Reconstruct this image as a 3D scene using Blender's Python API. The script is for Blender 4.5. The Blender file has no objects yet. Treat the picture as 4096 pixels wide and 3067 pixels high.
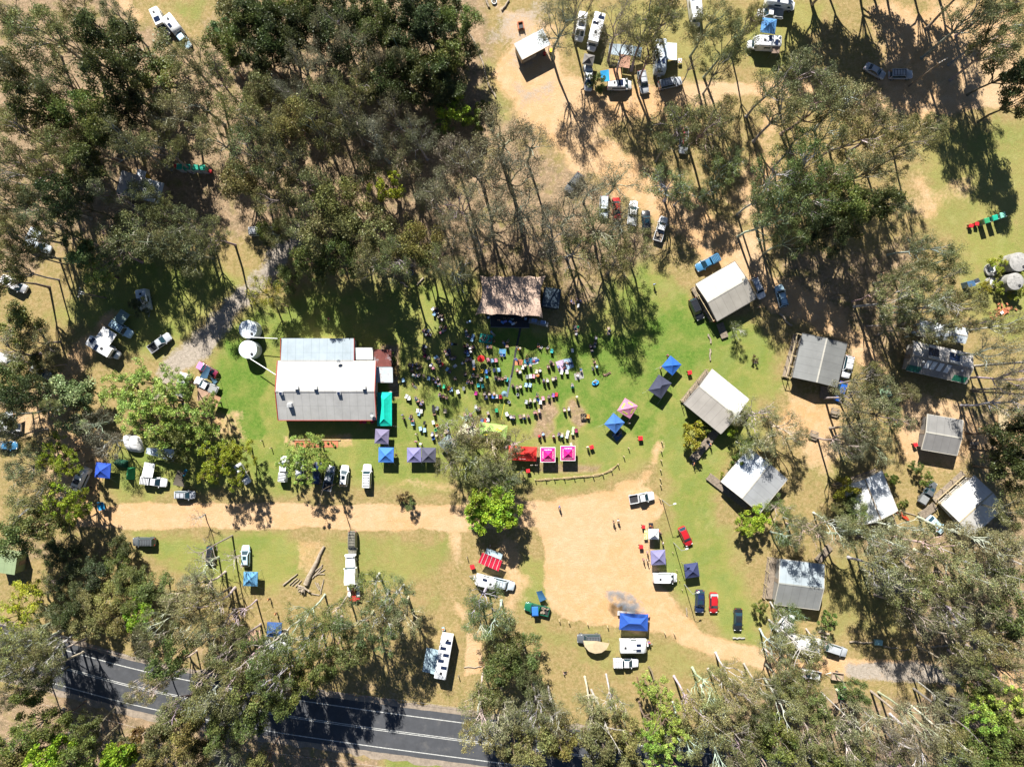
import bpy, math, random
import numpy as np
from mathutils import Vector, Matrix
R = math.radians
SC = bpy.context.scene
COL = SC.collection
# ---------------------------------------------------------------- camera, sky, sun, exposure
CAMH = 142.0
S = 19.2                       # photograph pixels per metre on the ground
cam_d = bpy.data.cameras.new("camera"); cam = bpy.data.objects.new("camera", cam_d); COL.objects.link(cam)
cam.location = (0, 0, CAMH); cam.rotation_euler = (0, 0, 0)
cam_d.sensor_width = 36; cam_d.lens = 18.0 / ((2048 / S) / CAMH)
cam_d.clip_start = 1; cam_d.clip_end = 3000
SC.camera = cam
SHD = (0.335, -1.17)           # shadow offset in metres per metre of height (x right, y up in the picture)
sd = Vector((SHD[0], SHD[1], -1.0)).normalized()
sun_d = bpy.data.lights.new("sun", 'SUN'); sun_d.energy = 5.0; sun_d.angle = R(0.55); sun_d.color = (1.0, 0.96, 0.89)
sun = bpy.data.objects.new("sun", sun_d); COL.objects.link(sun)
sun.rotation_euler = sd.to_track_quat('-Z', 'Y').to_euler()
elev = math.asin(-sd.z); azim = math.atan2(-sd.x, -sd.y)
world = bpy.data.worlds.new("World"); SC.world = world; world.use_nodes = True
wn = world.node_tree; bg = wn.nodes["Background"]; sky = wn.nodes.new("ShaderNodeTexSky")
sky.sky_type = 'NISHITA'; sky.sun_disc = False; sky.sun_elevation = elev; sky.sun_rotation = azim; sky.air_density = .55; sky.dust_density = .1; sky.ozone_density = 1.5
bg.inputs[1].default_value = 0.05
wn.links.new(sky.outputs[0], bg.inputs[0])
SC.view_settings.view_transform = 'Standard'; SC.view_settings.look = 'None'
SC.view_settings.exposure = 1.25; SC.view_settings.gamma = 1.0
SC.cycles.max_bounces = 5; SC.cycles.diffuse_bounces = 1; SC.cycles.transparent_max_bounces = 6
# ---------------------------------------------------------------- measuring
TL = {'00': (0, 0, 2.07), '01': (1000, 0, 2.07), '02': (2000, 0, 2.07), '03': (3000, 0, 2.0182),
      '10': (0, 800, 2.07), '11': (1000, 800, 2.07), '12': (2000, 800, 2.07), '13': (3000, 800, 2.0182),
      '20': (0, 1600, 2.07), '21': (1000, 1600, 2.07), '22': (2000, 1600, 2.07), '23': (3000, 1600, 2.0182),
      '30': (0, 2267, 2.07), '31': (1000, 2267, 2.07), '32': (2000, 2267, 2.07), '33': (3000, 2267, 2.0182),
      'A': (1600, 1190, 5.175), 'B': (1860, 1190, 2.973), 'C': (2140, 1190, 2.973),
      'D': (1600, 1490, 2.973), 'E': (1860, 1490, 2.973), 'F': (2140, 1490, 2.973),
      'f': (0, 0, 1.0), 'v': (0, 0, 0.54), 'H': (1880, 1060, 2.976), 'K': (3580, 1240, 2.976), 'T': (3860, 960, 2.8),
      'G': (440, 1700, 2.38), 'M': (680, 1420, 4.33), 'N': (2400, 150, 3.347), 'U': (2440, 2420, 3.175), 'X': (3040, 2420, 2.38), 'Y': (1840, 2160, 3.967)}
def P(t, x, y, h=0.0):
    ox, oy, sc = TL[t]; k = (CAMH - h) / CAMH
    return Vector(((ox + x / sc - 2048) / S * k, -(oy + y / sc - 1533.5) / S * k))
# ---------------------------------------------------------------- objects
def tag(o, label, cat, group=None, kind=None):
    if label: o['label'] = label
    if cat: o['category'] = cat
    if group: o['group'] = group
    if kind: o['kind'] = kind
    return o
def mobj(name, mesh, parent=None, color=None, loc=(0, 0, 0)):
    o = bpy.data.objects.new(name, mesh); COL.objects.link(o)
    o.location = loc
    if parent is not None: o.parent = parent
    if color is not None: o.color = (color[0], color[1], color[2], 1)
    return o
def empty(name, loc, rz=0, sc=(1, 1, 1)):
    o = bpy.data.objects.new(name, None); COL.objects.link(o)
    o.location = loc; o.rotation_euler = (0, 0, rz); o.scale = sc; o.empty_display_size = 0.5
    return o
class MB:
    def __init__(s): s.v = []; s.f = []
    def add(s, vs, fs):
        b = len(s.v); s.v += [tuple(p) for p in vs]; s.f += [tuple(i + b for i in f) for f in fs]; return s
    def box(s, cx, cy, cz, sx, sy, sz, rz=0, top=1.0, topx=None):
        c, q = math.cos(rz), math.sin(rz); vs = []
        for dz in (-.5, .5):
            kx = (topx if topx is not None else top) if dz > 0 else 1; ky = top if dz > 0 else 1
            for dx, dy in ((-.5, -.5), (.5, -.5), (.5, .5), (-.5, .5)):
                x, y = dx * sx * kx, dy * sy * ky
                vs.append((cx + x * c - y * q, cy + x * q + y * c, cz + dz * sz))
        return s.add(vs, [(3, 2, 1, 0), (4, 5, 6, 7), (0, 1, 5, 4), (1, 2, 6, 5), (2, 3, 7, 6), (3, 0, 4, 7)])
    def prism(s, poly, z0, z1):
        n = len(poly); a = sum(poly[i][0] * poly[(i + 1) % n][1] - poly[(i + 1) % n][0] * poly[i][1] for i in range(n))
        if a < 0: poly = poly[::-1]
        vs = [(x, y, z0) for x, y in poly] + [(x, y, z1) for x, y in poly]
        return s.add(vs, [tuple(range(n))[::-1], tuple(range(n, 2 * n))] + [(i, (i + 1) % n, n + (i + 1) % n, n + i) for i in range(n)])
    def tube(s, pts, rs, n=6, cap=True):
        rings = []
        for i, p in enumerate(pts):
            p = Vector(p); a = Vector(pts[max(i - 1, 0)]); b = Vector(pts[min(i + 1, len(pts) - 1)])
            d = (b - a).normalized() if (b - a).length > 1e-6 else Vector((0, 0, 1))
            u = d.cross(Vector((0, 0, 1)) if abs(d.z) < .9 else Vector((1, 0, 0))).normalized(); w = d.cross(u)
            r = rs[i] if hasattr(rs, '__len__') else rs
            rings.append([p + (u * math.cos(2 * math.pi * k / n) + w * math.sin(2 * math.pi * k / n)) * r for k in range(n)])
        return s.loft(rings, cap)
    def loft(s, rings, cap=True, closed=True):
        n = len(rings[0]); vs = [p for r in rings for p in r]; fs = []
        for i in range(len(rings) - 1):
            for k in range(n if closed else n - 1):
                a, b = i * n + k, i * n + (k + 1) % n
                fs.append((a, b, b + n, a + n))
        if cap: fs += [tuple(range(n))[::-1], tuple(range((len(rings) - 1) * n, len(rings) * n))]
        return s.add(vs, fs)
    def blob(s, cx, cy, cz, rx, ry, rz, nu=8, nv=5, jit=0, rnd=None):
        rings = []
        for j in range(1, nv):
            t = math.pi * j / nv
            rings.append([(cx + rx * math.sin(t) * math.cos(2 * math.pi * k / nu) * (1 + (rnd.uniform(-jit, jit) if rnd else 0)),
                           cy + ry * math.sin(t) * math.sin(2 * math.pi * k / nu) * (1 + (rnd.uniform(-jit, jit) if rnd else 0)), cz - rz * math.cos(t)) for k in range(nu)])
        return s.loft(rings)
    def quad(s, a, b, c, d): return s.add([a, b, c, d], [(0, 1, 2, 3)])
    def sheet(s, a, b, c, d, th=0.02):           # thin slab a-b-c-d with thickness downward
        dn = lambda p: (p[0], p[1], p[2] - th)
        return s.add([a, b, c, d, dn(a), dn(b), dn(c), dn(d)], [(0, 1, 2, 3), (7, 6, 5, 4), (0, 4, 5, 1), (1, 5, 6, 2), (2, 6, 7, 3), (3, 7, 4, 0)])
    def mesh(s, name, mat, smooth=False):
        m = bpy.data.meshes.new(name); m.from_pydata([tuple(map(float, p)) for p in s.v], [], s.f); m.materials.append(mat)
        if smooth:
            m.polygons.foreach_set('use_smooth', [True] * len(m.polygons))
            try: m.set_sharp_from_angle(angle=R(40))
            except Exception: pass
        m.update(); return m
def disc(r, n=14, cx=0, cy=0): return [(cx + r * math.cos(2 * math.pi * k / n), cy + r * math.sin(2 * math.pi * k / n)) for k in range(n)]
# ---------------------------------------------------------------- materials
def mat(name, col=None, rough=.7, metal=0., var=.25, vs=2.0, corr=None, seam=0, spec=.4, coat=0., stain=None, bump=0., vs2=None):
    """col None -> the object's own colour; var = noise variation; corr = (axis, pitch) corrugation bump"""
    m = bpy.data.materials.new(name); m.use_nodes = True; nt = m.node_tree; N = nt.nodes; L = nt.links
    b = N["Principled BSDF"]; b.inputs['Roughness'].default_value = rough; b.inputs['Metallic'].default_value = metal
    b.inputs['Specular IOR Level'].default_value = spec; b.inputs['Coat Weight'].default_value = coat; b.inputs['Coat Roughness'].default_value = .1
    if col is None:
        oi = N.new('ShaderNodeObjectInfo'); src = oi.outputs['Color']
    else:
        rgb = N.new('ShaderNodeRGB'); rgb.outputs[0].default_value = (*col, 1); src = rgb.outputs[0]
    tc = N.new('ShaderNodeTexCoord')
    if var > 0:
        nz = N.new('ShaderNodeTexNoise'); nz.inputs['Scale'].default_value = vs; nz.inputs['Detail'].default_value = 6; nz.inputs['Roughness'].default_value = .65
        L.new(tc.outputs['Object'], nz.inputs['Vector'])
        mr = N.new('ShaderNodeMapRange'); mr.inputs[1].default_value = .3; mr.inputs[2].default_value = .7; mr.inputs[3].default_value = 1 - var; mr.inputs[4].default_value = 1 + var * .5
        L.new(nz.outputs[0], mr.inputs[0])
        mx = N.new('ShaderNodeVectorMath'); mx.operation = 'SCALE'; L.new(src, mx.inputs[0]); L.new(mr.outputs[0], mx.inputs['Scale']); src = mx.outputs[0]
    if seam:
        sp = N.new('ShaderNodeSeparateXYZ'); L.new(tc.outputs['Object'], sp.inputs[0]); last = None
        for ax, pitch, wd_ in (('X', seam, .07), ('Y', 2.7, .05)):
            d = N.new('ShaderNodeMath'); d.operation = 'PINGPONG'; L.new(sp.outputs[ax], d.inputs[0]); d.inputs[1].default_value = pitch
            g = N.new('ShaderNodeMapRange'); g.inputs[2].default_value = wd_; g.inputs[3].default_value = .72; g.inputs[4].default_value = 1.0; L.new(d.outputs[0], g.inputs[0])
            q = N.new('ShaderNodeVectorMath'); q.operation = 'SCALE'; L.new(src, q.inputs[0]); L.new(g.outputs[0], q.inputs['Scale']); src = q.outputs[0]
    if stain:
        n2 = N.new('ShaderNodeTexNoise'); n2.inputs['Scale'].default_value = stain[1]; n2.inputs['Detail'].default_value = 8; n2.inputs['Roughness'].default_value = .7
        L.new(tc.outputs['Object'], n2.inputs['Vector'])
        m2 = N.new('ShaderNodeMapRange'); m2.inputs[1].default_value = stain[2]; m2.inputs[2].default_value = stain[2] + .12; m2.inputs[4].default_value = stain[3]
        L.new(n2.outputs[0], m2.inputs[0])
        mm = N.new('ShaderNodeMix'); mm.data_type = 'RGBA'; mm.inputs[7].default_value = (*stain[0], 1)
        L.new(m2.outputs[0], mm.inputs[0]); L.new(src, mm.inputs[6]); src = mm.outputs[2]
    L.new(src, b.inputs['Base Color'])
    if corr or bump:
        bp = N.new('ShaderNodeBump')
        if corr:
            w = N.new('ShaderNodeTexWave'); w.bands_direction = corr[0]; w.inputs['Scale'].default_value = .314 / corr[1]; w.inputs['Distortion'].default_value = 0
            L.new(tc.outputs['Object'], w.inputs['Vector']); L.new(w.outputs[1], bp.inputs['Height']); bp.inputs['Strength'].default_value = .45; bp.inputs['Distance'].default_value = .04
        else:
            n3 = N.new('ShaderNodeTexNoise'); n3.inputs['Scale'].default_value = vs2 or vs * 2; n3.inputs['Detail'].default_value = 5
            L.new(tc.outputs['Object'], n3.inputs['Vector']); L.new(n3.outputs[0], bp.inputs['Height']); bp.inputs['Strength'].default_value = bump; bp.inputs['Distance'].default_value = .1
        L.new(bp.outputs[0], b.inputs['Normal'])
    return m
M = {}
M['paint'] = mat('car_paint', None, .32, 0, .12, 1.2, spec=.5, coat=.5)
M['glass'] = mat('dark_glass', (.015, .04, .055), .08, 0, 0, spec=.8)
M['tyre'] = mat('tyre_rubber', (.02, .02, .02), .85, 0, .2, 4)
M['rim'] = mat('wheel_metal', (.45, .45, .46), .35, .8, .1, 4)
M['lamp'] = mat('lamp_lens', (.7, .7, .68), .2, 0, 0)
M['tail'] = mat('tail_lens', (.5, .02, .02), .3, 0, 0)
M['trim'] = mat('black_trim', (.03, .03, .033), .6, 0, .2, 5)
M['metal'] = mat('galvanised_metal', (.42, .43, .43), .45, .5, .2, 3)
M['white'] = mat('white_panel', (.78, .79, .78), .45, 0, .08, 1.5)
M['solar'] = mat('solar_cell', (.012, .02, .05), .12, 0, .1, 3, spec=.8)
M['fabric'] = mat('woven_fabric', None, .85, 0, .18, 1.5, bump=.35, vs2=1.6)
M['plastic'] = mat('coloured_plastic', None, .5, 0, .08, 3)
M['cloth'] = mat('clothing', None, .9, 0, .3, 7)
M['skin'] = mat('skin', (.48, .27, .18), .6, 0, .08, 8)
M['hair'] = mat('hair', None, .7, 0, .3, 20)
M['roofx'] = mat('corrugated_roof', None, .42, .1, .16, .35, seam=.8, corr=('X', .2), stain=((.30, .27, .24), .9, .60, .35), spec=.5)
M['roofrust'] = mat('rusted_corrugated_roof', (.18, .055, .045), .75, .1, .35, .8, corr=('X', .2), stain=((.36, .40, .43), .5, .50, .8))
M['roofmix'] = mat('patchy_iron_roof', (.52, .58, .62), .5, .1, .2, .8, corr=('X', .2), stain=((.30, .12, .05), .8, .54, .8))
M['wall'] = mat('painted_wall', None, .75, 0, .15, 1.2, bump=.1)
M['timber'] = mat('weathered_timber', (.25, .20, .15), .85, 0, .4, 2.2, bump=.4)
M['timber2'] = mat('new_timber', (.48, .38, .22), .8, 0, .3, 2.2)
M['concrete'] = mat('concrete', (.34, .33, .31), .85, 0, .35, 1.1, stain=((.10, .10, .095), 1.2, .52, .7), bump=.3)
M['bark'] = mat('tree_bark', None, .85, 0, .45, 1.4, bump=.6)
M['log'] = mat('cut_log', (.33, .27, .20), .85, 0, .45, 1.8, bump=.7)
M['straw'] = mat('straw', (.27, .205, .10), .9, 0, .4, 4, bump=.8)
M['brick'] = mat('red_brick', (.45, .16, .08), .85, 0, .35, 3, bump=.4)
M['water'] = mat('tank_water', (.02, .03, .03), .1, 0, 0)
M['paintline'] = mat('road_paint', (.5, .5, .47), .7, 0, .45, 2.5)
M['asphalt'] = mat('asphalt', (.06, .063, .07), .85, 0, .22, .6, stain=((.12, .115, .11), .35, .55, .5), bump=.2, vs2=8)
def leafmat():
    m = bpy.data.materials.new('foliage'); m.use_nodes = True; nt = m.node_tree; N = nt.nodes; L = nt.links
    b = N["Principled BSDF"]; b.inputs['Roughness'].default_value = .5; b.inputs['Specular IOR Level'].default_value = .45
    oi = N.new('ShaderNodeObjectInfo'); at = N.new('ShaderNodeAttribute'); at.attribute_name = 'tone'
    v = N.new('ShaderNodeVectorMath'); v.operation = 'SCALE'; L.new(oi.outputs['Color'], v.inputs[0]); L.new(at.outputs['Fac'], v.inputs['Scale'])
    hs = N.new('ShaderNodeHueSaturation'); L.new(v.outputs[0], hs.inputs['Color'])
    a2 = N.new('ShaderNodeAttribute'); a2.attribute_name = 'hue'; L.new(a2.outputs['Fac'], hs.inputs['Hue'])
    L.new(hs.outputs[0], b.inputs['Base Color'])
    tr = N.new('ShaderNodeBsdfTranslucent'); L.new(hs.outputs[0], tr.inputs[0])
    mx = N.new('ShaderNodeMixShader'); mx.inputs[0].default_value = .3
    L.new(b.outputs[0], mx.inputs[1]); L.new(tr.outputs[0], mx.inputs[2]); L.new(mx.outputs[0], N['Material Output'].inputs[0])
    return m
M['leaf'] = leafmat()
# ---------------------------------------------------------------- automatic labels: say which one by the nearest landmark
LM = {'site': [], 'crowd': []}
pending = []
def landmark(name, p, sets='site'):
    for s_ in sets.split(): LM[s_].append((name, Vector((p[0], p[1]))))
def later(o, desc, p, sets='site'): pending.append((o, desc, Vector((p[0], p[1])), sets))
ORD = ['closest', 'second closest', 'third closest', 'fourth closest', 'fifth closest', 'sixth closest', 'seventh closest', 'eighth closest', 'ninth closest', 'tenth closest', 'eleventh closest', 'twelfth closest', 'thirteenth closest'] + [w + ' closest' for w in ('fourteenth', 'fifteenth', 'sixteenth', 'seventeenth', 'eighteenth', 'nineteenth', 'twentieth', 'farthest')]
def finish_labels():
    groups = {}
    for o, desc, p, sets in pending:
        best = min(LM[sets], key=lambda l: (l[1] - p).length)
        d = p - best[1]
        if d.length < .6: w = 'at'
        elif abs(d.x) > abs(d.y): w = 'right of' if d.x > 0 else 'left of'
        else: w = 'above' if d.y > 0 else 'below'
        groups.setdefault((desc, best[0], w), []).append((d.length, o))
    for (desc, ln, w), lst in groups.items():
        lst.sort(key=lambda t: t[0])
        for i, (_, o) in enumerate(lst):
            o['label'] = f"{desc}, {w} the {ln}" if len(lst) == 1 else f"{desc}, {ORD[min(i, 20)]} {w} the {ln}"
# ---------------------------------------------------------------- ground
def vnoise(x, y, seed):
    rs = np.random.RandomState(seed); g = rs.rand(64, 64)
    xi = np.floor(x).astype(int); yi = np.floor(y).astype(int); fx = x - xi; fy = y - yi
    fx = fx * fx * (3 - 2 * fx); fy = fy * fy * (3 - 2 * fy)
    a = g[xi % 64, yi % 64]; b = g[(xi + 1) % 64, yi % 64]; c = g[xi % 64, (yi + 1) % 64]; d = g[(xi + 1) % 64, (yi + 1) % 64]
    return (a * (1 - fx) + b * fx) * (1 - fy) + (c * (1 - fx) + d * fx) * fy
def fbm(x, y, seed, o=4):
    s = 0; a = .5
    for i in range(o): s = s + a * vnoise(x * 2 ** i + 7.3 * i, y * 2 ** i + 3.1 * i, seed + i); a *= .5
    return s
def poly_sd(X, Y, pts):               # signed distance (positive inside) in overview units
    n = len(pts); ins = np.zeros(X.shape, bool); dmin = np.full(X.shape, 1e9)
    for i in range(n):
        x0, y0 = pts[i]; x1, y1 = pts[(i + 1) % n]
        if y1 != y0: ins ^= ((y0 > Y) != (y1 > Y)) & (X < (x1 - x0) * (Y - y0) / (y1 - y0) + x0)
        t = np.clip(((X - x0) * (x1 - x0) + (Y - y0) * (y1 - y0)) / ((x1 - x0) ** 2 + (y1 - y0) ** 2 + 1e-9), 0, 1)
        dmin = np.minimum(dmin, np.hypot(X - x0 - t * (x1 - x0), Y - y0 - t * (y1 - y0)))
    return np.where(ins, dmin, -dmin)
def stroke_sd(X, Y, pts):
    best = np.full(X.shape, -1e9)
    for (x0, y0, w0), (x1, y1, w1) in zip(pts, pts[1:]):
        t = np.clip(((X - x0) * (x1 - x0) + (Y - y0) * (y1 - y0)) / ((x1 - x0) ** 2 + (y1 - y0) ** 2 + 1e-9), 0, 1)
        best = np.maximum(best, (w0 + (w1 - w0) * t) - np.hypot(X - x0 - t * (x1 - x0), Y - y0 - t * (y1 - y0)))
    return best
G_GREEN = [
 ('p', [(480,710),(560,650),(700,600),(860,610),(960,560),(1040,600),(1040,690),(1250,700),(1300,600),(1380,560),(1440,590),(1500,690),(1600,700),(1700,740),(1690,860),(1640,880),(1650,960),(1560,1010),(1560,1100),(1600,1180),(1640,1300),(1650,1400),(1560,1390),(1470,1310),(1440,1230),(1430,1140),(1440,1060),(1400,1010),(1300,1040),(1150,1060),(900,1060),(600,1070),(440,1080),(250,1080),(200,1000),(250,940),(420,900),(480,840)], 30, 1.0),
 ('p', [(480,730),(590,700),(600,960),(500,960),(440,880)], 20, 1.25),
 ('p', [(1040,700),(1300,700),(1480,650),(1620,700),(1560,780),(1480,850),(1440,960),(1280,960),(1050,900)], 30, 1.2),
 ('p', [(1440,1050),(1540,1110),(1620,1300),(1640,1390),(1540,1370),(1470,1290),(1450,1180)], 20, .8),
 ('p', [(290,1150),(620,1155),(680,1180),(640,1260),(560,1290),(300,1200)], 20, .95),
 ('p', [(700,1160),(990,1155),(960,1230),(960,1300),(880,1270),(720,1280)], 25, .75),
 ('p', [(380,0),(450,0),(420,60),(330,30)], 20, .7),
 ('p', [(250,550),(500,560),(560,600),(520,640),(400,720),(330,760),(200,750),(110,680),(170,620)], 30, .95),
 ('p', [(1580,20),(1800,0),(1720,160),(1600,180)], 25, .7), ('p', [(1460,0),(1760,0),(1680,170),(1560,180),(1300,180),(1220,120),(1220,0)], 25, .55),
 ('p', [(1990,300),(2060,250),(2212,240),(2400,240),(2400,700),(2212,760),(2080,700),(2060,560),(1990,480)], 30, .72),
 ('p', [(2080,470),(2300,470),(2300,780),(2100,700)], 30, .85),
 ('p', [(1030,130),(1100,130),(1130,230),(1060,280)], 20, .6),
 ('p', [(1130,1340),(1330,1350),(1480,1390),(1560,1440),(1450,1470),(1200,1430)], 25, .55),
 ('p', [(1100,1200),(1190,1190),(1190,1330),(1110,1320)], 15, .8),
 ('p', [(1480,700),(1640,680),(1700,760),(1600,850),(1480,800)], 20, 1.0),
 ('p', [(1800,1150),(1960,1180),(1960,1380),(1780,1380),(1740,1270)], 30, .5),
 ('p', [(1700,880),(1900,940),(1860,1080),(1720,1060)], 40, .5),
 ('p', [(1900,1640),(2300,1640),(2300,1700),(1900,1700)], 20, .4), ('p', [(830,1625),(1180,1645),(1180,1700),(830,1700)], 10, .9),
]
G_DIRT = [
 ('s', [(150,1120,20),(260,1115,26),(440,1112,30),(600,1112,27),(900,1118,28),(1010,1118,28),(1190,1110,30)], 6, 1.1),
 ('p', [(1170,1085),(1280,1068),(1400,1052),(1440,1100),(1405,1130),(1400,1200),(1430,1270),(1470,1310),(1520,1360),(1600,1398),(1690,1415),(1690,1450),(1570,1425),(1500,1400),(1440,1370),(1330,1352),(1210,1340),(1180,1290),(1172,1200),(1160,1130)], 9, 1.1),
 ('s', [(1340,1060,18),(1390,1040,16),(1415,1000,12),(1420,960,6)], 12, .8),
 ('s', [(1500,1370,14),(1580,1405,20),(1700,1432,20),(1900,1445,22),(2060,1455,22),(2300,1480,24)], 6, 1.0),
 ('s', [(1400,205,10),(1560,190,16),(1700,190,18),(1830,210,18),(1960,230,22),(2100,215,26),(2300,200,30)], 8, 1.0),
 ('p', [(1060,0),(1130,20),(1200,60),(1220,150),(1290,190),(1560,180),(1560,215),(1360,260),(1300,290),(1420,370),(1540,450),(1640,520),(1690,600),(1800,660),(1900,740),(1950,830),(1900,850),(1830,740),(1700,700),(1620,620),(1520,560),(1420,480),(1330,420),(1240,360),(1180,310),(1110,240),(1060,180),(1100,90)], 18, .95),
 ('p', [(1640,200),(1700,200),(1690,400),(1660,500),(1600,480),(1560,420),(1640,330)], 25, .7),
 ('p', [(1880,20),(2060,0),(2200,0),(2212,220),(1980,260),(1900,180)], 25, .75),
 ('p', [(1700,850),(1810,860),(1830,960),(1790,1040),(1720,990),(1680,930)], 25, .75),
 ('p', [(1930,830),(2080,850),(2110,900),(2212,900),(2200,1000),(1980,1010),(1930,960)], 20, .75),
 ('s', [(240,680,18),(190,740,20),(150,800,18),(110,860,22)], 14, .7),
 ('p', [(140,920),(240,960),(220,1040),(200,1110),(120,1110),(90,1000)], 20, .8),
 ('p', [(0,860),(160,820),(170,900),(60,930),(0,930)], 20, .7), ('p', [(440,880),(530,880),(530,950),(460,960)], 14, .6),
 ('p', [(1008,1365),(1040,1362),(1042,1450),(1005,1455)], 6, .9), ('s', [(985,1160,14),(990,1220,12),(960,1260,10),(1000,1330,12)], 10, .7),
 ('p', [(640,1160),(700,1160),(690,1240),(640,1230)], 10, .55), ('s', [(820,1060,6),(880,1040,8),(980,1050,14)], 10, .5),
 ('s', [(2080,400,20),(1990,440,25)], 20, .5), ('s', [(1990,400,18),(2010,460,14)], 18, .7),
 ('s', [(1000,1080,10),(1080,1090,30),(1170,1130,30)], 14, .6), ('s', [(1090,1180,24),(1120,1260,26),(1100,1310,20)], 12, .7),
 ('s', [(270,0,16),(300,40,10)], 10, .8), ('p', [(610,938),(760,938),(765,965),(610,965)], 5, .6), ('p', [(1620,860),(1640,770),(1690,770),(1660,880)], 30, .3),
]
G_LITTER = [
 ('p', [(-100,-100),(270,-100),(300,60),(420,80),(520,0),(1060,-60),(1060,180),(1120,250),(1200,330),(1330,420),(1420,500),(1380,590),(1240,600),(1040,590),(820,600),(620,560),(420,490),(120,540),(0,620),(-100,640)], 40, 1.0),
 ('p', [(-100,1500),(100,1500),(600,1590),(820,1640),(820,1760),(-100,1760)], 20, 1.0),
 ('p', [(1560,1500),(1800,1490),(2300,1500),(2300,1760),(1400,1760),(1300,1640),(1500,1600)], 30, .8),
 ('p', [(1750,1130),(2300,1100),(2300,1440),(1960,1440),(1960,1260),(1780,1200)], 30, .7),
 ('p', [(1790,520),(1990,520),(1990,760),(1900,800),(1780,700),(1640,560)], 40, .7), ('p', [(1960,880),(2300,800),(2300,1120),(2100,1060)], 40, .6),
 ('s', [(0,1180,30),(240,1190,10),(420,1180,6)], 20, .6), ('s', [(330,1390,30),(520,1440,30),(900,1500,10)], 20, .5), ('s', [(1240,620,30),(1330,640,40)], 20, .8),
]
G_MULCH = [('p', [(1165,870),(1195,865),(1205,890),(1192,905),(1195,925),(1180,945),(1150,942),(1160,905)], 7, .85), ('p', [(1228,868),(1240,862),(1262,885),(1272,910),(1250,925),(1235,905)], 7, .85),
 ('p', [(1155,1003),(1220,1000),(1300,1003),(1290,1022),(1150,1022)], 8, .7), ('p', [(1160,960),(1180,960),(1178,1010),(1150,1010)], 8, .6), ('s', [(1238,945,5),(1242,985,7)], 8, .6), ('p', [(820,745),(860,745),(862,860),(846,860)], 4, .9)]
G_GREY = [('s', [(650,500,20),(580,590,24),(500,660,20),(430,750,20),(370,800,16),(330,860,12)], 12, 1.0), ('s', [(1840,1448,20),(1960,1452,22),(2070,1460,22)], 6, .8),
          ('p', [(1100,170),(1150,190),(1200,170),(1180,220),(1120,240)], 14, .5), ('p', [(1050,0),(1180,0),(1200,110),(1130,150),(1060,90)], 25, .5)]
def evalset(lst, X, Y, wob):
    w = np.zeros(X.shape)
    for k, pts, soft, amt in lst:
        d = (poly_sd(X, Y, pts) if k == 'p' else stroke_sd(X, Y, pts)) + wob * min(soft, 26) * 1.3
        w = np.maximum(w, amt * np.clip(.5 + d / (2 * soft), 0, 1))
    return w
def gfields(x, y):                     # world metres -> weights
    px = (x * S + 2048) * .54; py = (-y * S + 1533.5) * .54
    wob = (fbm(x / 6 + 40, y / 6 + 40, 3) - .47) * 2.4 + (fbm(x / 1.6 + 90, y / 1.6 + 90, 13, 3) - .44) * 1.2
    mu = evalset(G_MULCH, px, py, wob * .8)
    return evalset(G_GREEN, px, py, wob) * np.clip(1.15 - mu * 1.4, 0, 1), evalset(G_DIRT, px, py, wob), np.maximum(evalset(G_LITTER, px, py, wob), mu), evalset(G_GREY, px, py, wob)
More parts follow.
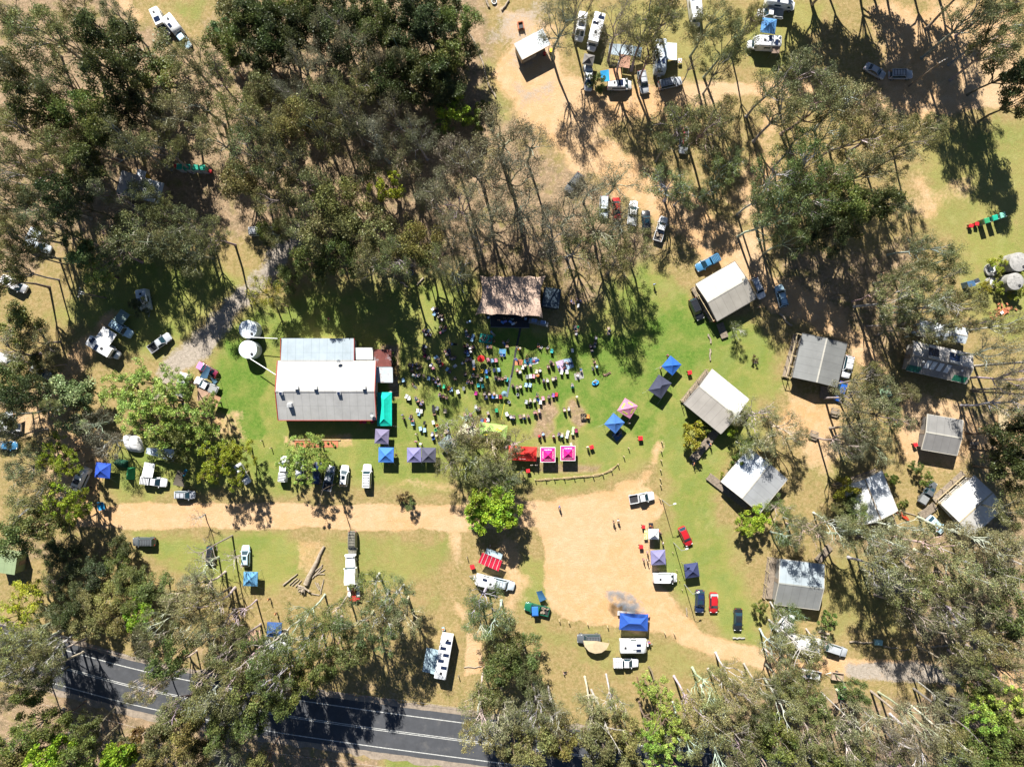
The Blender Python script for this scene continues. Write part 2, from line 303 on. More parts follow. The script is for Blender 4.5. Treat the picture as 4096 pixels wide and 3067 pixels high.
def ground_mat():
    m = bpy.data.materials.new('ground_cover'); m.use_nodes = True; nt = m.node_tree; N = nt.nodes; L = nt.links
    b = N["Principled BSDF"]; b.inputs['Roughness'].default_value = .95; b.inputs['Specular IOR Level'].default_value = .1
    tc = N.new('ShaderNodeTexCoord')
    def noise(s, d=5, r=.6):
        n = N.new('ShaderNodeTexNoise'); n.inputs['Scale'].default_value = s; n.inputs['Detail'].default_value = d; n.inputs['Roughness'].default_value = r
        L.new(tc.outputs['Object'], n.inputs['Vector']); return n.outputs[0]
    def rng(s, a, b_, c=0., d=1.):
        r = N.new('ShaderNodeMapRange'); r.inputs[1].default_value = a; r.inputs[2].default_value = b_; r.inputs[3].default_value = c; r.inputs[4].default_value = d
        L.new(s, r.inputs[0]); return r.outputs[0]
    def mixc(f, a, c):
        x = N.new('ShaderNodeMix'); x.data_type = 'RGBA'
        for s, k in ((f, 0), (a, 6), (c, 7)):
            if isinstance(s, tuple): x.inputs[k].default_value = (*s, 1)
            elif isinstance(s, float): x.inputs[k].default_value = s
            else: L.new(s, x.inputs[k])
        return x.outputs[2]
    def attr(n):
        a = N.new('ShaderNodeAttribute'); a.attribute_name = n; return a.outputs['Fac']
    def math_(op, a, c):
        x = N.new('ShaderNodeMath'); x.operation = op
        for s, k in ((a, 0), (c, 1)):
            if isinstance(s, float): x.inputs[k].default_value = s
            else: L.new(s, x.inputs[k])
        return x.outputs[0]
    fine = noise(1.6, 8, .75); mid = noise(.28, 6, .65); big = noise(.055, 4, .6); grain = noise(5., 6, .8); mid2 = noise(.5, 7, .7)
    edge = math_('MULTIPLY', math_('SUBTRACT', fine, .5), 1.1); edge2 = math_('MULTIPLY', math_('SUBTRACT', mid, .5), .9); e = math_('ADD', edge, edge2)
    def wt(n, lo=.30, hi=.74): return rng(math_('ADD', attr(n), e), lo, hi)
    dry = mixc(rng(mid2, .38, .62), (.30, .215, .095), (.205, .175, .06)); dry = mixc(rng(fine, .45, .7), dry, (.40, .30, .155))
    green = mixc(rng(mid, .38, .62), (.205, .225, .055), (.135, .195, .036)); green = mixc(rng(mid2, .5, .75, 0., .75), green, (.31, .285, .105))
    green = mixc(rng(big, .42, .62, 0., .6), green, (.30, .27, .085)); green = mixc(rng(mid, .50, .66, 0., .5), green, (.36, .31, .13))
    lush = mixc(rng(fine, .4, .65), (.085, .165, .024), (.15, .22, .04))
    green = mixc(rng(math_('ADD', attr('w_green'), edge2), .95, 1.3), green, lush)
    dirt = mixc(rng(big, .35, .65), (.50, .345, .20), (.50, .30, .14)); dirt = mixc(rng(mid2, .45, .7, 0., .7), dirt, (.56, .41, .265)); dirt = mixc(rng(fine, .55, .75, 0., .5), dirt, (.32, .21, .12))
    lit = mixc(rng(mid2, .38, .62), (.34, .235, .145), (.19, .145, .085)); lit = mixc(rng(fine, .5, .68), lit, (.48, .35, .23)); lit = mixc(rng(mid, .52, .66, 0., .7), lit, (.19, .18, .05))
    gry = mixc(rng(fine, .35, .65), (.26, .225, .18), (.42, .36, .30))
    c = mixc(wt('w_litter'), dry, lit); c = mixc(wt('w_green', .30, .95), c, green); c = mixc(wt('w_dirt'), c, dirt); c = mixc(wt('w_grey'), c, gry)
    v = N.new('ShaderNodeVectorMath'); v.operation = 'SCALE'; L.new(c, v.inputs[0]); L.new(rng(grain, .3, .7, .74, 1.2), v.inputs['Scale'])
    L.new(v.outputs[0], b.inputs['Base Color'])
    bp = N.new('ShaderNodeBump'); bp.inputs['Strength'].default_value = .55; bp.inputs['Distance'].default_value = .25; L.new(math_('ADD', fine, grain), bp.inputs['Height']); L.new(bp.outputs[0], b.inputs['Normal'])
    return m
M['ground'] = ground_mat()
def grid_mesh(name, xs, ys, z, keep=None):
    X, Y = np.meshgrid(xs, ys); nx, ny = len(xs), len(ys)
    wg, wd, wl, wy = gfields(X, Y)
    idx = np.arange(nx * ny).reshape(ny, nx)
    F = np.stack([idx[:-1, :-1], idx[:-1, 1:], idx[1:, 1:], idx[1:, :-1]], -1).reshape(-1, 4)
    if keep is not None:
        k = keep(wd, wy); kf = (k[:-1, :-1] | k[:-1, 1:] | k[1:, 1:] | k[1:, :-1]).reshape(-1); F = F[kf]
    used = np.unique(F); rm = -np.ones(nx * ny, int); rm[used] = np.arange(len(used))
    co = np.stack([X, Y, np.full(X.shape, z)], -1).reshape(-1, 3)[used]; F = rm[F]
    m = bpy.data.meshes.new(name); m.vertices.add(len(co)); m.vertices.foreach_set('co', co.astype(np.float32).reshape(-1))
    m.loops.add(F.size); m.loops.foreach_set('vertex_index', F.reshape(-1).astype(np.int32)); m.polygons.add(len(F))
    m.polygons.foreach_set('loop_start', np.arange(0, F.size, 4).astype(np.int32)); m.update(calc_edges=True)
    for n, w in (('w_green', wg), ('w_dirt', wd), ('w_litter', wl), ('w_grey', wy)):
        a = m.attributes.new(n, 'FLOAT', 'POINT'); a.data.foreach_set('value', w.reshape(-1)[used].astype(np.float32))
    m.materials.append(M['ground']); return m
inner_x = np.arange(-116, 116.01, .5); inner_y = np.arange(-90, 90.01, .5)
xs = np.concatenate([np.linspace(-900, -120, 14), inner_x, np.linspace(120, 900, 14)]); ys = np.concatenate([np.linspace(-900, -95, 14), inner_y, np.linspace(95, 900, 14)])
tag(mobj('ground', grid_mesh('ground', xs, ys, 0.0)), None, None, kind='structure')
tag(mobj('dirt_track', grid_mesh('dirt_track', inner_x, inner_y, 0.006, lambda d, g: (d > .5) & (g < .45))), None, None, kind='structure')
tag(mobj('gravel_path', grid_mesh('gravel_path', inner_x, inner_y, 0.010, lambda d, g: (g >= .45))), None, None, kind='structure')
# asphalt road with its lines
RC = [(-900,2330),(-300,2512),(-40,2588),(179,2649),(473,2731),(618,2765),(880,2816),(1150,2864),(1500,2914),(1903,2967),(2290,3016),(2754,3074),(3400,3150),(4300,3260),(5200,3380)]
rc = [P('f', *p) for p in RC]
def dense(pts, step=1.5):
    out = []
    for a, b in zip(pts, pts[1:]):
        n = max(1, int((b - a).length / step)); out += [a.lerp(b, i / n) for i in range(n)]
    return out + [pts[-1]]
def smooth_pts(p, it=8):
    for _ in range(it): p = [p[0]] + [(p[i - 1] + p[i] * 2 + p[i + 1]) / 4 for i in range(1, len(p) - 1)] + [p[-1]]
    return p
rcd = smooth_pts(dense(rc))
def strip(pts, o0, o1, z, th, name, material, jit=0, seg=None):
    mb = MB(); rnd = random.Random(4); A = []; B = []
    for i, p in enumerate(pts):
        d = (pts[min(i + 1, len(pts) - 1)] - pts[max(i - 1, 0)]).normalized(); n = Vector((-d.y, d.x))
        A.append(p + n * (o0 + rnd.uniform(-jit, jit))); B.append(p + n * (o1 + rnd.uniform(-jit, jit)))
    for i in range(len(pts) - 1):
        mb.quad((B[i].x, B[i].y, z), (B[i + 1].x, B[i + 1].y, z), (A[i + 1].x, A[i + 1].y, z), (A[i].x, A[i].y, z))
    return mb.mesh(name, material)
M['shoulder'] = mat('gravel_shoulder', (.27, .22, .17), .95, 0, .35, 1.2, bump=.4)
tag(mobj('road_shoulder', strip(rcd, 6.3, -6.0, .012, 0, 'road_shoulder', M['shoulder'], .35)), None, None, kind='structure')
tag(mobj('road', strip(rcd, 5.2, -4.7, .018, 0, 'road', M['asphalt'], .06)), None, None, kind='structure')
for nm, o in (('edge_line', 3.65), ('edge_line', -3.65)):
    tag(mobj('road_edge_line', strip(rcd, o + .09, o - .09, .023, 0, nm, M['paintline'])), None, None, kind='structure')
for o in (.16, -.16): tag(mobj('road_centre_line', strip(rcd, o + .07, o - .07, .023, 0, 'centre_line', M['paintline'])), None, None, kind='structure')
landmark('sealed road', P('f', 1500, 2914)); landmark('sealed road bend', P('f', 300, 2680))
# ---------------------------------------------------------------- trees
def tree_proto(seed, kind):
    rnd = random.Random(seed); rs = np.random.RandomState(seed)
    br = MB(); clumps = []
    K = dict(euc=(20, 6.0, .42, 7, .52), wisp=(18, 5.5, .40, 7, .5), dense=(15, 5.0, .32, 8, .3), round=(10, 5.0, .25, 8, .25), pine=(14, 4.6, .3, 8, .35), shrub=(4, 2.6, .12, 6, .1), bare=(14, 4.5, .4, 7, .4))[kind]
    h, r, tf, nl, _ = K
    la = rnd.uniform(0, 6.28); lm = rnd.uniform(.02, .2); lean = Vector((lm * math.cos(la), lm * math.sin(la), 1))
    tr = h * .0125 + .06
    base = Vector((0, 0, -.1)); fork = Vector((lean.x * h * tf, lean.y * h * tf, h * tf))
    midp = base.lerp(fork, .5) + Vector((rnd.uniform(-.5, .5), rnd.uniform(-.5, .5), 0)) * h / 20
    br.tube([base, Vector((0, 0, .5)), midp, fork], [tr * 1.6, tr * 1.1, tr * .95, tr * .8], 8)
    ends = []
    def grow(p, d, ln, rad, depth):
        q = p + d * ln; bend = Vector((rnd.uniform(-1, 1), rnd.uniform(-1, 1), rnd.uniform(-.3, .6))) * ln * .12
        m = p.lerp(q, .5) + bend
        br.tube([p, m, q], [rad, rad * .8, rad * .58], 5 if depth > 1 else 4, cap=False)
        if depth <= 0: ends.append((q, ln)); return
        if depth <= 1 and rnd.random() < .75: ends.append((m, ln * .6))
        for i in range(rnd.choice((2, 3)) if depth > 1 else rnd.choice((2, 2, 3))):
            ax = Vector((rnd.uniform(-1, 1), rnd.uniform(-1, 1), rnd.uniform(-.5, .7))).normalized()
            nd = (d * 1.0 + ax * .75 + Vector((0, 0, .08))).normalized()
            grow(q, nd, ln * rnd.uniform(.62, .8), rad * .58, depth - 1)
    lead = 1 if kind != 'shrub' else 0
    for i in range(nl):
        a = 2 * math.pi * (i + rnd.uniform(-.35, .35)) / nl
        st = fork if kind in ('shrub', 'round') else Vector((lean.x, lean.y, 1)) * (h * tf * rnd.uniform(.85, 1.0)) if i % 3 else fork
        st = Vector((st.x, st.y, min(st.z, fork.z)))
        up = rnd.uniform(.55, 1.7) if kind in ('euc', 'wisp', 'bare') else rnd.uniform(.25, 1.6)
        d = Vector((math.cos(a), math.sin(a), up)).normalized()
        L0 = r * rnd.uniform(.42, .62)
        grow(st, d, L0, tr * .5, 2)
    if lead: # leader
        grow(fork, Vector((lean.x + rnd.uniform(-.2, .2), lean.y + rnd.uniform(-.2, .2), 1)).normalized(), h * .2, tr * .7, 2)
    # rescale crown ends to the wanted radius / height
    E = np.array([[*e[0]] for e in ends])
    ctr = np.array([E[:, 0].mean(), E[:, 1].mean()]); rad = np.percentile(np.hypot(E[:, 0] - ctr[0], E[:, 1] - ctr[1]), 92)
    kx = (r * .86) / rad; kz = (h * .93 - fork.z) / (E[:, 2].max() - fork.z)
    def fix(p):
        t = max(0, min(1, (p[2] - fork.z * .85) / (fork.z * .15 + .01))) if p[2] < fork.z else 1
        k = 1 + (kx - 1) * t
        return ((p[0] - fork.x) * k + fork.x if t > 0 else p[0], (p[1] - fork.y) * k + fork.y if t > 0 else p[1], fork.z + (p[2] - fork.z) * kz if p[2] > fork.z else p[2])
    br.v = [fix(p) for p in br.v]; E = np.array([fix(tuple(e)) for e in E])
    par = dict(euc=(1.15, 100, .28, .145, .6), wisp=(1.3, 105, .25, .11, .65), dense=(1.25, 125, .29, .2, .75), round=(1.05, 90, .32, .26, .7), pine=(.85, 85, .28, .16, .6), shrub=(.55, 70, .24, .17, .7), bare=(.9, 9, .22, .12, .5))[kind]
    rc_, nleaf, ll, lw, flat = par
    if len(E) > 130: E = E[rs.permutation(len(E))[:170]]
    Q = []; T = []; HU = []
    for c in E:
        rr = rc_ * rs.uniform(.6, 1.25) * (r / 5.5 if kind not in ('shrub',) else 1); n = max(4, int(nleaf * rs.uniform(.55, 1.3)))
        u = rs.normal(size=(n, 3)); u /= np.linalg.norm(u, axis=1)[:, None]; u *= (rs.rand(n, 1) ** .45); pos = c + u * rr * np.array([1, 1, flat])
        a = rs.rand(n) * 2 * np.pi; tilt = rs.normal(0, .55, n)
        if kind in ('euc', 'wisp', 'bare'): tilt = rs.normal(.0, .95, n)
        d1 = np.stack([np.cos(a) * np.cos(tilt), np.sin(a) * np.cos(tilt), np.sin(tilt)], 1)
        rv = rs.normal(size=(n, 3)); rv[:, 2] *= .6; d2 = np.cross(d1, rv); d2 /= (np.linalg.norm(d2, axis=1)[:, None] + 1e-6)
        sc = rs.uniform(.6, 1.45, n)[:, None]; A = d1 * ll * sc / 2; B = d2 * lw * sc / 2
        Q.append(np.stack([pos - A, pos - B * 1.0 + A * .1, pos + A, pos + B * 1.0 + A * .1], 1))
        ct = rs.uniform(.72, 1.3); T.append(ct * rs.uniform(.65, 1.4, n)); HU.append(np.full(n, .5 + rs.normal(0, .012)) + rs.normal(0, .012, n))
    Q = np.concatenate(Q); T = np.concatenate(T); HU = np.concatenate(HU); n = len(Q)
    m = bpy.data.meshes.new(kind + '_crown'); m.vertices.add(n * 4); m.vertices.foreach_set('co', Q.reshape(-1).astype(np.float32))
    m.loops.add(n * 4); m.loops.foreach_set('vertex_index', np.arange(n * 4, dtype=np.int32)); m.polygons.add(n); m.polygons.foreach_set('loop_start', np.arange(0, n * 4, 4, dtype=np.int32)); m.update(calc_edges=True)
    for nm, arr in (('tone', T), ('hue', HU)):
        a = m.attributes.new(nm, 'FLOAT', 'POINT'); a.data.foreach_set('value', np.repeat(arr, 4).astype(np.float32))
    m.materials.append(M['leaf'])
    cc_ = Q.reshape(-1, 3).mean(0); return dict(h=h, r=r, cx=float(cc_[0]), cy=float(cc_[1]), trunk=br.mesh(kind + '_trunk', M['bark'], True), crown=m, cz=(fork.z + h) / 2 + h * .04)
PROTO = {k: [tree_proto(100 * i + 7 * j + 3, k) for j in range(n)] for i, (k, n) in enumerate((('euc', 6), ('wisp', 4), ('dense', 4), ('round', 4), ('pine', 3), ('shrub', 4), ('bare', 3)))}
# kind code -> proto, leaf colour, bark colour, description, name
TK = {'e': ('euc', (.175, .185, .078), (.34, .31, .27), 'olive gum tree with an airy crown', 'gum_tree'),
      'E': ('euc', (.14, .185, .062), (.46, .47, .42), 'green gum tree with pale limbs', 'gum_tree'),
      'f': ('euc', (.235, .23, .10), (.52, .48, .43), 'straw-olive gum tree with whitish limbs', 'gum_tree'),
      'g': ('wisp', (.175, .172, .10), (.36, .33, .30), 'sparse grey-brown tree with fine twigs', 'gum_tree'),
      'd': ('dense', (.07, .09, .03), (.15, .12, .09), 'dark green bushy tree', 'forest_tree'),
      'm': ('dense', (.125, .155, .042), (.2, .16, .12), 'mid green bushy tree', 'forest_tree'),
      'y': ('dense', (.205, .195, .065), (.26, .22, .16), 'yellowish olive wattle tree', 'wattle_tree'),
      'Y': ('euc', (.34, .29, .035), (.26, .22, .16), 'bright yellow-flowered wattle tree', 'wattle_tree'),
      'b': ('round', (.27, .40, .035), (.2, .16, .1), 'bright lime green round-crowned tree', 'broadleaf_tree'),
      'B': ('round', (.20, .28, .10), (.2, .16, .1), 'soft grey-green round-crowned tree', 'broadleaf_tree'),
      'p': ('pine', (.27, .37, .075), (.2, .14, .1), 'feathery light green tree', 'silky_oak_tree'),
      'P': ('pine', (.26, .31, .025), (.16, .12, .08), 'feathery yellow-green tree', 'silky_oak_tree'),
      's': ('shrub', (.14, .19, .04), (.2, .15, .1), 'small green shrub', 'shrub'),
      'S': ('shrub', (.28, .29, .035), (.2, .15, .1), 'small yellow-green shrub', 'shrub'),
      'r': ('shrub', (.17, .12, .05), (.2, .15, .1), 'small brown-leaved shrub', 'shrub'),
      'x': ('bare', (.22, .16, .08), (.5, .46, .4), 'nearly leafless pale-limbed tree', 'dead_tree')}
TREES = """
60 50 58 22 e;25 150 50 22 e;130 80 50 20 e;70 225 50 20 m;215 85 55 21 d;290 100 62 11.5 d;240 165 52 21 d;330 165 48 11.5 m;385 110 45 20 e;110 170 45 20 e;170 235 48 20 m;60 290 50 20 e;
130 290 48 19 e;215 275 46 19 m;285 240 50 13 d;350 245 45 13 e;420 215 50 15 e;450 150 42 18 e;40 370 52 21 e;110 365 48 20 e;180 350 45 19 m;60 445 50 21 e;140 430 45 20 d;200 400 40 18 e;20 500 40 19 e;
480 110 40 14 m;530 70 42 13 m;500 20 45 13 y;570 25 42 14 d;620 70 45 15 d;670 20 48 15 d;720 60 45 16 g;560 120 40 14 d;640 130 45 16 g;700 130 48 16 g;770 100 45 17 g;750 30 45 15 d;810 50 45 16 m;860 110 42 16 e;
870 30 45 15 d;930 60 45 16 d;990 40 40 13 m;960 120 45 13 m;900 170 45 14 d;840 185 45 15 d;780 180 45 16 e;960 190 42 11 d;1000 110 35 10 d;620 190 42 16 g;700 200 48 17 e;560 200 40 15 y;510 240 50 18 e;570 270 52 19 e;
630 260 45 18 y;690 280 45 18 e;750 250 50 20 e;800 290 48 18 g;850 250 45 18 g;860 330 42 17 g;900 290 40 16 g;550 330 52 19 e;610 350 55 19 e;660 400 50 18 e;590 420 45 17 e;520 390 45 17 y;450 290 48 18 e;
340 310 42 16 e;790 360 35 15 e;930 400 45 17 g;310 420 38 15 e;350 455 35 15 e;240 430 30 14 x;280 500 60 15 e;230 530 45 14 e;340 520 50 15 e;180 545 38 12 B;215 590 35 11 p;390 480 42 15 e;400 545 45 15 e;450 510 42 15 e;
980 240 35 9 b;1020 260 25 5 s;960 270 22 5 s;840 408 34 14 P;730 440 55 17 y;780 490 55 17 y;700 510 50 16 y;820 540 38 14 y;900 530 46 20 y;650 470 45 16 e;740 550 45 16 m;670 560 40 15 m;620 600 30 10 m;600 500 35 13 e;
1080 290 62 20 g;1030 350 60 20 g;1100 370 60 20 g;1150 300 48 18 g;980 330 42 18 g;990 430 52 18 g;1060 450 55 19 g;1130 440 52 18 g;1190 500 52 18 g;1230 450 48 17 g;1240 540 48 17 e;1290 500 50 16 e;1335 560 46 17 e;1340 470 42 14 g;
1280 400 45 13 g;1340 385 48 13 g;1030 520 42 12 g;970 500 40 16 g;930 560 40 21 e;990 600 34 9 E;568 630 34 11 Y;600 655 22 8 y;580 500 30 12 m;1380 520 38 15 e;950 560 28 12 x;
1210 40 50 19 g;1250 -10 45 19 g;1340 30 48 19 g;1400 50 50 19 e;1440 20 45 19 e;1410 100 42 17 e;1350 90 38 16 g;1540 40 48 20 e;1590 80 46 20 e;1560 130 38 18 e;1620 40 35 18 e;1500 130 22 12 x;
1480 250 50 15 e;1530 280 48 15 e;1560 240 42 14 e;1450 300 36 13 e;1440 390 48 12 E;1480 420 34 11 E;1565 365 36 12 E;1540 410 28 11 E;1590 340 26 10 E;
1690 170 52 19 e;1750 150 50 19 e;1700 230 52 20 e;1770 220 52 20 e;1830 200 48 19 f;1870 240 45 18 f;1800 280 48 19 f;1860 300 48 19 f;1920 270 48 19 e;1970 300 46 19 e;2010 270 36 17 e;1730 300 42 18 E;
1690 370 52 20 E;1750 360 52 20 E;1650 420 40 17 E;1700 440 52 20 E;1760 430 52 20 E;1810 370 50 20 E;1870 370 48 19 e;1930 350 40 17 e;1830 440 50 20 m;1880 450 45 19 d;1780 500 45 18 d;1720 510 40 17 E;1660 480 40 17 E;1920 440 34 16 e;
2120 20 50 21 e;2190 40 48 21 e;2160 90 45 19 e;2205 140 42 18 d;1760 -150 58 21 d;1820 -205 62 23 d;1880 -165 60 21 d;1950 -215 62 24 d;2010 -160 60 21 d;2080 -200 60 23 d;2140 -150 58 22 d;1850 -120 50 19 e;1990 -110 50 19 e;540 40 46 13 d;600 90 50 14 d;660 70 50 14 d;740 90 50 15 d;800 20 46 14 d;830 90 48 15 d;890 80 50 14 d;900 -10 46 14 d;950 20 46 13 d;940 150 46 13 d;870 150 44 14 d;640 0 46 14 m;800 140 42 16 g;980 200 36 11 d;720 10 44 14 d;590 50 42 13 m;850 560 46 21 e;795 560 42 20 e;975 578 36 19 g;20 1440 44 15 f;80 1430 38 14 f;30 400 44 20 e;150 320 46 20 e;270 300 48 20 e;0 840 40 16 m;55 850 34 15 d;-10 900 36 16 e;95 880 26 13 e;0 950 34 14 e;0 250 44 19 e;-15 330 44 20 e;5 150 44 20 m;10 30 46 20 e;0 430 42 20 e;30 520 40 18 e;20 580 34 16 e;100 490 36 18 e;-25 600 46 19 m;150 10 40 17 e;250 30 34 15 e;70 550 26 14 e;1450 -30 46 18 e;2200 -30 48 21 e;2120 -60 48 21 e;2230 200 45 18 d;
2050 560 42 16 e;2010 540 38 16 e;1975 590 42 17 e;2040 610 42 17 e;1950 650 46 18 f;2010 660 46 18 f;2070 660 42 17 e;1920 620 30 15 e;2110 650 32 15 e;1980 710 36 15 e;2050 710 38 15 f;2120 700 26 14 e;1940 700 28 14 e;
1880 820 36 14 e;1850 860 44 15 e;1910 850 44 15 e;1870 920 46 15 e;1930 900 42 15 e;1840 960 36 14 g;1900 970 34 14 e;1970 850 22 13 e;
1640 900 40 11 f;1690 930 42 11 f;1650 960 36 10 f;1600 900 26 9 f;1735 945 22 9 e;1610 960 24 8 E;1498 940 27 5 S;1525 925 14 3 s;1580 930 14 3 b;1562 1028 9 2 S;1595 715 20 5 E;1590 1000 18 4 s;
1830 1060 26 6 S;1850 1100 32 6 m;1820 1095 20 5 y;1930 1035 14 4 s;1980 1010 12 3 s;2000 1035 14 3 s;1950 1090 12 3 s;1640 1120 26 6 b;1690 1100 32 9 E;1700 1160 32 9 E;1612 1135 22 6 b;1722 1130 24 9 e;
2190 940 48 17 d;2195 985 40 16 d;2205 1020 48 16 d;2195 870 40 18 f;2185 760 40 20 g;2200 700 34 20 f;2230 820 40 20 g;2210 1110 42 16 e;
1760 1150 42 14 f;1810 1140 38 14 f;1850 1160 42 15 f;1910 1170 44 16 f;1960 1150 40 16 f;1920 1230 48 17 f;1980 1210 46 17 f;2040 1190 46 17 f;2100 1170 44 17 f;2160 1180 44 18 f;2210 1190 44 18 f;
1960 1280 46 17 f;2030 1260 46 17 f;2090 1240 46 18 f;2150 1250 46 18 f;2200 1260 46 18 E;1990 1330 40 16 g;2060 1320 42 17 f;2120 1310 42 17 f;2180 1330 44 18 m;2100 1390 44 17 f;2160 1400 44 17 f;2210 1400 44 18 f;2080 1450 36 15 e;2140 1460 40 16 e;2200 1470 44 17 e;
1690 1340 30 9 E;1720 1330 24 8 E;1680 1400 36 12 f;1730 1410 38 12 f;1770 1390 28 10 E;1700 1455 34 12 f;1750 1460 34 12 f;1640 1310 14 4 s;1790 1340 18 5 s;1710 1490 34 13 e;
1580 1470 38 15 f;1540 1500 42 17 f;1600 1510 42 17 f;1500 1540 42 18 f;1560 1560 44 18 f;1630 1560 42 17 e;1650 1500 36 15 e;1700 1540 40 16 f;1540 1620 44 19 f;1610 1620 44 18 e;1680 1600 44 18 m;1750 1580 44 18 e;1760 1530 34 15 m;1740 1640 44 18 e;
1820 1600 42 17 f;1880 1560 38 16 f;1860 1630 44 18 e;1940 1600 44 17 g;1930 1640 44 18 e;2000 1570 42 16 g;2000 1630 44 18 f;2060 1600 44 17 f;2070 1650 44 18 e;2120 1550 42 16 p;2180 1540 42 17 m;2130 1610 44 17 m;2190 1600 44 18 m;2200 1650 44 18 d;2140 1660 44 18 m;2060 1530 30 14 e;1850 1500 28 12 m;2150 1500 38 15 p;
1800 1660 44 18 m;1670 1665 44 18 e;1600 1680 44 19 e;1480 1600 40 17 f;
1040 1300 42 12 E;1070 1340 44 12 E;1030 1350 34 12 E;1090 1390 40 12 m;1130 1420 38 11 m;1080 1440 36 12 m;1140 1470 34 12 d;1060 1490 36 14 m;1030 1530 42 17 f;1080 1560 44 18 f;1030 1590 40 17 f;1160 1540 40 18 f;1200 1560 38 18 f;1160 1600 42 19 y;1210 1610 36 18 y;
1280 1540 38 18 f;1330 1530 34 17 f;1290 1590 42 19 y;1340 1590 40 19 y;1300 1640 40 19 y;1370 1640 36 18 y;1425 1500 34 14 p;1440 1550 36 16 p;1410 1590 38 16 p;1470 1580 30 15 p;1430 1630 40 17 p;1110 1620 38 18 y;1390 1490 18 10 p;
800 1270 38 12 E;850 1290 40 12 E;820 1330 46 14 f;870 1340 42 13 f;770 1350 44 14 E;720 1330 38 13 E;830 1380 40 14 E;760 1400 40 14 m;690 1380 42 15 E;650 1340 36 14 E;700 1440 36 14 m;640 1410 44 16 E;590 1400 40 16 E;600 1460 44 17 E;
650 1480 34 15 m;540 1430 42 17 E;550 1490 44 18 m;500 1460 42 17 f;480 1520 44 18 f;540 1550 38 17 m;600 1530 32 16 m;440 1470 38 16 f;430 1530 42 17 f;370 1540 38 17 f;400 1580 36 17 y;350 1590 36 16 y;470 1580 34 16 m;290 1500 30 14 f;330 1480 30 15 f;
390 1300 42 13 f;440 1320 44 14 f;350 1340 42 14 f;400 1360 44 15 f;450 1380 44 15 e;320 1390 38 14 e;370 1420 40 15 m;430 1270 40 13 f;490 1400 40 15 e;500 1340 30 13 x;440 1225 34 9 x;500 1210 28 9 x;410 1250 30 9 g;420 1120 20 7 x;
110 1190 30 5 d;150 1210 36 6 d;200 1240 34 7 d;230 1290 38 7 y;190 1300 34 7 y;280 1250 34 7 m;290 1290 36 7 m;250 1220 30 6 m;330 1270 34 7 m;240 1340 34 8 y;300 1330 34 8 b;180 1350 34 8 y;140 1320 36 9 d;60 1290 44 9 P;30 1340 44 9 P;100 1340 36 9 e;110 1260 30 6 e;150 1270 30 6 d;
50 1400 42 13 f;80 1460 42 14 f;30 1450 42 14 f;110 1410 34 12 f;20 1390 34 13 e;60 1500 34 13 m;10 1510 30 13 e;260 1180 26 6 d;
40 1600 44 14 m;100 1580 36 13 m;110 1640 44 15 b;180 1590 34 12 m;170 1640 40 14 m;240 1650 36 14 b;330 1640 34 11 y;40 1660 44 15 y;300 1600 26 10 r;420 1640 38 15 y;480 1660 38 15 e;560 1660 30 13 y;370 1560 24 12 y;270 1620 24 10 y;
40 700 48 11 m;20 760 46 11 e;80 740 36 11 e;50 800 38 10 m;90 790 24 9 e;150 870 58 8 B;175 850 34 8 B;20 860 28 9 e;10 900 30 10 m;
260 840 48 11 p;310 830 48 12 p;290 890 50 12 p;350 860 48 12 p;340 910 46 12 p;390 830 34 11 p;400 900 44 12 p;430 940 40 11 p;380 960 38 11 m;450 870 22 10 p;470 990 38 11 P;515 980 30 11 P;450 1020 28 11 P;510 1030 24 10 P;
60 960 20 11 e;110 985 38 11 P;150 1005 28 10 P;40 1020 44 13 e;90 1060 44 13 e;130 1075 38 12 P;160 1100 34 12 P;40 1100 46 14 e;90 1130 40 13 m;30 1160 44 14 m;200 920 40 9 g;230 960 34 9 g;
640 980 34 10 p;680 960 30 10 p;660 1010 32 10 p;700 1000 20 10 p;610 1000 18 9 p;980 950 38 10 e;1020 930 40 10 f;1060 960 42 11 f;1020 1000 44 11 f;970 1000 32 10 e;1080 1010 38 11 e;1110 960 30 10 f;1010 900 28 9 x;960 920 24 9 x;1100 1040 30 10 e;1050 1030 32 10 e;
1040 1085 34 10 b;1085 1085 36 10 b;1060 1120 36 10 b;1095 1115 28 9 b;1025 1115 24 9 b;873 1075 15 3 r;885 1090 13 3 m;1630 775 8 1.5 r;840 770 14 2 s;850 800 12 2 r;700 760 4 1 s;
1290 180 20 3 s;1040 230 16 3 s;300 660 20 5 d;480 60 24 8 B;2155 570 18 3 S;2160 620 16 2.5 S;2130 620 14 2.5 S;2200 630 16 3 S;2200 580 16 3 S;1965 650 20 12 m;
"""
ti = 0
rt = random.Random(77)
TREE_AT = []
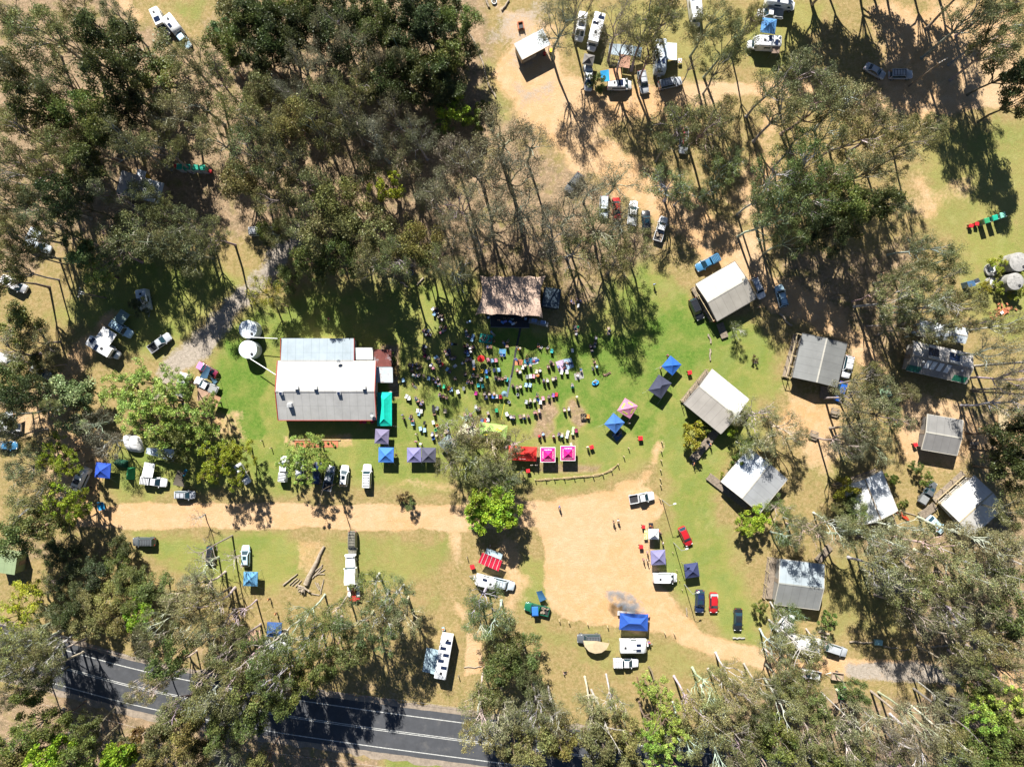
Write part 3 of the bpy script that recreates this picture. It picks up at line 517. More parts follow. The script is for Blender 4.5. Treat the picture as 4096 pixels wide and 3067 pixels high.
for row in TREES.replace('\n', '').split(';'):
    if not row.strip(): continue
    x, y, r, h, k = row.split(); x, y, r, h = float(x), float(y), float(r), float(h)
    pk, lc, bc, desc, nm = TK[k]; pr = PROTO[pk][ti % len(PROTO[pk])]; ti += 1
    if h >= 12: h *= 1.15
    if y > 1280 and x < 900 and h >= 12: h *= 1.15
    if k == 'g' and y > 420 and x > 800: h *= 1.15
    zc = pr['cz'] / pr['h'] * h
    p = P('v', x, y, zc); rw = r / 10.37 * (CAMH - zc) / CAMH * 1.16
    sxy = rw / pr['r'] * rt.uniform(.95, 1.08); szz = h / pr['h'] * rt.uniform(.94, 1.06)
    rz = rt.uniform(0, 6.28); co, si = math.cos(rz), math.sin(rz)
    o = empty(nm, (p.x - (pr['cx'] * co - pr['cy'] * si) * sxy, p.y - (pr['cx'] * si + pr['cy'] * co) * sxy, 0), rz, (sxy, sxy, szz))
    desc2 = desc if h > 6.5 or k in 'sSr' else desc.replace('tree', 'young tree')
    tag(o, None, 'shrub' if k in 'sSr' else 'tree', group={'gum_tree': 'gum trees of the bushland', 'forest_tree': 'bushy forest trees', 'wattle_tree': 'wattle trees', 'broadleaf_tree': 'round-crowned trees', 'silky_oak_tree': 'feathery-leaved trees', 'shrub': 'garden and roadside shrubs', 'dead_tree': 'nearly bare trees'}[nm])
    t = rt.uniform(.82, 1.2); wv = rt.uniform(.9, 1.12)
    mobj('trunk', pr['trunk'], o, [c * rt.uniform(.8, 1.15) for c in bc]); mobj('crown', pr['crown'], o, (lc[0] * t * wv, lc[1] * t, lc[2] * t * rt.uniform(.8, 1.2)))
    later(o, desc2, p); TREE_AT.append((p.x, p.y))
# ---------------------------------------------------------------- templates: (part name, mesh, colour key or None, sub-parts)
WHITE = (.72, .73, .74); SILV = (.40, .42, .45); PAL = (.55, .62, .68)
def inst(T, name, label, cat, loc, rz, colors=None, group=None, sc=(1, 1, 1)):
    root = empty(name, loc, rz, sc); tag(root, label, cat, group)
    def rec(parts, par):
        for pn, me, key, subs in parts:
            o = mobj(pn, me, par, (colors or {}).get(key) if key else None); rec(subs, o)
    rec(T, root); return root
def wheel_meshes(r=.34, w=.22):
    t = MB(); rings = []
    for y, k in ((-w / 2, .72), (-w / 2, .93), (-w * .3, 1), (w * .3, 1), (w / 2, .93), (w / 2, .72)):
        rings.append([(r * k * math.cos(2 * math.pi * i / 14), y, r * k * math.sin(2 * math.pi * i / 14)) for i in range(14)])
    t.loft(rings); rm = MB()
    rm.loft([[(r * .66 * math.cos(2 * math.pi * i / 12), y, r * .66 * math.sin(2 * math.pi * i / 12)) for i in range(12)] for y in (-w / 2 - .012, w / 2 + .012)])
    return t, rm
def shift(mb, dx, dy, dz, name, mt, smooth=False):
    n = MB(); n.v = [(x + dx, y + dy, z + dz) for x, y, z in mb.v]; n.f = list(mb.f); return n.mesh(name, mt, smooth)
def wheels(xs, hw, r=.34, w=.22):
    t, rm = wheel_meshes(r, w); out = []
    for x in xs:
        for s in (-1, 1):
            out.append(('wheel', shift(t, x, s * (hw - w / 2), r, 'wheel', M['tyre'], True), None, [('rim', shift(rm, x, s * (hw - w / 2), r, 'rim', M['rim']), None, [])]))
    return out
def lower_body(st, zb=.3):
    rings = []
    for x, hw, z in st:
        rings.append([(x, -hw * .9, zb), (x, -hw, zb + .2), (x, -hw, zb + (z - zb) * .62), (x, -hw * .95, z - .05), (x, -hw * .84, z), (x, 0, z + .035), (x, hw * .84, z), (x, hw * .95, z - .05), (x, hw, zb + (z - zb) * .62), (x, hw, zb + .2), (x, hw * .9, zb)])
    mb = MB(); mb.loft(rings); return mb.mesh('body', M['paint'], True)
def cabin(xa, xc, xd, xb, zb, zr, wb, wr, glass_sides=True, rear_glass=True, side_from=None):
    """greenhouse: belt xa(rear)..xb(front), roof xc..xd"""
    mb = MB(); N = 4; vs = []
    def belt(x, w, z): return [(x, -w, z), (x, w, z)]
    A = [(xa, -wb, zb), (xb, -wb, zb), (xb, wb, zb), (xa, wb, zb)]; B = [(xc, -wr, zr), (xd, -wr, zr), (xd, wr, zr), (xc, wr, zr)]
    mb.add(A + B, [(0, 1, 5, 4), (1, 2, 6, 5), (2, 3, 7, 6), (3, 0, 4, 7)])
    # crowned roof
    ring = [[(xc + (xd - xc) * t, wr * s, zr + .06 * (1 - s * s) * (1 - (2 * t - 1) ** 2 * .6)) for s in (-1, -.6, 0, .6, 1)] for t in (0, .25, .5, .75, 1)]
    mb.loft(ring, cap=False, closed=False)
    parts = [('cabin', mb.mesh('cabin', M['paint'], True), 'body', [])]
    def panel(p, name, e=.012):
        a, b, c, d = [Vector(q) for q in p]; n = (b - a).cross(d - a).normalized(); ctr = (a + b + c + d) / 4
        if n.z < 0 and abs(n.z) > .05: n = -n
        q = [ctr + (v - ctr) * .9 + n * e for v in (a, b, c, d)]
        q2 = [v - n * (e + .01) for v in q]
        m = MB(); m.add(q + q2, [(0, 1, 2, 3), (7, 6, 5, 4), (0, 4, 5, 1), (1, 5, 6, 2), (2, 6, 7, 3), (3, 7, 4, 0)]); return (name, m.mesh(name, M['glass']), None, [])
    parts.append(panel([A[1], A[2], B[2], B[1]], 'windscreen'))
    if rear_glass: parts.append(panel([A[3], A[0], B[0], B[3]], 'rear_window'))
    if glass_sides:
        parts.append(panel([A[0], A[1], B[1], B[0]], 'side_window')); parts.append(panel([A[2], A[3], B[3], B[2]], 'side_window'))
    return parts
def lights(xf, xr, hw, z, zr=None):
    o = []
    for s in (-1, 1):
        a = MB().box(xf, s * hw, z, .16, .32, .16); o.append(('headlight', a.mesh('headlight', M['lamp']), None, []))
        b = MB().box(xr, s * hw, zr or z, .1, .22, .22); o.append(('tail_light', b.mesh('tail_light', M['tail']), None, []))
    return o
def mirrors(x, hw, z):
    return [('mirror', MB().box(x, s * (hw + .1), z, .14, .22, .16).mesh('mirror', M['paint']), 'body', []) for s in (-1, 1)]
def rack(x0, x1, w, z, n=3):
    o = MB()
    for i in range(n): o.box(x0 + (x1 - x0) * i / (n - 1), 0, z, .07, w, .05)
    for s in (-1, 1): o.box((x0 + x1) / 2, s * w * .46, z - .04, x1 - x0 + .1, .05, .05)
    return ('roof_rack', o.mesh('roof_rack', M['trim']), None, [])
def T_hatch(L=4.25, rk=False, sun=False, wagon=False):
    h = L / 2; st = [(-h, .66, .72), (-h + .12, .8, .93), (-h + .9, .88, .97), (0, .89, .96), (h - 1.1, .87, .92), (h - .35, .82, .8), (h - .05, .66, .66)]
    P_ = [('body', lower_body(st), 'body', [])] + cabin(-h + .1, -h + (.35 if wagon else .65), .35, h - 1.05, .94, 1.46, .8, .62) + lights(h - .22, -h + .1, .6, .68, .82) + mirrors(h - 1.25, .85, .98) + wheels((-h + .75, h - .8), .88)
    if rk: P_.append(rack(-h + .7, .2, 1.1, 1.56))
    if sun: P_.append(('sunroof', MB().box(-.25, 0, 1.525, .75, .72, .02).mesh('sunroof', M['glass']), None, []))
    return P_
def T_sedan(L=4.7):
    h = L / 2; st = [(-h, .66, .75), (-h + .12, .8, .96), (-h + .9, .88, .99), (0, .89, .96), (h - 1.2, .87, .93), (h - .35, .82, .8), (h - .05, .66, .66)]
    return [('body', lower_body(st), 'body', [])] + cabin(-h + .75, -h + 1.35, .3, h - 1.2, .95, 1.42, .8, .6) + lights(h - .22, -h + .1, .6, .68, .82) + mirrors(h - 1.4, .85, .98) + wheels((-h + .85, h - .85), .88)
def T_suv(L=4.75, rk=True, boxy=False, sun=False):
    h = L / 2; z = 1.08; st = [(-h, .74, .85), (-h + .1, .88, z), (0, .94, z), (h - 1.25, .93, z - .02), (h - .35, .88, .98), (h - .05, .72, .8)]
    P_ = [('body', lower_body(st, .38), 'body', [])] + cabin(-h + .08, -h + (.2 if boxy else .38), .55, h - 1.25 - (.15 if boxy else 0), z - .02, 1.82 if boxy else 1.74, .86, .74 if boxy else .68) + lights(h - .22, -h + .08, .64, .8, 1.0) + mirrors(h - 1.4, .9, 1.1) + wheels((-h + .85, h - .85), .93, .39, .26)
    if rk: P_.append(rack(-h + .6, .4, 1.25, 1.9 if boxy else 1.82, 5 if boxy else 3))
    if sun: P_.append(('sunroof', MB().box(-.1, 0, 1.815, .8, .8, .02).mesh('sunroof', M['glass']), None, []))
    return P_
def T_ute(L=5.3, bed='open', dual=True, rk=False):
    h = L / 2; z = 1.05; xr = -h + (2.0 if dual else 2.7); st = [(xr, .9, z), (0, .92, z), (h - 1.25, .92, z - .02), (h - .35, .88, .96), (h - .05, .72, .8)]
    P_ = [('body', lower_body(st, .42), 'body', [])] + cabin(xr + .05, xr + .25, h - 2.15, h - 1.3, z - .02, 1.76, .84, .66) + lights(h - .22, -h + .04, .64, .8, .9) + mirrors(h - 1.5, .9, 1.1) + wheels((-h + 1.1, h - .85), .92, .39, .26)
    b = MB(); xl = -h + .02; ln = xr - .06 - xl; cx = (xl + xr - .06) / 2
    b.box(cx, 0, .62, ln, 1.8, .12)
    for s in (-1, 1): b.box(cx, s * .88, .86, ln, .07, .44)
    b.box(xl + .035, 0, .86, .07, 1.69, .44); b.box(xr - .1, 0, .9, .07, 1.69, .52)
    P_.append(('tray', b.mesh('tray', M['paint'], False), 'body', []))
    if bed == 'open': P_.append(('bed_liner', MB().box(cx, 0, .7, ln - .2, 1.66, .03).mesh('bed_liner', M['trim']), None, []))
    if bed == 'canopy':
        P_.append(('canopy', MB().box(cx, 0, 1.42, ln - .05, 1.74, .66, top=.88, topx=.95).mesh('canopy', M['paint']), 'canopy', []))
        P_.append(rack(xl + .3, xr - .4, 1.4, 1.8, 5))
    if bed == 'load':
        P_.append(('bed_liner', MB().box(cx, 0, .7, ln - .2, 1.66, .03).mesh('bed_liner', M['trim']), None, []))
        lo = MB(); rn = random.Random(5)
        for i in range(7): lo.box(cx + rn.uniform(-.7, .7), rn.uniform(-.6, .6), .9, rn.uniform(.3, .6), rn.uniform(.25, .5), .35, rn.uniform(0, 3))
        P_.append(('load', lo.mesh('load', M['plastic']), 'load', []))
    if bed == 'box':
        P_.append(('toolbox', MB().box(cx, 0, .98, ln - .3, 1.5, .5).mesh('toolbox', M['metal']), None, []))
    if rk: P_.append(rack(xr + .35, h - 2.25, 1.2, 1.84, 3))
    return P_
def T_van(L=5.0, W=1.9, Hh=2.0, solar=False, hatch=True, hightop=False):
    h = L / 2; hw = W / 2; rings = []
    for x, w, z in ((-h, .9, Hh - .12), (-h + .1, .97, Hh), (0, 1, Hh + .02), (h - 1.75, 1, Hh), (h - 1.55, .98, Hh - .06), (h - .75, .96, 1.22), (h - .3, .9, 1.02), (h - .02, .74, .78)):
        rings.append([(x, -hw * w, .35), (x, -hw * w, .55 + (z - .55) * .5), (x, -hw * w * .96, z - .18 if z > 1.5 else z - .06), (x, -hw * w * .84, z), (x, 0, z + .03), (x, hw * w * .84, z), (x, hw * w * .96, z - .18 if z > 1.5 else z - .06), (x, hw * w, .55 + (z - .55) * .5), (x, hw * w, .35)])
    mb = MB(); mb.loft(rings); P_ = [('body', mb.mesh('body', M['paint'], True), 'body', [])]
    ws = MB(); a = h - 1.5; b = h - .8
    ws.sheet((a, -hw * .8, Hh - .09), (b, -hw * .84, 1.3), (b, hw * .84, 1.3), (a, hw * .8, Hh - .09), .05); P_.append(('windscreen', ws.mesh('windscreen', M['glass']), None, []))
    for s in (-1, 1): P_.append(('side_window', MB().box(-.2, s * (hw + .004), 1.42, L - 2.2, .02, .5).mesh('side_window', M['glass']), None, []))
    P_.append(('rear_window', MB().box(-h + .03, 0, 1.5, .04, W * .7, .5).mesh('rear_window', M['glass']), None, []))
    if hightop: P_.append(('raised_roof', MB().box(-.45, 0, Hh + .2, L - 2.0, W * .82, .42, top=.86, topx=.92).mesh('raised_roof', M['paint']), 'body', []))
    zt = Hh + (.43 if hightop else .045)
    if hatch: P_.append(('roof_vent', MB().box(-h + 1.3, 0, zt + .03, .42, .42, .07).mesh('roof_vent', M['trim']), None, []))
    if solar: P_.append(('solar_panel', MB().box(.1, .0, zt + .03, 1.0, 1.2, .04).mesh('solar_panel', M['solar']), None, []))
    return P_ + lights(h - .15, -h + .02, .62, .85, 1.1) + mirrors(h - 1.05, hw, 1.35) + wheels((-h + 1.0, h - .9), hw, .36)
def T_motorhome(L=7.0, W=2.3, Hh=3.0, cab=1.7, over=True, panels=2):
    h = L / 2; hw = W / 2; xb = h - cab; mb = MB()
    mb.loft([[(x, -w, .5), (x, -w, z - .15), (x, -w + .15, z), (x, w - .15, z), (x, w, z - .15), (x, w, .5)] for x, w, z in ((-h, hw * .96, Hh - .06), (-h + .12, hw, Hh), (xb - .1, hw, Hh), (xb, hw * .98, Hh - .04))])
    P_ = [('living_box', mb.mesh('living_box', M['paint'], True), 'body', [])]
    st = [(xb - .1, .92, 1.25), (h - .9, .92, 1.2), (h - .3, .86, 1.05), (h, .72, .85)]
    P_.append(('cab_body', lower_body(st, .4), 'body', [])); P_ += cabin(xb - .1, xb, xb + .35, h - .75, 1.2, 2.0, .88, .74, True, False)
    if over: P_.append(('over_cab_bunk', MB().box(xb + .3, 0, Hh - .45, .9, W * .94, .75, top=.92, topx=.8).mesh('over_cab_bunk', M['paint']), 'body', []))
    for i in range(panels): P_.append(('solar_panel', MB().box(-h + 1.0 + i * 1.3, (-.4 if i % 2 else .4), Hh + .035, .65, 1.2, .04).mesh('solar_panel', M['solar']), None, []))
    P_.append(('roof_vent', MB().box(xb - 1.2, 0, Hh + .05, .5, .5, .1).mesh('roof_vent', M['trim']), None, [])); P_.append(('roof_vent', MB().box(-h + .5, .2, Hh + .05, .4, .4, .1).mesh('roof_vent', M['trim']), None, []))
    for s in (-1, 1): P_.append(('side_window', MB().box(-.6, s * (hw + .006), 1.9, 1.3, .03, .55).mesh('side_window', M['glass']), None, []))
    return P_ + lights(h - .15, -h + .02, .62, .85, 1.1) + mirrors(h - 1.0, .95, 1.5) + wheels((-h + 1.3, h - .8), hw - .08, .38, .25)
def T_caravan(L=5.6, W=2.35, Hh=2.6, panels=2, ac=True):
    h = L / 2; hw = W / 2; mb = MB()
    mb.loft([[(x, -w, .45), (x, -w, z - .12), (x, -w + .12, z), (x, w - .12, z), (x, w, z - .12), (x, w, .45)] for x, w, z in ((-h, hw * .97, Hh - .15), (-h + .2, hw, Hh), (h - .9, hw, Hh), (h - .3, hw, Hh - .45), (h, hw * .97, Hh - 1.2))])
    P_ = [('body', mb.mesh('body', M['paint'], True), 'body', [])]
    P_.append(('roof_vent', MB().box(-h + 1.0, 0, Hh + .05, .45, .45, .1).mesh('roof_vent', M['trim']), None, []))
    if ac: P_.append(('air_conditioner', MB().box(.1, 0, Hh + .1, .9, .65, .2, top=.8).mesh('air_conditioner', M['white']), None, []))
    for i in range(panels): P_.append(('solar_panel', MB().box(h - 1.9, (.55 if i % 2 else -.55), Hh + .04, .95, .55, .05).mesh('solar_panel', M['solar']), None, []))
    dr = MB(); dr.tube([(h - .1, -.7, .5), (h + 1.25, 0, .5)], .05, 5); dr.tube([(h - .1, .7, .5), (h + 1.25, 0, .5)], .05, 5); dr.box(h + 1.25, 0, .5, .25, .12, .12)
    P_.append(('drawbar', dr.mesh('drawbar', M['metal']), None, []))
    for s in (-1, 1):
        P_.append(('gas_bottle', MB().prism(disc(.15, 10, h + .3, s * .18), .5, 1.0).mesh('gas_bottle', M['white']), None, []))
        P_.append(('side_window', MB().box(0, s * (hw + .006), 1.6, 1.2, .03, .5).mesh('side_window', M['glass']), None, []))
    P_.append(('front_window', MB().sheet((h - .35, -.55, Hh - .42), (h - .1, -.55, Hh - .86), (h - .1, .55, Hh - .86), (h - .35, .55, Hh - .42), .05).mesh('front_window', M['glass']), None, []))
    return P_ + wheels((-.45, .35), hw, .34)
def awning_part(x0, x1, y0, y1, z0, z1, mt='fabric', name='awning', key='awn'):
    a = MB(); n = 5
    for i in range(n):
        t0, t1 = i / n, (i + 1) / n; sg = lambda t: -.07 * math.sin(math.pi * t)
        a.sheet((x0, y0 + (y1 - y0) * t0, z0 + (z1 - z0) * t0 + sg(t0)), (x1, y0 + (y1 - y0) * t0, z0 + (z1 - z0) * t0 + sg(t0)), (x1, y0 + (y1 - y0) * t1, z0 + (z1 - z0) * t1 + sg(t1)), (x0, y0 + (y1 - y0) * t1, z0 + (z1 - z0) * t1 + sg(t1)), .025)
    out = [(name, a.mesh(name, M[mt]), key, [])]
    for x in (x0 + .05, x1 - .05): out.append(('awning_pole', MB().tube([(x, y1 - .04, 0), (x, y1 - .04, z1)], .025, 5).mesh('awning_pole', M['metal']), None, []))
    return out
VT = {}
def vt(k):
    if k not in VT:
        VT[k] = {'hatch': T_hatch, 'hatch_r': lambda: T_hatch(4.4, True, wagon=True), 'hatch_s': lambda: T_hatch(4.5, False, True), 'sedan': T_sedan, 'suv': T_suv, 'suvp': lambda: T_suv(rk=False), 'suvs': lambda: T_suv(sun=True), '4wd': lambda: T_suv(4.95, True, True),
                 'ute': T_ute, 'ute_c': lambda: T_ute(bed='canopy'), 'ute_l': lambda: T_ute(bed='load'), 'ute_b': lambda: T_ute(bed='box'), 'ute_k': lambda: T_ute(rk=True),
                 'van': T_van, 'van_s': lambda: T_van(solar=True), 'van_h': lambda: T_van(5.5, 2.0, 2.2, solar=True, hightop=True), 'mh7': T_motorhome, 'mh6': lambda: T_motorhome(6.3, 2.2, 2.9), 'bus': lambda: T_motorhome(9.6, 2.45, 3.2, 1.0, False, 5),
                 'cv': T_caravan, 'cv7': lambda: T_caravan(6.6, 2.4, 2.7), 'cv4': lambda: T_caravan(4.2, 2.1, 2.3, 1, False)}[k]()
    return VT[k]
VC = dict(w=WHITE, s=SILV, p=PAL, k=(.018, .02, .025), n=(.015, .03, .09), r=(.42, .015, .02), g=(.10, .11, .12), K=(.20, .19, .15), m=(.16, .01, .04), b=(.02, .10, .42), B=(.06, .20, .36), G=(.01, .13, .07), l=(.45, .62, .70), o=(.30, .32, .30))
NM = dict(hatch='parked_car', hatch_r='parked_car', hatch_s='parked_car', sedan='parked_car', suv='four_wheel_drive', suvp='four_wheel_drive', suvs='four_wheel_drive', van='van', van_s='van', van_h='camper_van', mh7='motorhome', mh6='motorhome', bus='motorhome', cv='caravan', cv7='caravan', cv4='caravan')
NM['4wd'] = 'four_wheel_drive'
CT = dict(parked_car='car', four_wheel_drive='car', van='van', camper_van='camper van', motorhome='motorhome', caravan='caravan', pickup_truck='pickup truck')
# template | colour | tile x y | heading (deg, 0 = right, 90 = up) | label | optional awning side(+1 left of travel, -1 right):colour:x0:x1:depth
VEH = """
cv4|w|00|1450 225|-52|white box caravan behind the small pale blue car, on grass near top left edge
hatch|l|00|1515 328|-52|small pale blue car hitched ahead of the white box caravan near top left
van_h|w|00|1337 195|-65|white camper van half hidden by the big tree beside the box caravan
van_h|w|02|668 235|-100|white camper van parked left of the long motorhome near the open shed
mh7|w|02|786 288|-104|long white motorhome right of the camper van near the open shed
mh7|w|02|1605 90|-83|large white motorhome under the gum tree at the top edge
sedan|w|02|733 660|-92|white sedan with a small box trailer behind, in the upper camping row
van_s|w|02|988 708|0|white van with solar panel beside blue and tan awnings
suv|s|02|1185 682|-80|silver wagon with roof rack between the white van and the big caravan|
cv7|p|02|1315 490|-90|big white caravan with a pale striped annex in the upper camping row|1:.55,.62,.62:-2.6:.9:2.2
4wd|s|02|1408 692|13|silver four wheel drive parked at the foot of the big caravan
ute_l|s|02|1520 1170|-92|silver ute carrying a long pink kayak load under the tree
suv|g|02|612 1515|-128|dark grey wagon with pale roof bars alone among the brown trees
suvp|p|12|860 60|-92|pale wagon hidden under branches left of the red car
sedan|r|12|965 75|-88|red car between pale wagon and white ute under branches
ute_b|w|12|1097 112|84|white ute between the red car and the black wagon
suvs|k|12|1209 180|92|black wagon with sunroof between the two white utes
ute_l|w|12|1330 240|73|white tray ute with a load at the right end of the tree-side row
ute_c|B|12|1716 522|207|steel blue ute with ribbed canopy above the beige cabin
suv|k|12|1625 905|-66|black wagon parked along the left side of the beige cabin
suv|w|13|60 712|-64|white wagon against the right corner of the beige cabin
suv|l|13|250 776|104|pale blue wagon standing alone right of the beige cabin
suv|w|13|784 1345|-102|white wagon against the right wall of the dark roofed cabin
hatch|b|13|730 1545|-110|bright blue car just below the dark roofed cabin
mh6|w|03|235 35|-10|white motorhome at the top edge above the blue gazebo
ute_b|w|03|160 115|175|white ute with boxes on top against the blue gazebo
mh6|w|03|100 368|178|white camper with brown side tent on the upper right lawn|1:.28,.20,.15:-3:-1.4:1.2
4wd|s|03|1215 605|0|silver four wheel drive in shade left of the bare dead pole
sedan|s|03|1010 575|-30|silver car mostly hidden under the big gum crown near the leaning dead pole
ute_c|p|10|325 380|-22|silver camper ute with its roof tent open at the left trees|1:.50,.55,.60:-2.4:.2:2.2
van|w|10|130 700|-27|white van with dark roof slats near the left edge
4wd|l|10|1012 1068|-33|pale blue four wheel drive under a grey-green square awning|1:.20,.27,.24:-2.0:.2:2.6
mh6|w|10|885 1228|-32|white motorhome with a wide white awning on the left lawn|1:.75,.75,.74:-2.2:1.1:2.8
ute|s|10|1326 1182|36|silver ute with open dark tray beside the gravel path
hatch_s|o|10|335 1420|-27|greenish silver car poking out from under the left dark tree
van|w|10|60 1312|-15|white van hidden under the dark tree at the left edge
sedan|m|10|1716 1405|150|maroon car with pink bonnet left of the lawn
van_s|w|10|1515 1530|-108|white van with roof panel left of the white station wagon
ute_b|w|10|1710 1535|152|white ute touching the tan square tent
ute_b|w|20|70 228|0|white tray ute with red box at left edge
hatch|B|20|62 375|0|dark blue hatchback at the left edge below the tray ute
van_h|w|20|680 660|-115|white camper van left of the royal blue gazebo
ute_c|w|20|1282 672|-8|white camper ute with white awning beside the small green tents|1:.76,.77,.78:-2.2:.0:2.9
hatch_r|s|20|1530 785|0|silver hatchback with roof bars above the dirt road
sedan|w|20|2010 610|-60|white car under the yellow-green feathery tree
suvp|g|20|1195 1170|180|grey wagon with ribbed roof just below the dirt road
hatch|k|20|1742 1288|-93|black hatchback under the bare pale branches
hatch_s|l|20|2035 1290|90|pale silver car above the light blue gazebo
ute_c|w|21|283 568|85|white ute at left end of the row under the feathery tree
hatch|w|21|412 570|88|white hatchback second from the left under the feathery tree
suvp|n|21|557 605|87|navy car third from the left under the feathery tree
ute|s|21|655 645|80|silver ute with dark tray at the right side of the feathery tree
hatch_s|w|21|780 627|84|white hatchback with sunroof right of the silver ute
4wd|w|21|970 628|88|white four wheel drive with full roof rack at the row's right end
4wd|K|21|850 1180|-90|khaki four wheel drive nose to nose with the white road truck
4wd|p|22|25 1518|-14|pale blue four wheel drive right of the solar panelled camper
cv4|w|21|1950 1492|166|white camper trailer with two large solar panels beside the red awning
ute|w|22|1172 806|10|white tray ute alone at the top of the bare dirt yard
van|w|22|1365 1468|0|white van with open side door below the mauve gazebo
hatch|r|22|1535 1127|-65|red hatchback parked askew on the lawn below the food stall
suvs|n|32|1652 283|-92|navy wagon left of the red car on the lower lawn
hatch|r|32|1768 296|-90|red hatchback with white board on its boot beside the navy wagon
sedan|k|32|1970 436|-92|black sedan behind the concrete seat on the lower lawn
ute_l|G|32|305 345|165|green ute with junk in its tray and a blue tarp
cv|w|32|1098 640|0|white caravan directly below the big blue marquee
ute_c|w|32|1040 790|0|white ute with gridded rack below the white caravan
4wd|g|32|735 590|180|charcoal four wheel drive with a tan fan awning
bus|w|31|1608 735|-100|long white motor coach with solar panels near the sealed road|-1:.30,.40,.45:-1.8:3.2:2.6
ute_b|g|23|1432 745|58|dark grey ute between the two right-hand white-roofed cabins
hatch|l|23|1502 1005|-45|pale blue hatchback beside the timber ramp of the right cabin
van|w|33|280 450|52|white van half under branches below the steel-roofed cabin
suvp|s|33|692 665|-18|silver wagon under branches left of the fallen white log
hatch_s|w|33|490 865|170|white car under foliage hitched to the empty box trailer
cv7|w|33|435 600|-12|white caravan under branches between the van and the silver wagon
ute|s|f|545 2000 |-10|SKIP
4wd|w|f|1045 925|3|white four wheel drive under branches on the gravel path
ute_c|w|31|190 640|-5|white camper ute hidden in the lower trees beside the tan tent
cv4|p|10|1205 830|-80|small dark camper trailer with grey lid under the trees
suvp|w|f|12 2345|0|SKIP
"""
for row in VEH.strip().split('\n'):
    f = row.split('|'); 
    if 'SKIP' in row: continue
    k, ck, t, xy, hd, lab = f[:6]; x, y = map(float, xy.split()); p = P(t, x, y, .7)
    parts = list(vt(k)); cols = dict(body=VC[ck], canopy=VC[ck], load=(.25, .2, .15), awn=(.5, .5, .5))
    if len(f) > 6 and f[6]:
        s, c, x0, x1, dp = f[6].split(':'); s = int(s); cols['awn'] = tuple(map(float, c.split(',')))
        hw = {'cv7': 1.2, 'mh6': 1.1, 'bus': 1.22, 'ute_c': .9, '4wd': .95, 'cv': 1.17}.get(k, 1.0); z0 = {'cv7': 2.45, 'mh6': 2.6, 'bus': 2.8, 'ute_c': 2.0, '4wd': 1.95}.get(k, 2.0)
        parts += awning_part(float(x0), float(x1), s * hw, s * (hw + float(dp)), z0, z0 - .35)
    if 'kayak' in lab:
        ky = MB(); ky.loft([[(xx, .28 * w * math.cos(a) - .3, 1.95 + .16 * w * math.sin(a)) for a in [i * math.pi / 3 for i in range(6)]] for xx, w in ((-2.9, .1), (-2.2, .8), (-.8, 1), (.4, .8), (1.1, .1))])
        cols['kay'] = (.62, .12, .16); kay = ky.mesh('kayak', M['plastic'], True)
        mobj_k = mobj('kayak', kay, None, cols['kay'], (p.x, p.y, 0)); mobj_k.rotation_euler = (0, 0, R(float(hd))); tag(mobj_k, 'long pink kayak lying on the roof of the silver ute', 'kayak')
    if 'white board' in lab: parts.append(('boot_board', MB().box(-1.55, 0, 1.3, .75, 1.5, .05).mesh('boot_board', M['white']), None, []))
    if 'pink bonnet' in lab: parts.append(('bonnet_cover', MB().box(1.65, 0, .955, 1.1, 1.5, .05).mesh('bonnet_cover', M['fabric']), 'pink', [])); cols['pink'] = (.62, .25, .50)
    if 'ribbed roof' in lab: parts.append(rack(-1.7, .4, 1.2, 1.8, 7))
    if 'blue tarp' in lab: parts.append(('tarp', MB().box(.35, .25, 1.86, 1.3, 1.9, .08, .3, .8).mesh('tarp', M['fabric']), 'tarp', [])); cols['tarp'] = (.03, .16, .50)
    nm = NM.get(k, 'pickup_truck')
    inst(parts, nm, lab, CT[nm], (p.x, p.y, .01), R(float(hd)), cols, group='vehicles parked around the camp')
    if 'road' not in lab: pass
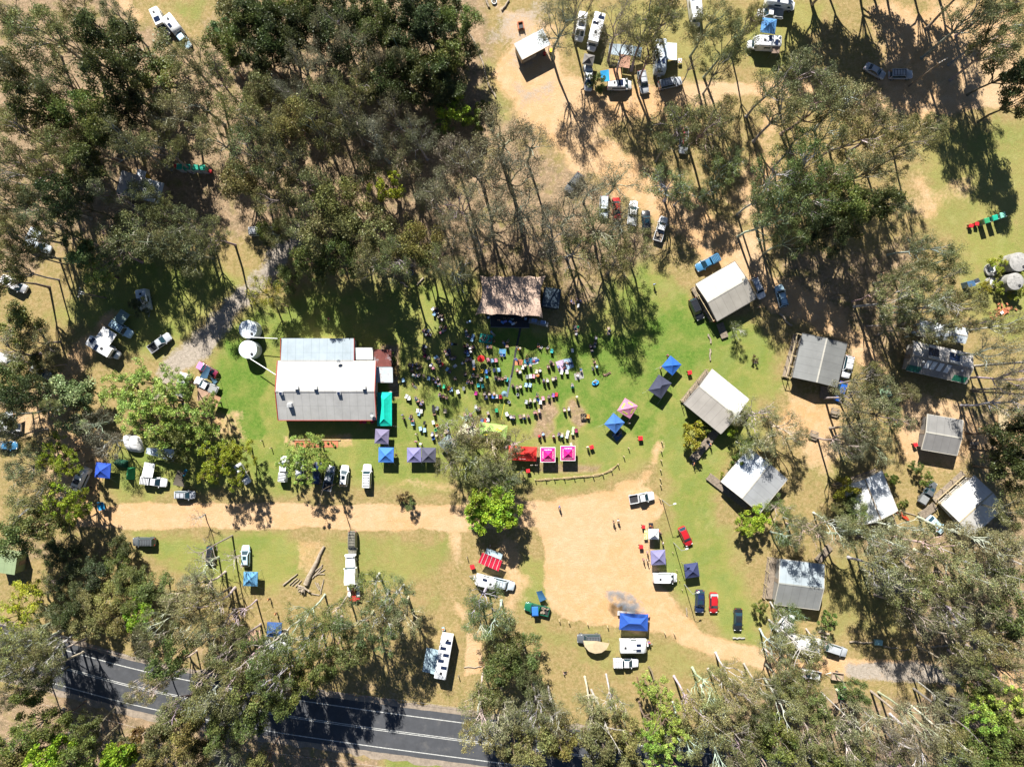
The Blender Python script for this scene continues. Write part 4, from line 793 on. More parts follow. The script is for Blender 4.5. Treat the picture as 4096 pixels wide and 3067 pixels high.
# ---------------------------------------------------------------- road truck, trailers
def truck():
    P_ = []
    fr = MB(); fr.box(-1.9, 0, .95, 6.2, .85, .3); fr.box(-4.6, 0, .95, .3, 2.3, .25); fr.box(-1.6, 1.0, .95, 2.6, .12, .25); fr.box(-1.6, -1.0, .95, 2.6, .12, .25)
    P_.append(('chassis', fr.mesh('chassis', M['paint']), 'red', []))
    hd = MB(); hd.loft([[(x, -w, .6), (x, -w, z - .25), (x, -w * .72, z), (x, w * .72, z), (x, w, z - .25), (x, w, .6)] for x, w, z in ((2.0, 1.02, 2.05), (3.3, .98, 1.9), (4.3, .88, 1.7))])
    P_.append(('bonnet', hd.mesh('bonnet', M['paint'], True), 'w', []))
    bb = MB(); bb.box(4.5, 0, .85, .35, 2.35, .6); bb.box(4.35, 0, 1.5, .1, 1.6, 1.1); P_.append(('bull_bar', bb.mesh('bull_bar', M['white']), None, []))
    cb = MB(); cb.box(.75, 0, 1.65, 2.6, 2.3, 2.1, top=.97); P_.append(('cab', cb.mesh('cab', M['paint']), 'w', []))
    rf = MB(); rf.loft([[(x, -w, 2.7), (x, -w * .92, z), (x, w * .92, z), (x, w, 2.7)] for x, w, z in ((-.9, 1.22, 3.6), (-.2, 1.22, 3.7), (1.1, 1.1, 3.3), (1.9, 1.0, 2.8))], closed=True); P_.append(('roof_fairing', rf.mesh('roof_fairing', M['paint'], True), 'w', []))
    P_.append(('windscreen', MB().sheet((1.9, -1.0, 2.75), (2.25, -1.02, 2.02), (2.25, 1.02, 2.02), (1.9, 1.0, 2.75), .05).mesh('windscreen', M['glass']), None, []))
    for s in (-1, 1):
        P_.append(('fuel_tank', MB().box(-1.3, s * 1.02, .75, 1.5, .35, .6).mesh('fuel_tank', M['metal']), None, [])); P_.append(('fairing_wing', MB().sheet((-.9, s * 1.1, 2.9), (-.9, s * 1.45, 1.2), (-.3, s * 1.3, 1.2), (-.3, s * 1.1, 2.9), .04).mesh('fairing_wing', M['white']), None, []))
        for x in (-2.4, -3.7):
            m = MB(); m.loft([[(x + .68 * math.cos(a), y, .58 + .62 * math.sin(a)) for a in [math.pi * i / 8 for i in range(9)]] + [(x - .66, y, .56)] for y in (s * .62, s * 1.2)]); P_.append(('mudguard', m.mesh('mudguard', M['white']), None, []))
    P_.append(('headboard', MB().box(-1.6, 0, 1.25, 1.1, 1.0, .3).mesh('headboard', M['metal']), None, []))
    P_ += wheels((-2.4, -3.7, 3.4), 1.15, .52, .32) + lights(4.35, -4.76, .8, 1.1, .95) + mirrors(2.1, 1.15, 2.1)
    return P_
p = P('Y', 0, 0); p = P('f', 1407, 2309, 1.5); inst(truck(), 'road_truck', 'white bonneted road truck with red chassis and bare trailer coupling', 'truck', (p.x, p.y, .01), R(95), dict(w=WHITE, red=(.42, .02, .03)), sc=(1.0, 1.0, 1))
def box_trailer(cargo=False):
    o = MB(); o.box(0, 0, .55, 2.4, 1.5, .06)
    for s in (-1, 1): o.box(0, s * .74, .8, 2.4, .05, .45)
    for s in (-1, 1): o.box(s * 1.18, 0, .8, .05, 1.43, .45)
    d = MB(); d.tube([(1.2, -.5, .5), (2.3, 0, .45)], .04, 4); d.tube([(1.2, .5, .5), (2.3, 0, .45)], .04, 4)
    P_ = [('tub', o.mesh('tub', M['plastic']), 'c', []), ('drawbar', d.mesh('drawbar', M['metal']), None, [])] + wheels((0,), .95, .3, .18)
    if cargo:
        rn = random.Random(3); g = MB()
        for i in range(14): g.blob(rn.uniform(-.9, .9), rn.uniform(-.5, .5), .78, .3, .28, .22, 7, 5, .15, rn)
        P_.append(('rubbish_bags', g.mesh('rubbish_bags', M['trim'], True), None, []))
    return P_
for t, x, y, hd, c, lab, cg in (('33', 706, 882, 172, (.35, .27, .2), 'empty box trailer hitched behind the white car below the track', 0), ('33', 747, 1015, 90, (.12, .5, .12), 'green rimmed box trailer full of black rubbish bags', 1), ('02', 724, 552, -90, (.6, .62, .62), 'small white box trailer behind the white sedan', 0)):
    p = P(t, x, y, .8); inst(box_trailer(cg), 'box_trailer', lab, 'trailer', (p.x, p.y, 0.01), R(hd), dict(c=c))
# ---------------------------------------------------------------- gazebos, marquees, tents
def T_gazebo(w, d, he=2.15, rise=.95, valance=.22):
    """w along x, d along y; hip roof when w > d"""
    c = MB(); rings = []; m = min(w, d) / 2
    for t in (-.001, 0, .25, .5, .75, .97):
        tt = max(t, 0); hx = w / 2 - m * tt; hy = d / 2 - m * tt; z = he + rise * tt ** 1.12; sg = -.07 * math.sin(math.pi * tt) if t > 0 else 0
        if t < 0: z = he - valance
        rings.append([(-hx, -hy, z), (-hx / 3, -hy, z + sg), (hx / 3, -hy, z + sg), (hx, -hy, z), (hx, -hy / 3, z + sg), (hx, hy / 3, z + sg), (hx, hy, z), (hx / 3, hy, z + sg), (-hx / 3, hy, z + sg), (-hx, hy, z), (-hx, hy / 3, z + sg), (-hx, -hy / 3, z + sg)])
    c.loft(rings, cap=False); n = len(c.v); c.f.append(tuple(range(n - 12, n)))
    P_ = [('canopy', c.mesh('canopy', M['fabric']), 'c', [])]
    xs = (-w / 2 + .06, w / 2 - .06) if w < 4 else (-w / 2 + .06, 0, w / 2 - .06)
    for x in xs:
        for y in (-d / 2 + .06, d / 2 - .06): P_.append(('leg', MB().tube([(x, y, 0), (x, y, he)], .028, 5).mesh('leg', M['metal']), None, []))
    fr = MB()
    for s in (-1, 1): fr.tube([(-w / 2, s * (d / 2 - .06), he - .1), (w / 2, s * (d / 2 - .06), he - .1)], .02, 4); fr.tube([(s * (w / 2 - .06), -d / 2, he - .1), (s * (w / 2 - .06), d / 2, he - .1)], .02, 4)
    P_.append(('truss', fr.mesh('truss', M['metal']), None, []))
    gy = MB()
    for sx, sy in ((-1, -1), (1, -1)): gy.tube([(sx * w / 2, sy * d / 2, he), (sx * (w / 2 + .35), sy * (d / 2 + 1.1), 0)], .012, 3)
    P_.append(('guy_ropes', gy.mesh('guy_ropes', M['white']), None, []))
    return P_
def text_mesh(s, size, name='lettering'):
    cu = bpy.data.curves.new(name, 'FONT'); cu.body = s; cu.size = size; cu.align_x = 'CENTER'; cu.align_y = 'CENTER'; cu.resolution_u = 2; cu.extrude = .006; cu.offset = size * .02
    o = bpy.data.objects.new(name, cu); COL.objects.link(o); dg = bpy.context.evaluated_depsgraph_get(); m = bpy.data.meshes.new_from_object(o.evaluated_get(dg)); bpy.data.objects.remove(o); m.name = name; return m
def letter_on(root, s, size, side, w, d, f, color, he=2.15, rise=.95):
    """lettering lying on a sloping face of the canopy: side 0 front(-y) 1 right(+x) 2 back 3 left"""
    m = text_mesh(s, size); m.materials.clear(); m.materials.append(M['plastic']); o = mobj('lettering', m, root, color)
    half = (d if side % 2 == 0 else w) / 2; mm = min(w, d) / 2; sl = math.atan2(rise, mm)
    r = half - mm * f; z = he + rise * f ** 1.12 + .0
    o.rotation_mode = 'XYZ'; ang = [0, math.pi / 2, math.pi, -math.pi / 2][side]
    o.matrix_local = Matrix.Rotation(ang, 4, 'Z') @ Matrix.Translation((0, -r, z + .03)) @ Matrix.Rotation(sl * .95, 4, 'X')
GZ = """
02|735 490|2.2 2.2|-12|.16,.15,.14|small dark grey gazebo above the white sedan in the upper camping row|grey
03|155 203|3 3|-8|.07,.20,.42|blue gazebo against the white ute with boxes|blue
20|845 583|3.1 3.1|-5|.02,.07,.42|royal blue gazebo right of the white camper van near the dirt road|royal blue
21|0 1483|2.9 2.9|-2|.10,.27,.45|light blue gazebo with branch shadows below the pale silver car|light blue
21|1090 302|2.85 3|-4|.17,.15,.24|grey-purple gazebo just below the teal marquee|grey-purple
21|1125 455|3.1 3.05|-1|.05,.18,.55|bright blue gazebo below the grey-purple gazebo|bright blue
21|1357 455|2.9 3|0|.19,.18,.36|mauve half of the joined pair of gazebos|mauve
21|1479 455|2.9 3|-1|.08,.08,.12|charcoal half of the joined pair of gazebos|charcoal
21|1112 75|6.9 3|90|.0,.48,.36|long teal marquee against the right wall of the white hall|teal
22|950 193|3 3|-40|.05,.15,.42|blue gazebo overlapping the shadow of the pink-mauve one|blue
22|1058 68|3.1 3.1|-32|.50,.20,.30|pink-mauve gazebo with yellow-green lettering|pink-mauve
12|1423 1370|2.9 2.9|-40|.02,.11,.42|deep blue gazebo, upper one of the pair above the white and grey cabin|deep blue
12|1327 1545|3.2 3.9|-34|.045,.05,.085|dark grey rectangular gazebo, lower one of the pair near the white and grey cabin|dark grey
22|187 443|5.8 2.9|-3|.55,.025,.02|long red marquee with yellow emblem under the gum tree|red
22|397 453|2.9 2.9|0|.62,.01,.20|magenta gazebo with white trim, left one of the pair|magenta
22|563 441|2.9 2.9|0|.62,.01,.20|magenta gazebo with white trim, right one of the pair|magenta
22|1275 1112|2.1 2.1|0|.72,.74,.74|small white roofed food stall canopy in the dirt yard|white
22|1312 1305|3 3|3|.19,.18,.33|mauve gazebo between the food stall and the white van|mauve
22|1590 1412|2.9 2.9|8|.035,.045,.12|navy gazebo on the lawn right of the lamp poles|navy
32|1110 460|5.8 3.4|-3|.02,.08,.36|big blue ridge marquee beside the smoke|big blue
f|1095 2520|3 3|-3|.03,.08,.24|navy gazebo half hidden by trees near the tan tent|navy
13|1100 1550|2.2 2.2|20|.35,.55,.35|pale green and white dome shade under the round olive tree|pale green
f|2000 1802 |3 3|0|SKIP|
D|790 720|3.2 3.2|-33|.62,.62,.42|cream square shade under the gum tree's branches|cream
E|330 695|5.8 3|-8|.30,.48,.12|green and yellow patterned marquee below the audience|green and yellow
D|570 850|3.0 3.0|40|.16,.20,.20|grey pyramid gazebo beneath the gum tree right of the joined pair|grey
"""
for row in GZ.strip().split('\n'):
    if 'SKIP' in row: continue
    t, xy, wd, hd, c, lab, short = row.split('|'); x, y = map(float, xy.split()); w, d = map(float, wd.split()); p = P(t, x, y, 2.4)
    T = T_gazebo(w, d); cc = tuple(map(float, c.split(',')))
    if short == 'magenta':
        b = MB(); s = w / 2
        for a in range(4):
            ca, sa = math.cos(a * math.pi / 2), math.sin(a * math.pi / 2); b.box(-s * sa * 1.02, -s * ca * 1.02 if a % 2 == 0 else 0, 2.1, (.05 if a % 2 else w + .1), (w + .1 if a % 2 else .05), .3)
        b = MB(); b.box(0, -s - .04, 2.06, w + .18, .09, .26); b.box(0, s + .04, 2.06, w + .18, .09, .26); b.box(s + .04, 0, 2.06, .09, w - .02, .26); b.box(-s - .04, 0, 2.06, .09, w - .02, .26)
        T.append(('white_trim', b.mesh('white_trim', M['white']), None, []))
    r = inst(T, 'gazebo' if w < 5 else 'marquee', lab, 'gazebo' if w < 5 else 'marquee', (p.x, p.y, 0), R(float(hd)), dict(c=cc), group='pop-up shelters')
    if short == 'magenta':
        left = 'left one' in lab; A = 'Bendigo Bank' if left else 'Community Bank'
        for sd_ in range(4): letter_on(r, A if sd_ in (0, 1, 3) else 'Bendigo Bank', .27, sd_, w, d, .30, (.8, .78, .8))
    if short == 'pink-mauve':
        for sd_ in range(4): letter_on(r, 'une', .8, sd_, w, d, .34, (.62, .68, .05))
    if short == 'red':
        letter_on(r, 'O', .6, 2, w, d, .4, (.75, .6, .05)); letter_on(r, 'Cafe-Roads', .3, 0, w, d, .25, (.8, .7, .7))
    if short == 'green and yellow':
        q = MB(); q.box(-1.2, -.6, 2.52, 1.2, .8, .02, .4); q.box(1.2, .3, 2.9, 1.1, .6, .02, -.3); mobj('yellow_panel', q.mesh('yellow_panel', M['fabric']), r, (.62, .52, .04))
    if short == 'dark grey': landmark('dark grey gazebo', p, 'crowd')
landmark('teal marquee', P('21', 1112, 90), 'crowd'); landmark('red marquee', P('22', 187, 443), 'crowd'); landmark('joined pair of gazebos', P('21', 1415, 455), 'crowd site'); landmark('green and yellow marquee', P('E', 330, 695), 'crowd')
landmark('left magenta gazebo', P('22', 397, 453), 'crowd'); landmark('cream square shade', P('D', 790, 720), 'crowd'); landmark('big blue marquee', P('32', 1110, 460), 'crowd site'); landmark('mauve yard gazebo', P('22', 1312, 1305), 'crowd')
def T_shade(pts, z, mt='fabric'):
    """flat-ish sheet shelter from corner points (local) with a pole at each corner"""
    a = MB(); c = [(x, y, zz) for (x, y), zz in zip(pts, z)]; n = 6; 
    def bl(u, v): return [(c[0][i] * (1 - u) + c[1][i] * u) * (1 - v) + (c[3][i] * (1 - u) + c[2][i] * u) * v - (.16 * math.sin(math.pi * u) * math.sin(math.pi * v) if i == 2 else 0) for i in range(3)]
    g = [[bl(i / n, j / n) for i in range(n + 1)] for j in range(n + 1)]
    for sgn in (0, -.03):
        b = len(a.v); a.v += [(p[0], p[1], p[2] + sgn) for r_ in g for p in r_]
        a.f += [tuple(b + q for q in ((j * (n + 1) + i), (j * (n + 1) + i + 1), ((j + 1) * (n + 1) + i + 1), ((j + 1) * (n + 1) + i))) for i in range(n) for j in range(n)]
    P_ = [('sheet', a.mesh('sheet', M[mt], True), 'c', [])]
    for x, y, zz in c: P_.append(('pole', MB().tube([(x * .97, y * .97, 0), (x * .97, y * .97, zz)], .025, 5).mesh('pole', M['metal']), None, []))
    return P_
def shade(t, pts, z, c, name, lab, cat):
    w = [P(t, x, y, zz) for (x, y), zz in zip(pts, z)]; ctr = sum(w, Vector((0, 0))) / 4
    if (w[1] - w[0]).cross(w[2] - w[1]) < 0: w = w[::-1]; z = z[::-1]
    return inst(T_shade([(q.x - ctr.x, q.y - ctr.y) for q in w], z), name, lab, cat, (ctr.x, ctr.y, 0), 0, dict(c=c))
shade('N', [(128, 85), (275, 90), (268, 250), (112, 222)], [2.3, 2.5, 2.4, 2.0], (.30, .36, .40), 'tarp_shelter', 'grey-blue tarp roof, left end of the long camp kitchen', 'tarp')
shade('N', [(280, 92), (450, 110), (440, 245), (272, 222)], [2.5, 2.5, 2.5, 2.5], (.34, .40, .44), 'tarp_shelter', 'grey-blue tarp roof over the middle of the long camp kitchen', 'tarp')
shade('N', [(455, 115), (565, 135), (545, 275), (445, 245)], [2.4, 2.0, 2.0, 2.4], (.16, .22, .27), 'tarp_shelter', 'dark sagging mesh tarp, right end of the long camp kitchen', 'tarp')
shade('N', [(268, 222), (412, 250), (392, 415), (238, 392)], [2.6, 2.6, 2.2, 2.2], (.45, .25, .17), 'tarp_shelter', 'tan brown tent roof below the grey-blue tarps', 'tent')
shade('N', [(118, 420), (275, 408), (290, 560), (130, 580)], [2.2, 2.2, 2.1, 2.1], (.60, .33, .17), 'van_awning', 'orange tan awning above the white van', 'awning')
shade('N', [(2, 450), (118, 430), (130, 585), (15, 600)], [1.9, 2.15, 2.1, 1.6], (.02, .26, .52), 'tarp_shelter', 'bright blue tarp left of the orange tan awning', 'tarp')
shade('M', [(480, 565), (668, 645), (590, 835), (470, 780)], [2.3, 2.3, 2.0, 2.0], (.42, .27, .19), 'tent_awning', 'tan flap of the square tent beside the white ute', 'awning')
shade('M', [(672, 650), (885, 735), (805, 905), (605, 835)], [2.5, 2.1, 2.1, 2.4], (.42, .24, .14), 'square_tent', 'tan square tent at the edge of the green lawn', 'tent')
shade('M', [(500, 400), (640, 180), (700, 240), (640, 410)], [1.8, 2.3, 2.2, 2.0], (.03, .08, .14), 'tarp_shelter', 'dark blue tarp slung from the maroon car', 'tarp')
shade('M', [(700, 385), (790, 410), (820, 460), (760, 515)], [2.1, 2.0, 1.6, 1.5], (.08, .17, .24), 'tarp_shelter', 'small slate blue tarp behind the white ute', 'tarp')
shade('20', [(1215, 395), (1440, 405), (1450, 515), (1205, 440)], [2.3, 2.5, 2.2, 2.0], (.48, .55, .60), 'tarp_shelter', 'silvery grey tarp under the feathery green tree', 'tarp')
shade('20', [(1470, 580), (1510, 600), (1525, 720), (1430, 700)], [2.2, 2.0, 1.8, 1.8], (.10, .085, .065), 'tarp_shelter', 'dark khaki tarp above the silver hatchback', 'tarp')
shade('31', [(-15, 525), (90, 520), (90, 610), (-25, 610)], [2.3, 2.3, 2.0, 2.0], (.58, .38, .26), 'tent_awning', 'pale tan awning half hidden by the lower trees', 'awning')
shade('20', [(0, 125), (105, 60), (110, 190), (0, 200)], [2.3, 2.5, 2.2, 2.2], (.55, .58, .62), 'tarp_shelter', 'silver tarp beside the white tray ute at left edge', 'tarp')
shade('Y', [(430, 122), (678, 222), (650, 308), (395, 205)], [2.5, 2.5, 2.4, 2.4], (.36, .46, .50), 'tarp_shelter', 'pale grey annex roof above the red striped canopy', 'tarp')
rr = shade('Y', [(355, 195), (668, 325), (612, 492), (288, 352)], [2.6, 2.6, 2.1, 2.1], (.50, .01, .04), 'striped_canopy', 'red canopy with white ribs beside the dirt yard', 'awning')
for i in range(5):
    u = .12 + i * .19; a = P('Y', 355 + u * 313, 195 + u * 130, 2.6); b = P('Y', 288 + u * 324, 352 + u * 140, 2.2); c0 = rr.location
    mobj('rib', MB().tube([(a.x - c0.x, a.y - c0.y, 2.63), ((a.x + b.x) / 2 - c0.x, (a.y + b.y) / 2 - c0.y, 2.33), (b.x - c0.x, b.y - c0.y, 2.16)], .035, 4).mesh('rib', M['white']), rr)
shade('T', [(90, 450), (150, 425), (175, 465), (105, 505)], [2.3, 2.3, 1.5, 1.5], (.72, .73, .74), 'tilted_panel', 'white tilted panel beside the blue box near the water tanks', 'panel')
shade('20', [(800, 845), (855, 842), (870, 905), (815, 915)], [1.6, 1.9, 1.5, 1.3], (.02, .25, .50), 'tarp_shelter', 'small sky blue tarp at the dirt road edge', 'tarp')
shade('32', [(300, 205), (345, 195), (385, 265), (330, 290)], [1.6, 1.9, 1.5, 1.3], (.03, .11, .22), 'tarp_shelter', 'crumpled dark blue tarp above the green ute', 'tarp')
# bat-wing awning of the charcoal four wheel drive
def fan_awning():
    a = MB(); n = 6; R0 = 2.75; ctr = (0, 0, 2.35)
    for i in range(n):
        a0 = math.pi * (.98 + .92 * i / n); a1 = math.pi * (.98 + .92 * (i + 1) / n)
        A = (R0 * math.cos(a0), R0 * math.sin(a0), 1.95); B = (R0 * math.cos(a1), R0 * math.sin(a1), 1.95)
        a.add([ctr, A, B, (0, 0, 2.32), (A[0], A[1], 1.92), (B[0], B[1], 1.92)], [(0, 1, 2), (5, 4, 3), (1, 4, 5, 2)])
    P_ = [('canopy', a.mesh('canopy', M['fabric']), 'c', [])]
    for i in (0, 2, 4, 6):
        an = math.pi * (.98 + .92 * i / n); P_.append(('pole', MB().tube([(R0 * math.cos(an), R0 * math.sin(an), 0), (R0 * math.cos(an), R0 * math.sin(an), 1.95)], .02, 4).mesh('pole', M['metal']), None, []))
    return P_
p = P('32', 800, 610, 2.2); inst(fan_awning(), 'fan_awning', 'tan fan-shaped awning beside the charcoal four wheel drive', 'awning', (p.x, p.y, 0), R(5), dict(c=(.50, .40, .25)))
def T_dome(L=3.6, W=2.4, Hh=1.6):
    mb = MB(); rings = []
    for j in range(6):
        t = j / 5 * math.pi * .47; rings.append([(L / 2 * math.cos(t) * math.cos(a) * (1 + .08 * math.cos(4 * a)), W / 2 * math.cos(t) * math.sin(a) * (1 + .08 * math.cos(4 * a)), Hh * math.sin(t)) for a in [2 * math.pi * k / 16 for k in range(16)]])
    mb.loft(rings); pl = MB()
    for s in (0, 1):
        pl.tube([(L / 2 * .76 * math.cos(t) * (1 if s else 1), (W / 2 * .76 * math.cos(t)) * (1 if s else -1), (Hh + .03) * math.sin(t)) for t in [math.pi * k / 8 for k in range(9)]], .02, 4)
    dr = MB(); dr.sheet((L / 2 * .86, -.5, .05), (L / 2 * .86, .5, .05), (L / 2 * .62, .35, Hh * .75), (L / 2 * .62, -.35, Hh * .75), .02)
    return [('fly', mb.mesh('fly', M['fabric'], True), 'c', []), ('poles', pl.mesh('poles', M['trim']), None, []), ('door', dr.mesh('door', M['fabric']), 'd', [])]
def T_ridge(L=2.6, W=1.6, Hh=1.3):
    mb = MB(); h = L / 2; mb.add([(-h, -W / 2, 0), (h, -W / 2, 0), (h, W / 2, 0), (-h, W / 2, 0), (-h * .8, -.1, Hh), (h * .8, -.1, Hh * .92), (h * .8, .1, Hh * .92), (-h * .8, .1, Hh)], [(0, 1, 5, 4), (2, 3, 7, 6), (4, 5, 6, 7), (1, 2, 6, 5), (3, 0, 4, 7)])
    return [('fly', mb.mesh('fly', M['fabric']), 'c', []), ('ridge_pole', MB().tube([(-h * .9, 0, Hh + .02), (h * .9, 0, Hh * .95)], .02, 4).mesh('ridge_pole', M['trim']), None, [])]
for t, x, y, hd, T, c, d, lab in (('20', 1100, 360, -40, T_dome(4.8, 3.2, 2.0), (.62, .62, .62), (.08, .16, .12), 'big white and dark dome tent under the feathery green tree'), ('20', 1000, 525, -10, T_ridge(2.5, 1.6), (.02, .10, .06), (0, 0, 0), 'dark green low ridge tent right of the royal blue gazebo'),
                                 ('20', 1077, 608, 85, T_ridge(2.6, 1.6, 1.7), (.03, .26, .10), (0, 0, 0), 'bright green upright tent on a pole left of the camper ute'), ('21', 1535, 355, 0, T_dome(1.0, .8, .4), (.1, .1, .1), (.1, .1, .1), 'SKIP'),
                                 ('F', 715, 125, 20, T_dome(1.6, 1.0, .4), (.05, .25, .6), (.05, .25, .6), 'SKIP')):
    if lab != 'SKIP': p = P(t, x, y, .5); inst(T, 'camping_tent', lab, 'tent', (p.x, p.y, 0), R(hd), dict(c=c, d=d))
# ---------------------------------------------------------------- buildings
def frame_of(cs, he):
    w = [P(t, x, y, he) for t, x, y in cs]; A, B, C, D = w; ctr = (A + B + C + D) / 4
    u = ((B - A) + (C - D)) / 2; v = ((A - D) + (B - C)) / 2; L = u.length; W = v.length; ang = math.atan2(u.y, u.x)
    return ctr, ang, L, W
def T_gable(L, W, he, rise, roofmat='roofx', ov=.45, off=0., chimney=False, posts=True, floor=.6, gm=True, verandah=None):
    """ridge along x; +y slope width W/2+off"""
    yr = off; P_ = []
    for s, nm in ((1, 'roof_slope'), (-1, 'roof_slope')):
        y0 = yr; y1 = s * W / 2; m = MB(); m.sheet((-L / 2, y0, he + rise), (L / 2, y0, he + rise), (L / 2, y1, he), (-L / 2, y1, he), .07)
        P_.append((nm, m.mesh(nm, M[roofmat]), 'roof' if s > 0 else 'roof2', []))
    rc_ = MB(); rc_.box(0, yr, he + rise + .02, L, .28, .04); P_.append(('ridge_cap', rc_.mesh('ridge_cap', M['roofx']), 'cap', []))
    w = MB(); lx, ly = L / 2 - ov, W / 2 - ov; zt = he + rise * ov / (W / 2) - .09
    w.add([(-lx, -ly, floor), (lx, -ly, floor), (lx, ly, floor), (-lx, ly, floor), (-lx, -ly, zt), (lx, -ly, zt), (lx, ly, zt), (-lx, ly, zt), (-lx, yr, he + rise - .1), (lx, yr, he + rise - .1)],
          [(0, 1, 5, 4), (2, 3, 7, 6), (1, 2, 6, 9, 5), (3, 0, 4, 8, 7), (3, 2, 1, 0)])
    P_.append(('walls', w.mesh('walls', M['wall']), 'wall', []))
    for s in (-1, 1):
        g = MB(); g.box(0, s * (W / 2 + .06), he - .08, L, .12, .12); P_.append(('gutter', g.mesh('gutter', M['wall']), 'trim', []))
        b = MB()
        for y0, y1 in ((yr, W / 2), (yr, -W / 2)): b.sheet((s * (L / 2 + .03), y0, he + rise + .05), (s * (L / 2 - .07), y0, he + rise + .05), (s * (L / 2 - .07), y1, he + .05), (s * (L / 2 + .03), y1, he + .05), .2)
        P_.append(('barge_board', b.mesh('barge_board', M['wall']), 'trim', []))
        for k in (-.27, .27):
            P_.append(('window', MB().box(k * L, s * (ly + .02), floor + 1.5, 1.3, .06, 1.0).mesh('window', M['white']), None, [('pane', MB().box(k * L, s * (ly + .055), floor + 1.5, 1.15, .03, .85).mesh('pane', M['glass']), None, [])]))
    P_.append(('door', MB().box(-lx - .02, 0, floor + 1.02, .06, .9, 2.04).mesh('door', M['timber']), None, [('handle', MB().box(-lx - .08, .34, floor + 1.0, .06, .12, .05).mesh('handle', M['metal']), None, [])]))
    if posts and floor > .2:
        k = max(2, int(L / 2.5))
        for i in range(k + 1):
            for j in (-1, 1): P_.append(('stump', MB().box(-lx + .1 + (2 * lx - .2) * i / k, j * (ly - .15), floor / 2, .16, .16, floor).mesh('stump', M['timber']), None, []))
    if verandah:                      # deck beyond the -x end: depth, pergola?
        dp, perg, rail = verandah; dk = MB()
        n = int(W / .16)
        for i in range(n): dk.box(-lx - dp / 2 - .02, -W / 2 + .3 + (W - .6) * (i + .5) / n, floor - .03, dp, (W - .6) / n * .9, .05)
        P_.append(('deck', dk.mesh('deck', M['timber']), None, []))
        pg = MB()
        for i in range(5): pg.box(-lx - dp / 2, -W / 2 + .4 + (W - .8) * i / 4, he - .35, dp, .1, .15)
        pg.box(-lx - dp + .05, 0, he - .2, .1, W - .6, .15); 
        if perg: P_.append(('pergola', pg.mesh('pergola', M['timber2']), None, []))
        for i in range(4): P_.append(('post', MB().box(-lx - dp + .05, -W / 2 + .4 + (W - .8) * i / 3, (he - .3) / 2, .1, .1, he - .3).mesh('post', M['timber2']), None, []))
        rl = MB(); rl.box(-lx - dp + .05, 0, floor + 1.0, .06, W - .7, .08)
        for i in range(18): rl.box(-lx - dp + .05, -W / 2 + .4 + (W - .8) * i / 17, floor + .5, .03, .05, .95)
        P_.append(('railing', rl.mesh('railing', M['timber2']), None, []))
    return P_
def house(cs, he, rise, name, lab, cat, cols, **kw):
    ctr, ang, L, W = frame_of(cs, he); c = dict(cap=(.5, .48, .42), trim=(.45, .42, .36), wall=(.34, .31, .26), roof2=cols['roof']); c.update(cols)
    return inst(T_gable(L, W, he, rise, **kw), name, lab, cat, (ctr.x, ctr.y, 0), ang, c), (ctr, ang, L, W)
# (corner order: A->B along the ridge on the +y side, then C, D)
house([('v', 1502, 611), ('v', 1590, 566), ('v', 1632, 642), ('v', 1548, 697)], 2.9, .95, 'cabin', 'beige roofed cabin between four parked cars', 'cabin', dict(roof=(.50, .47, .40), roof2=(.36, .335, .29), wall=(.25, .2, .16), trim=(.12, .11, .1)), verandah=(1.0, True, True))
landmark('beige roofed cabin', P('v', 1568, 630)); landmark('beige roofed cabin', P('v', 1568, 630), 'crowd')
house([('13', 340, 1432), ('13', 430, 1076), ('13', 780, 1157), ('13', 705, 1512)], 2.9, .9, 'cabin', 'dark grey roofed cabin with a timber pergola along its left side', 'cabin', dict(roof=(.20, .205, .20), wall=(.2, .18, .16), trim=(.1, .1, .1)), verandah=None)
landmark('dark grey roofed cabin', P('13', 560, 1290))
house([('v', 1538, 796), ('v', 1617, 863), ('v', 1559, 936), ('v', 1477, 872)], 3.1, 1.1, 'cabin', 'cabin with sunlit white and shaded grey gable slopes above the timber walkway', 'cabin', dict(roof=(.72, .72, .69), roof2=(.40, .37, .33), wall=(.16, .15, .14), trim=(.35, .33, .3)), verandah=(.9, False, True))  # slope turned from the sun has its shade painted in as grey
landmark('white and grey cabin', P('v', 1547, 866), 'site crowd')
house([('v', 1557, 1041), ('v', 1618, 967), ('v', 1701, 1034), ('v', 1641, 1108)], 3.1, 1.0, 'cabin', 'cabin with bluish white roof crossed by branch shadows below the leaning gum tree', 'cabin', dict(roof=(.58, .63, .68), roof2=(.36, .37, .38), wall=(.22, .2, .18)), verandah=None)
landmark('bluish white cabin', P('v', 1630, 1038))
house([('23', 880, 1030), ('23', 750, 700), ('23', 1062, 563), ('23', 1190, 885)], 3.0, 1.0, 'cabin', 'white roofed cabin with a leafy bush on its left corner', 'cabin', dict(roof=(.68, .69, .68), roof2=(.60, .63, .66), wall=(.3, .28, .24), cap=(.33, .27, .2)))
landmark('bush-covered white cabin', P('23', 960, 800))
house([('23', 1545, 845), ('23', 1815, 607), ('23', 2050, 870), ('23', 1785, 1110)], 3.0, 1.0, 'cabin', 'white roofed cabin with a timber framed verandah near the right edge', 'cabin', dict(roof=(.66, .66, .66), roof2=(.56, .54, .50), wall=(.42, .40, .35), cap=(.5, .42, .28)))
landmark('right verandah cabin', P('23', 1800, 860))
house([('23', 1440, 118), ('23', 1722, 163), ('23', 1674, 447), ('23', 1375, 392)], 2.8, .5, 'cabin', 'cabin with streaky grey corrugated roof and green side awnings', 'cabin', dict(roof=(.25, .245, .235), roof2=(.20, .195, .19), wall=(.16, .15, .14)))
landmark('streaky grey cabin', P('23', 1550, 280))
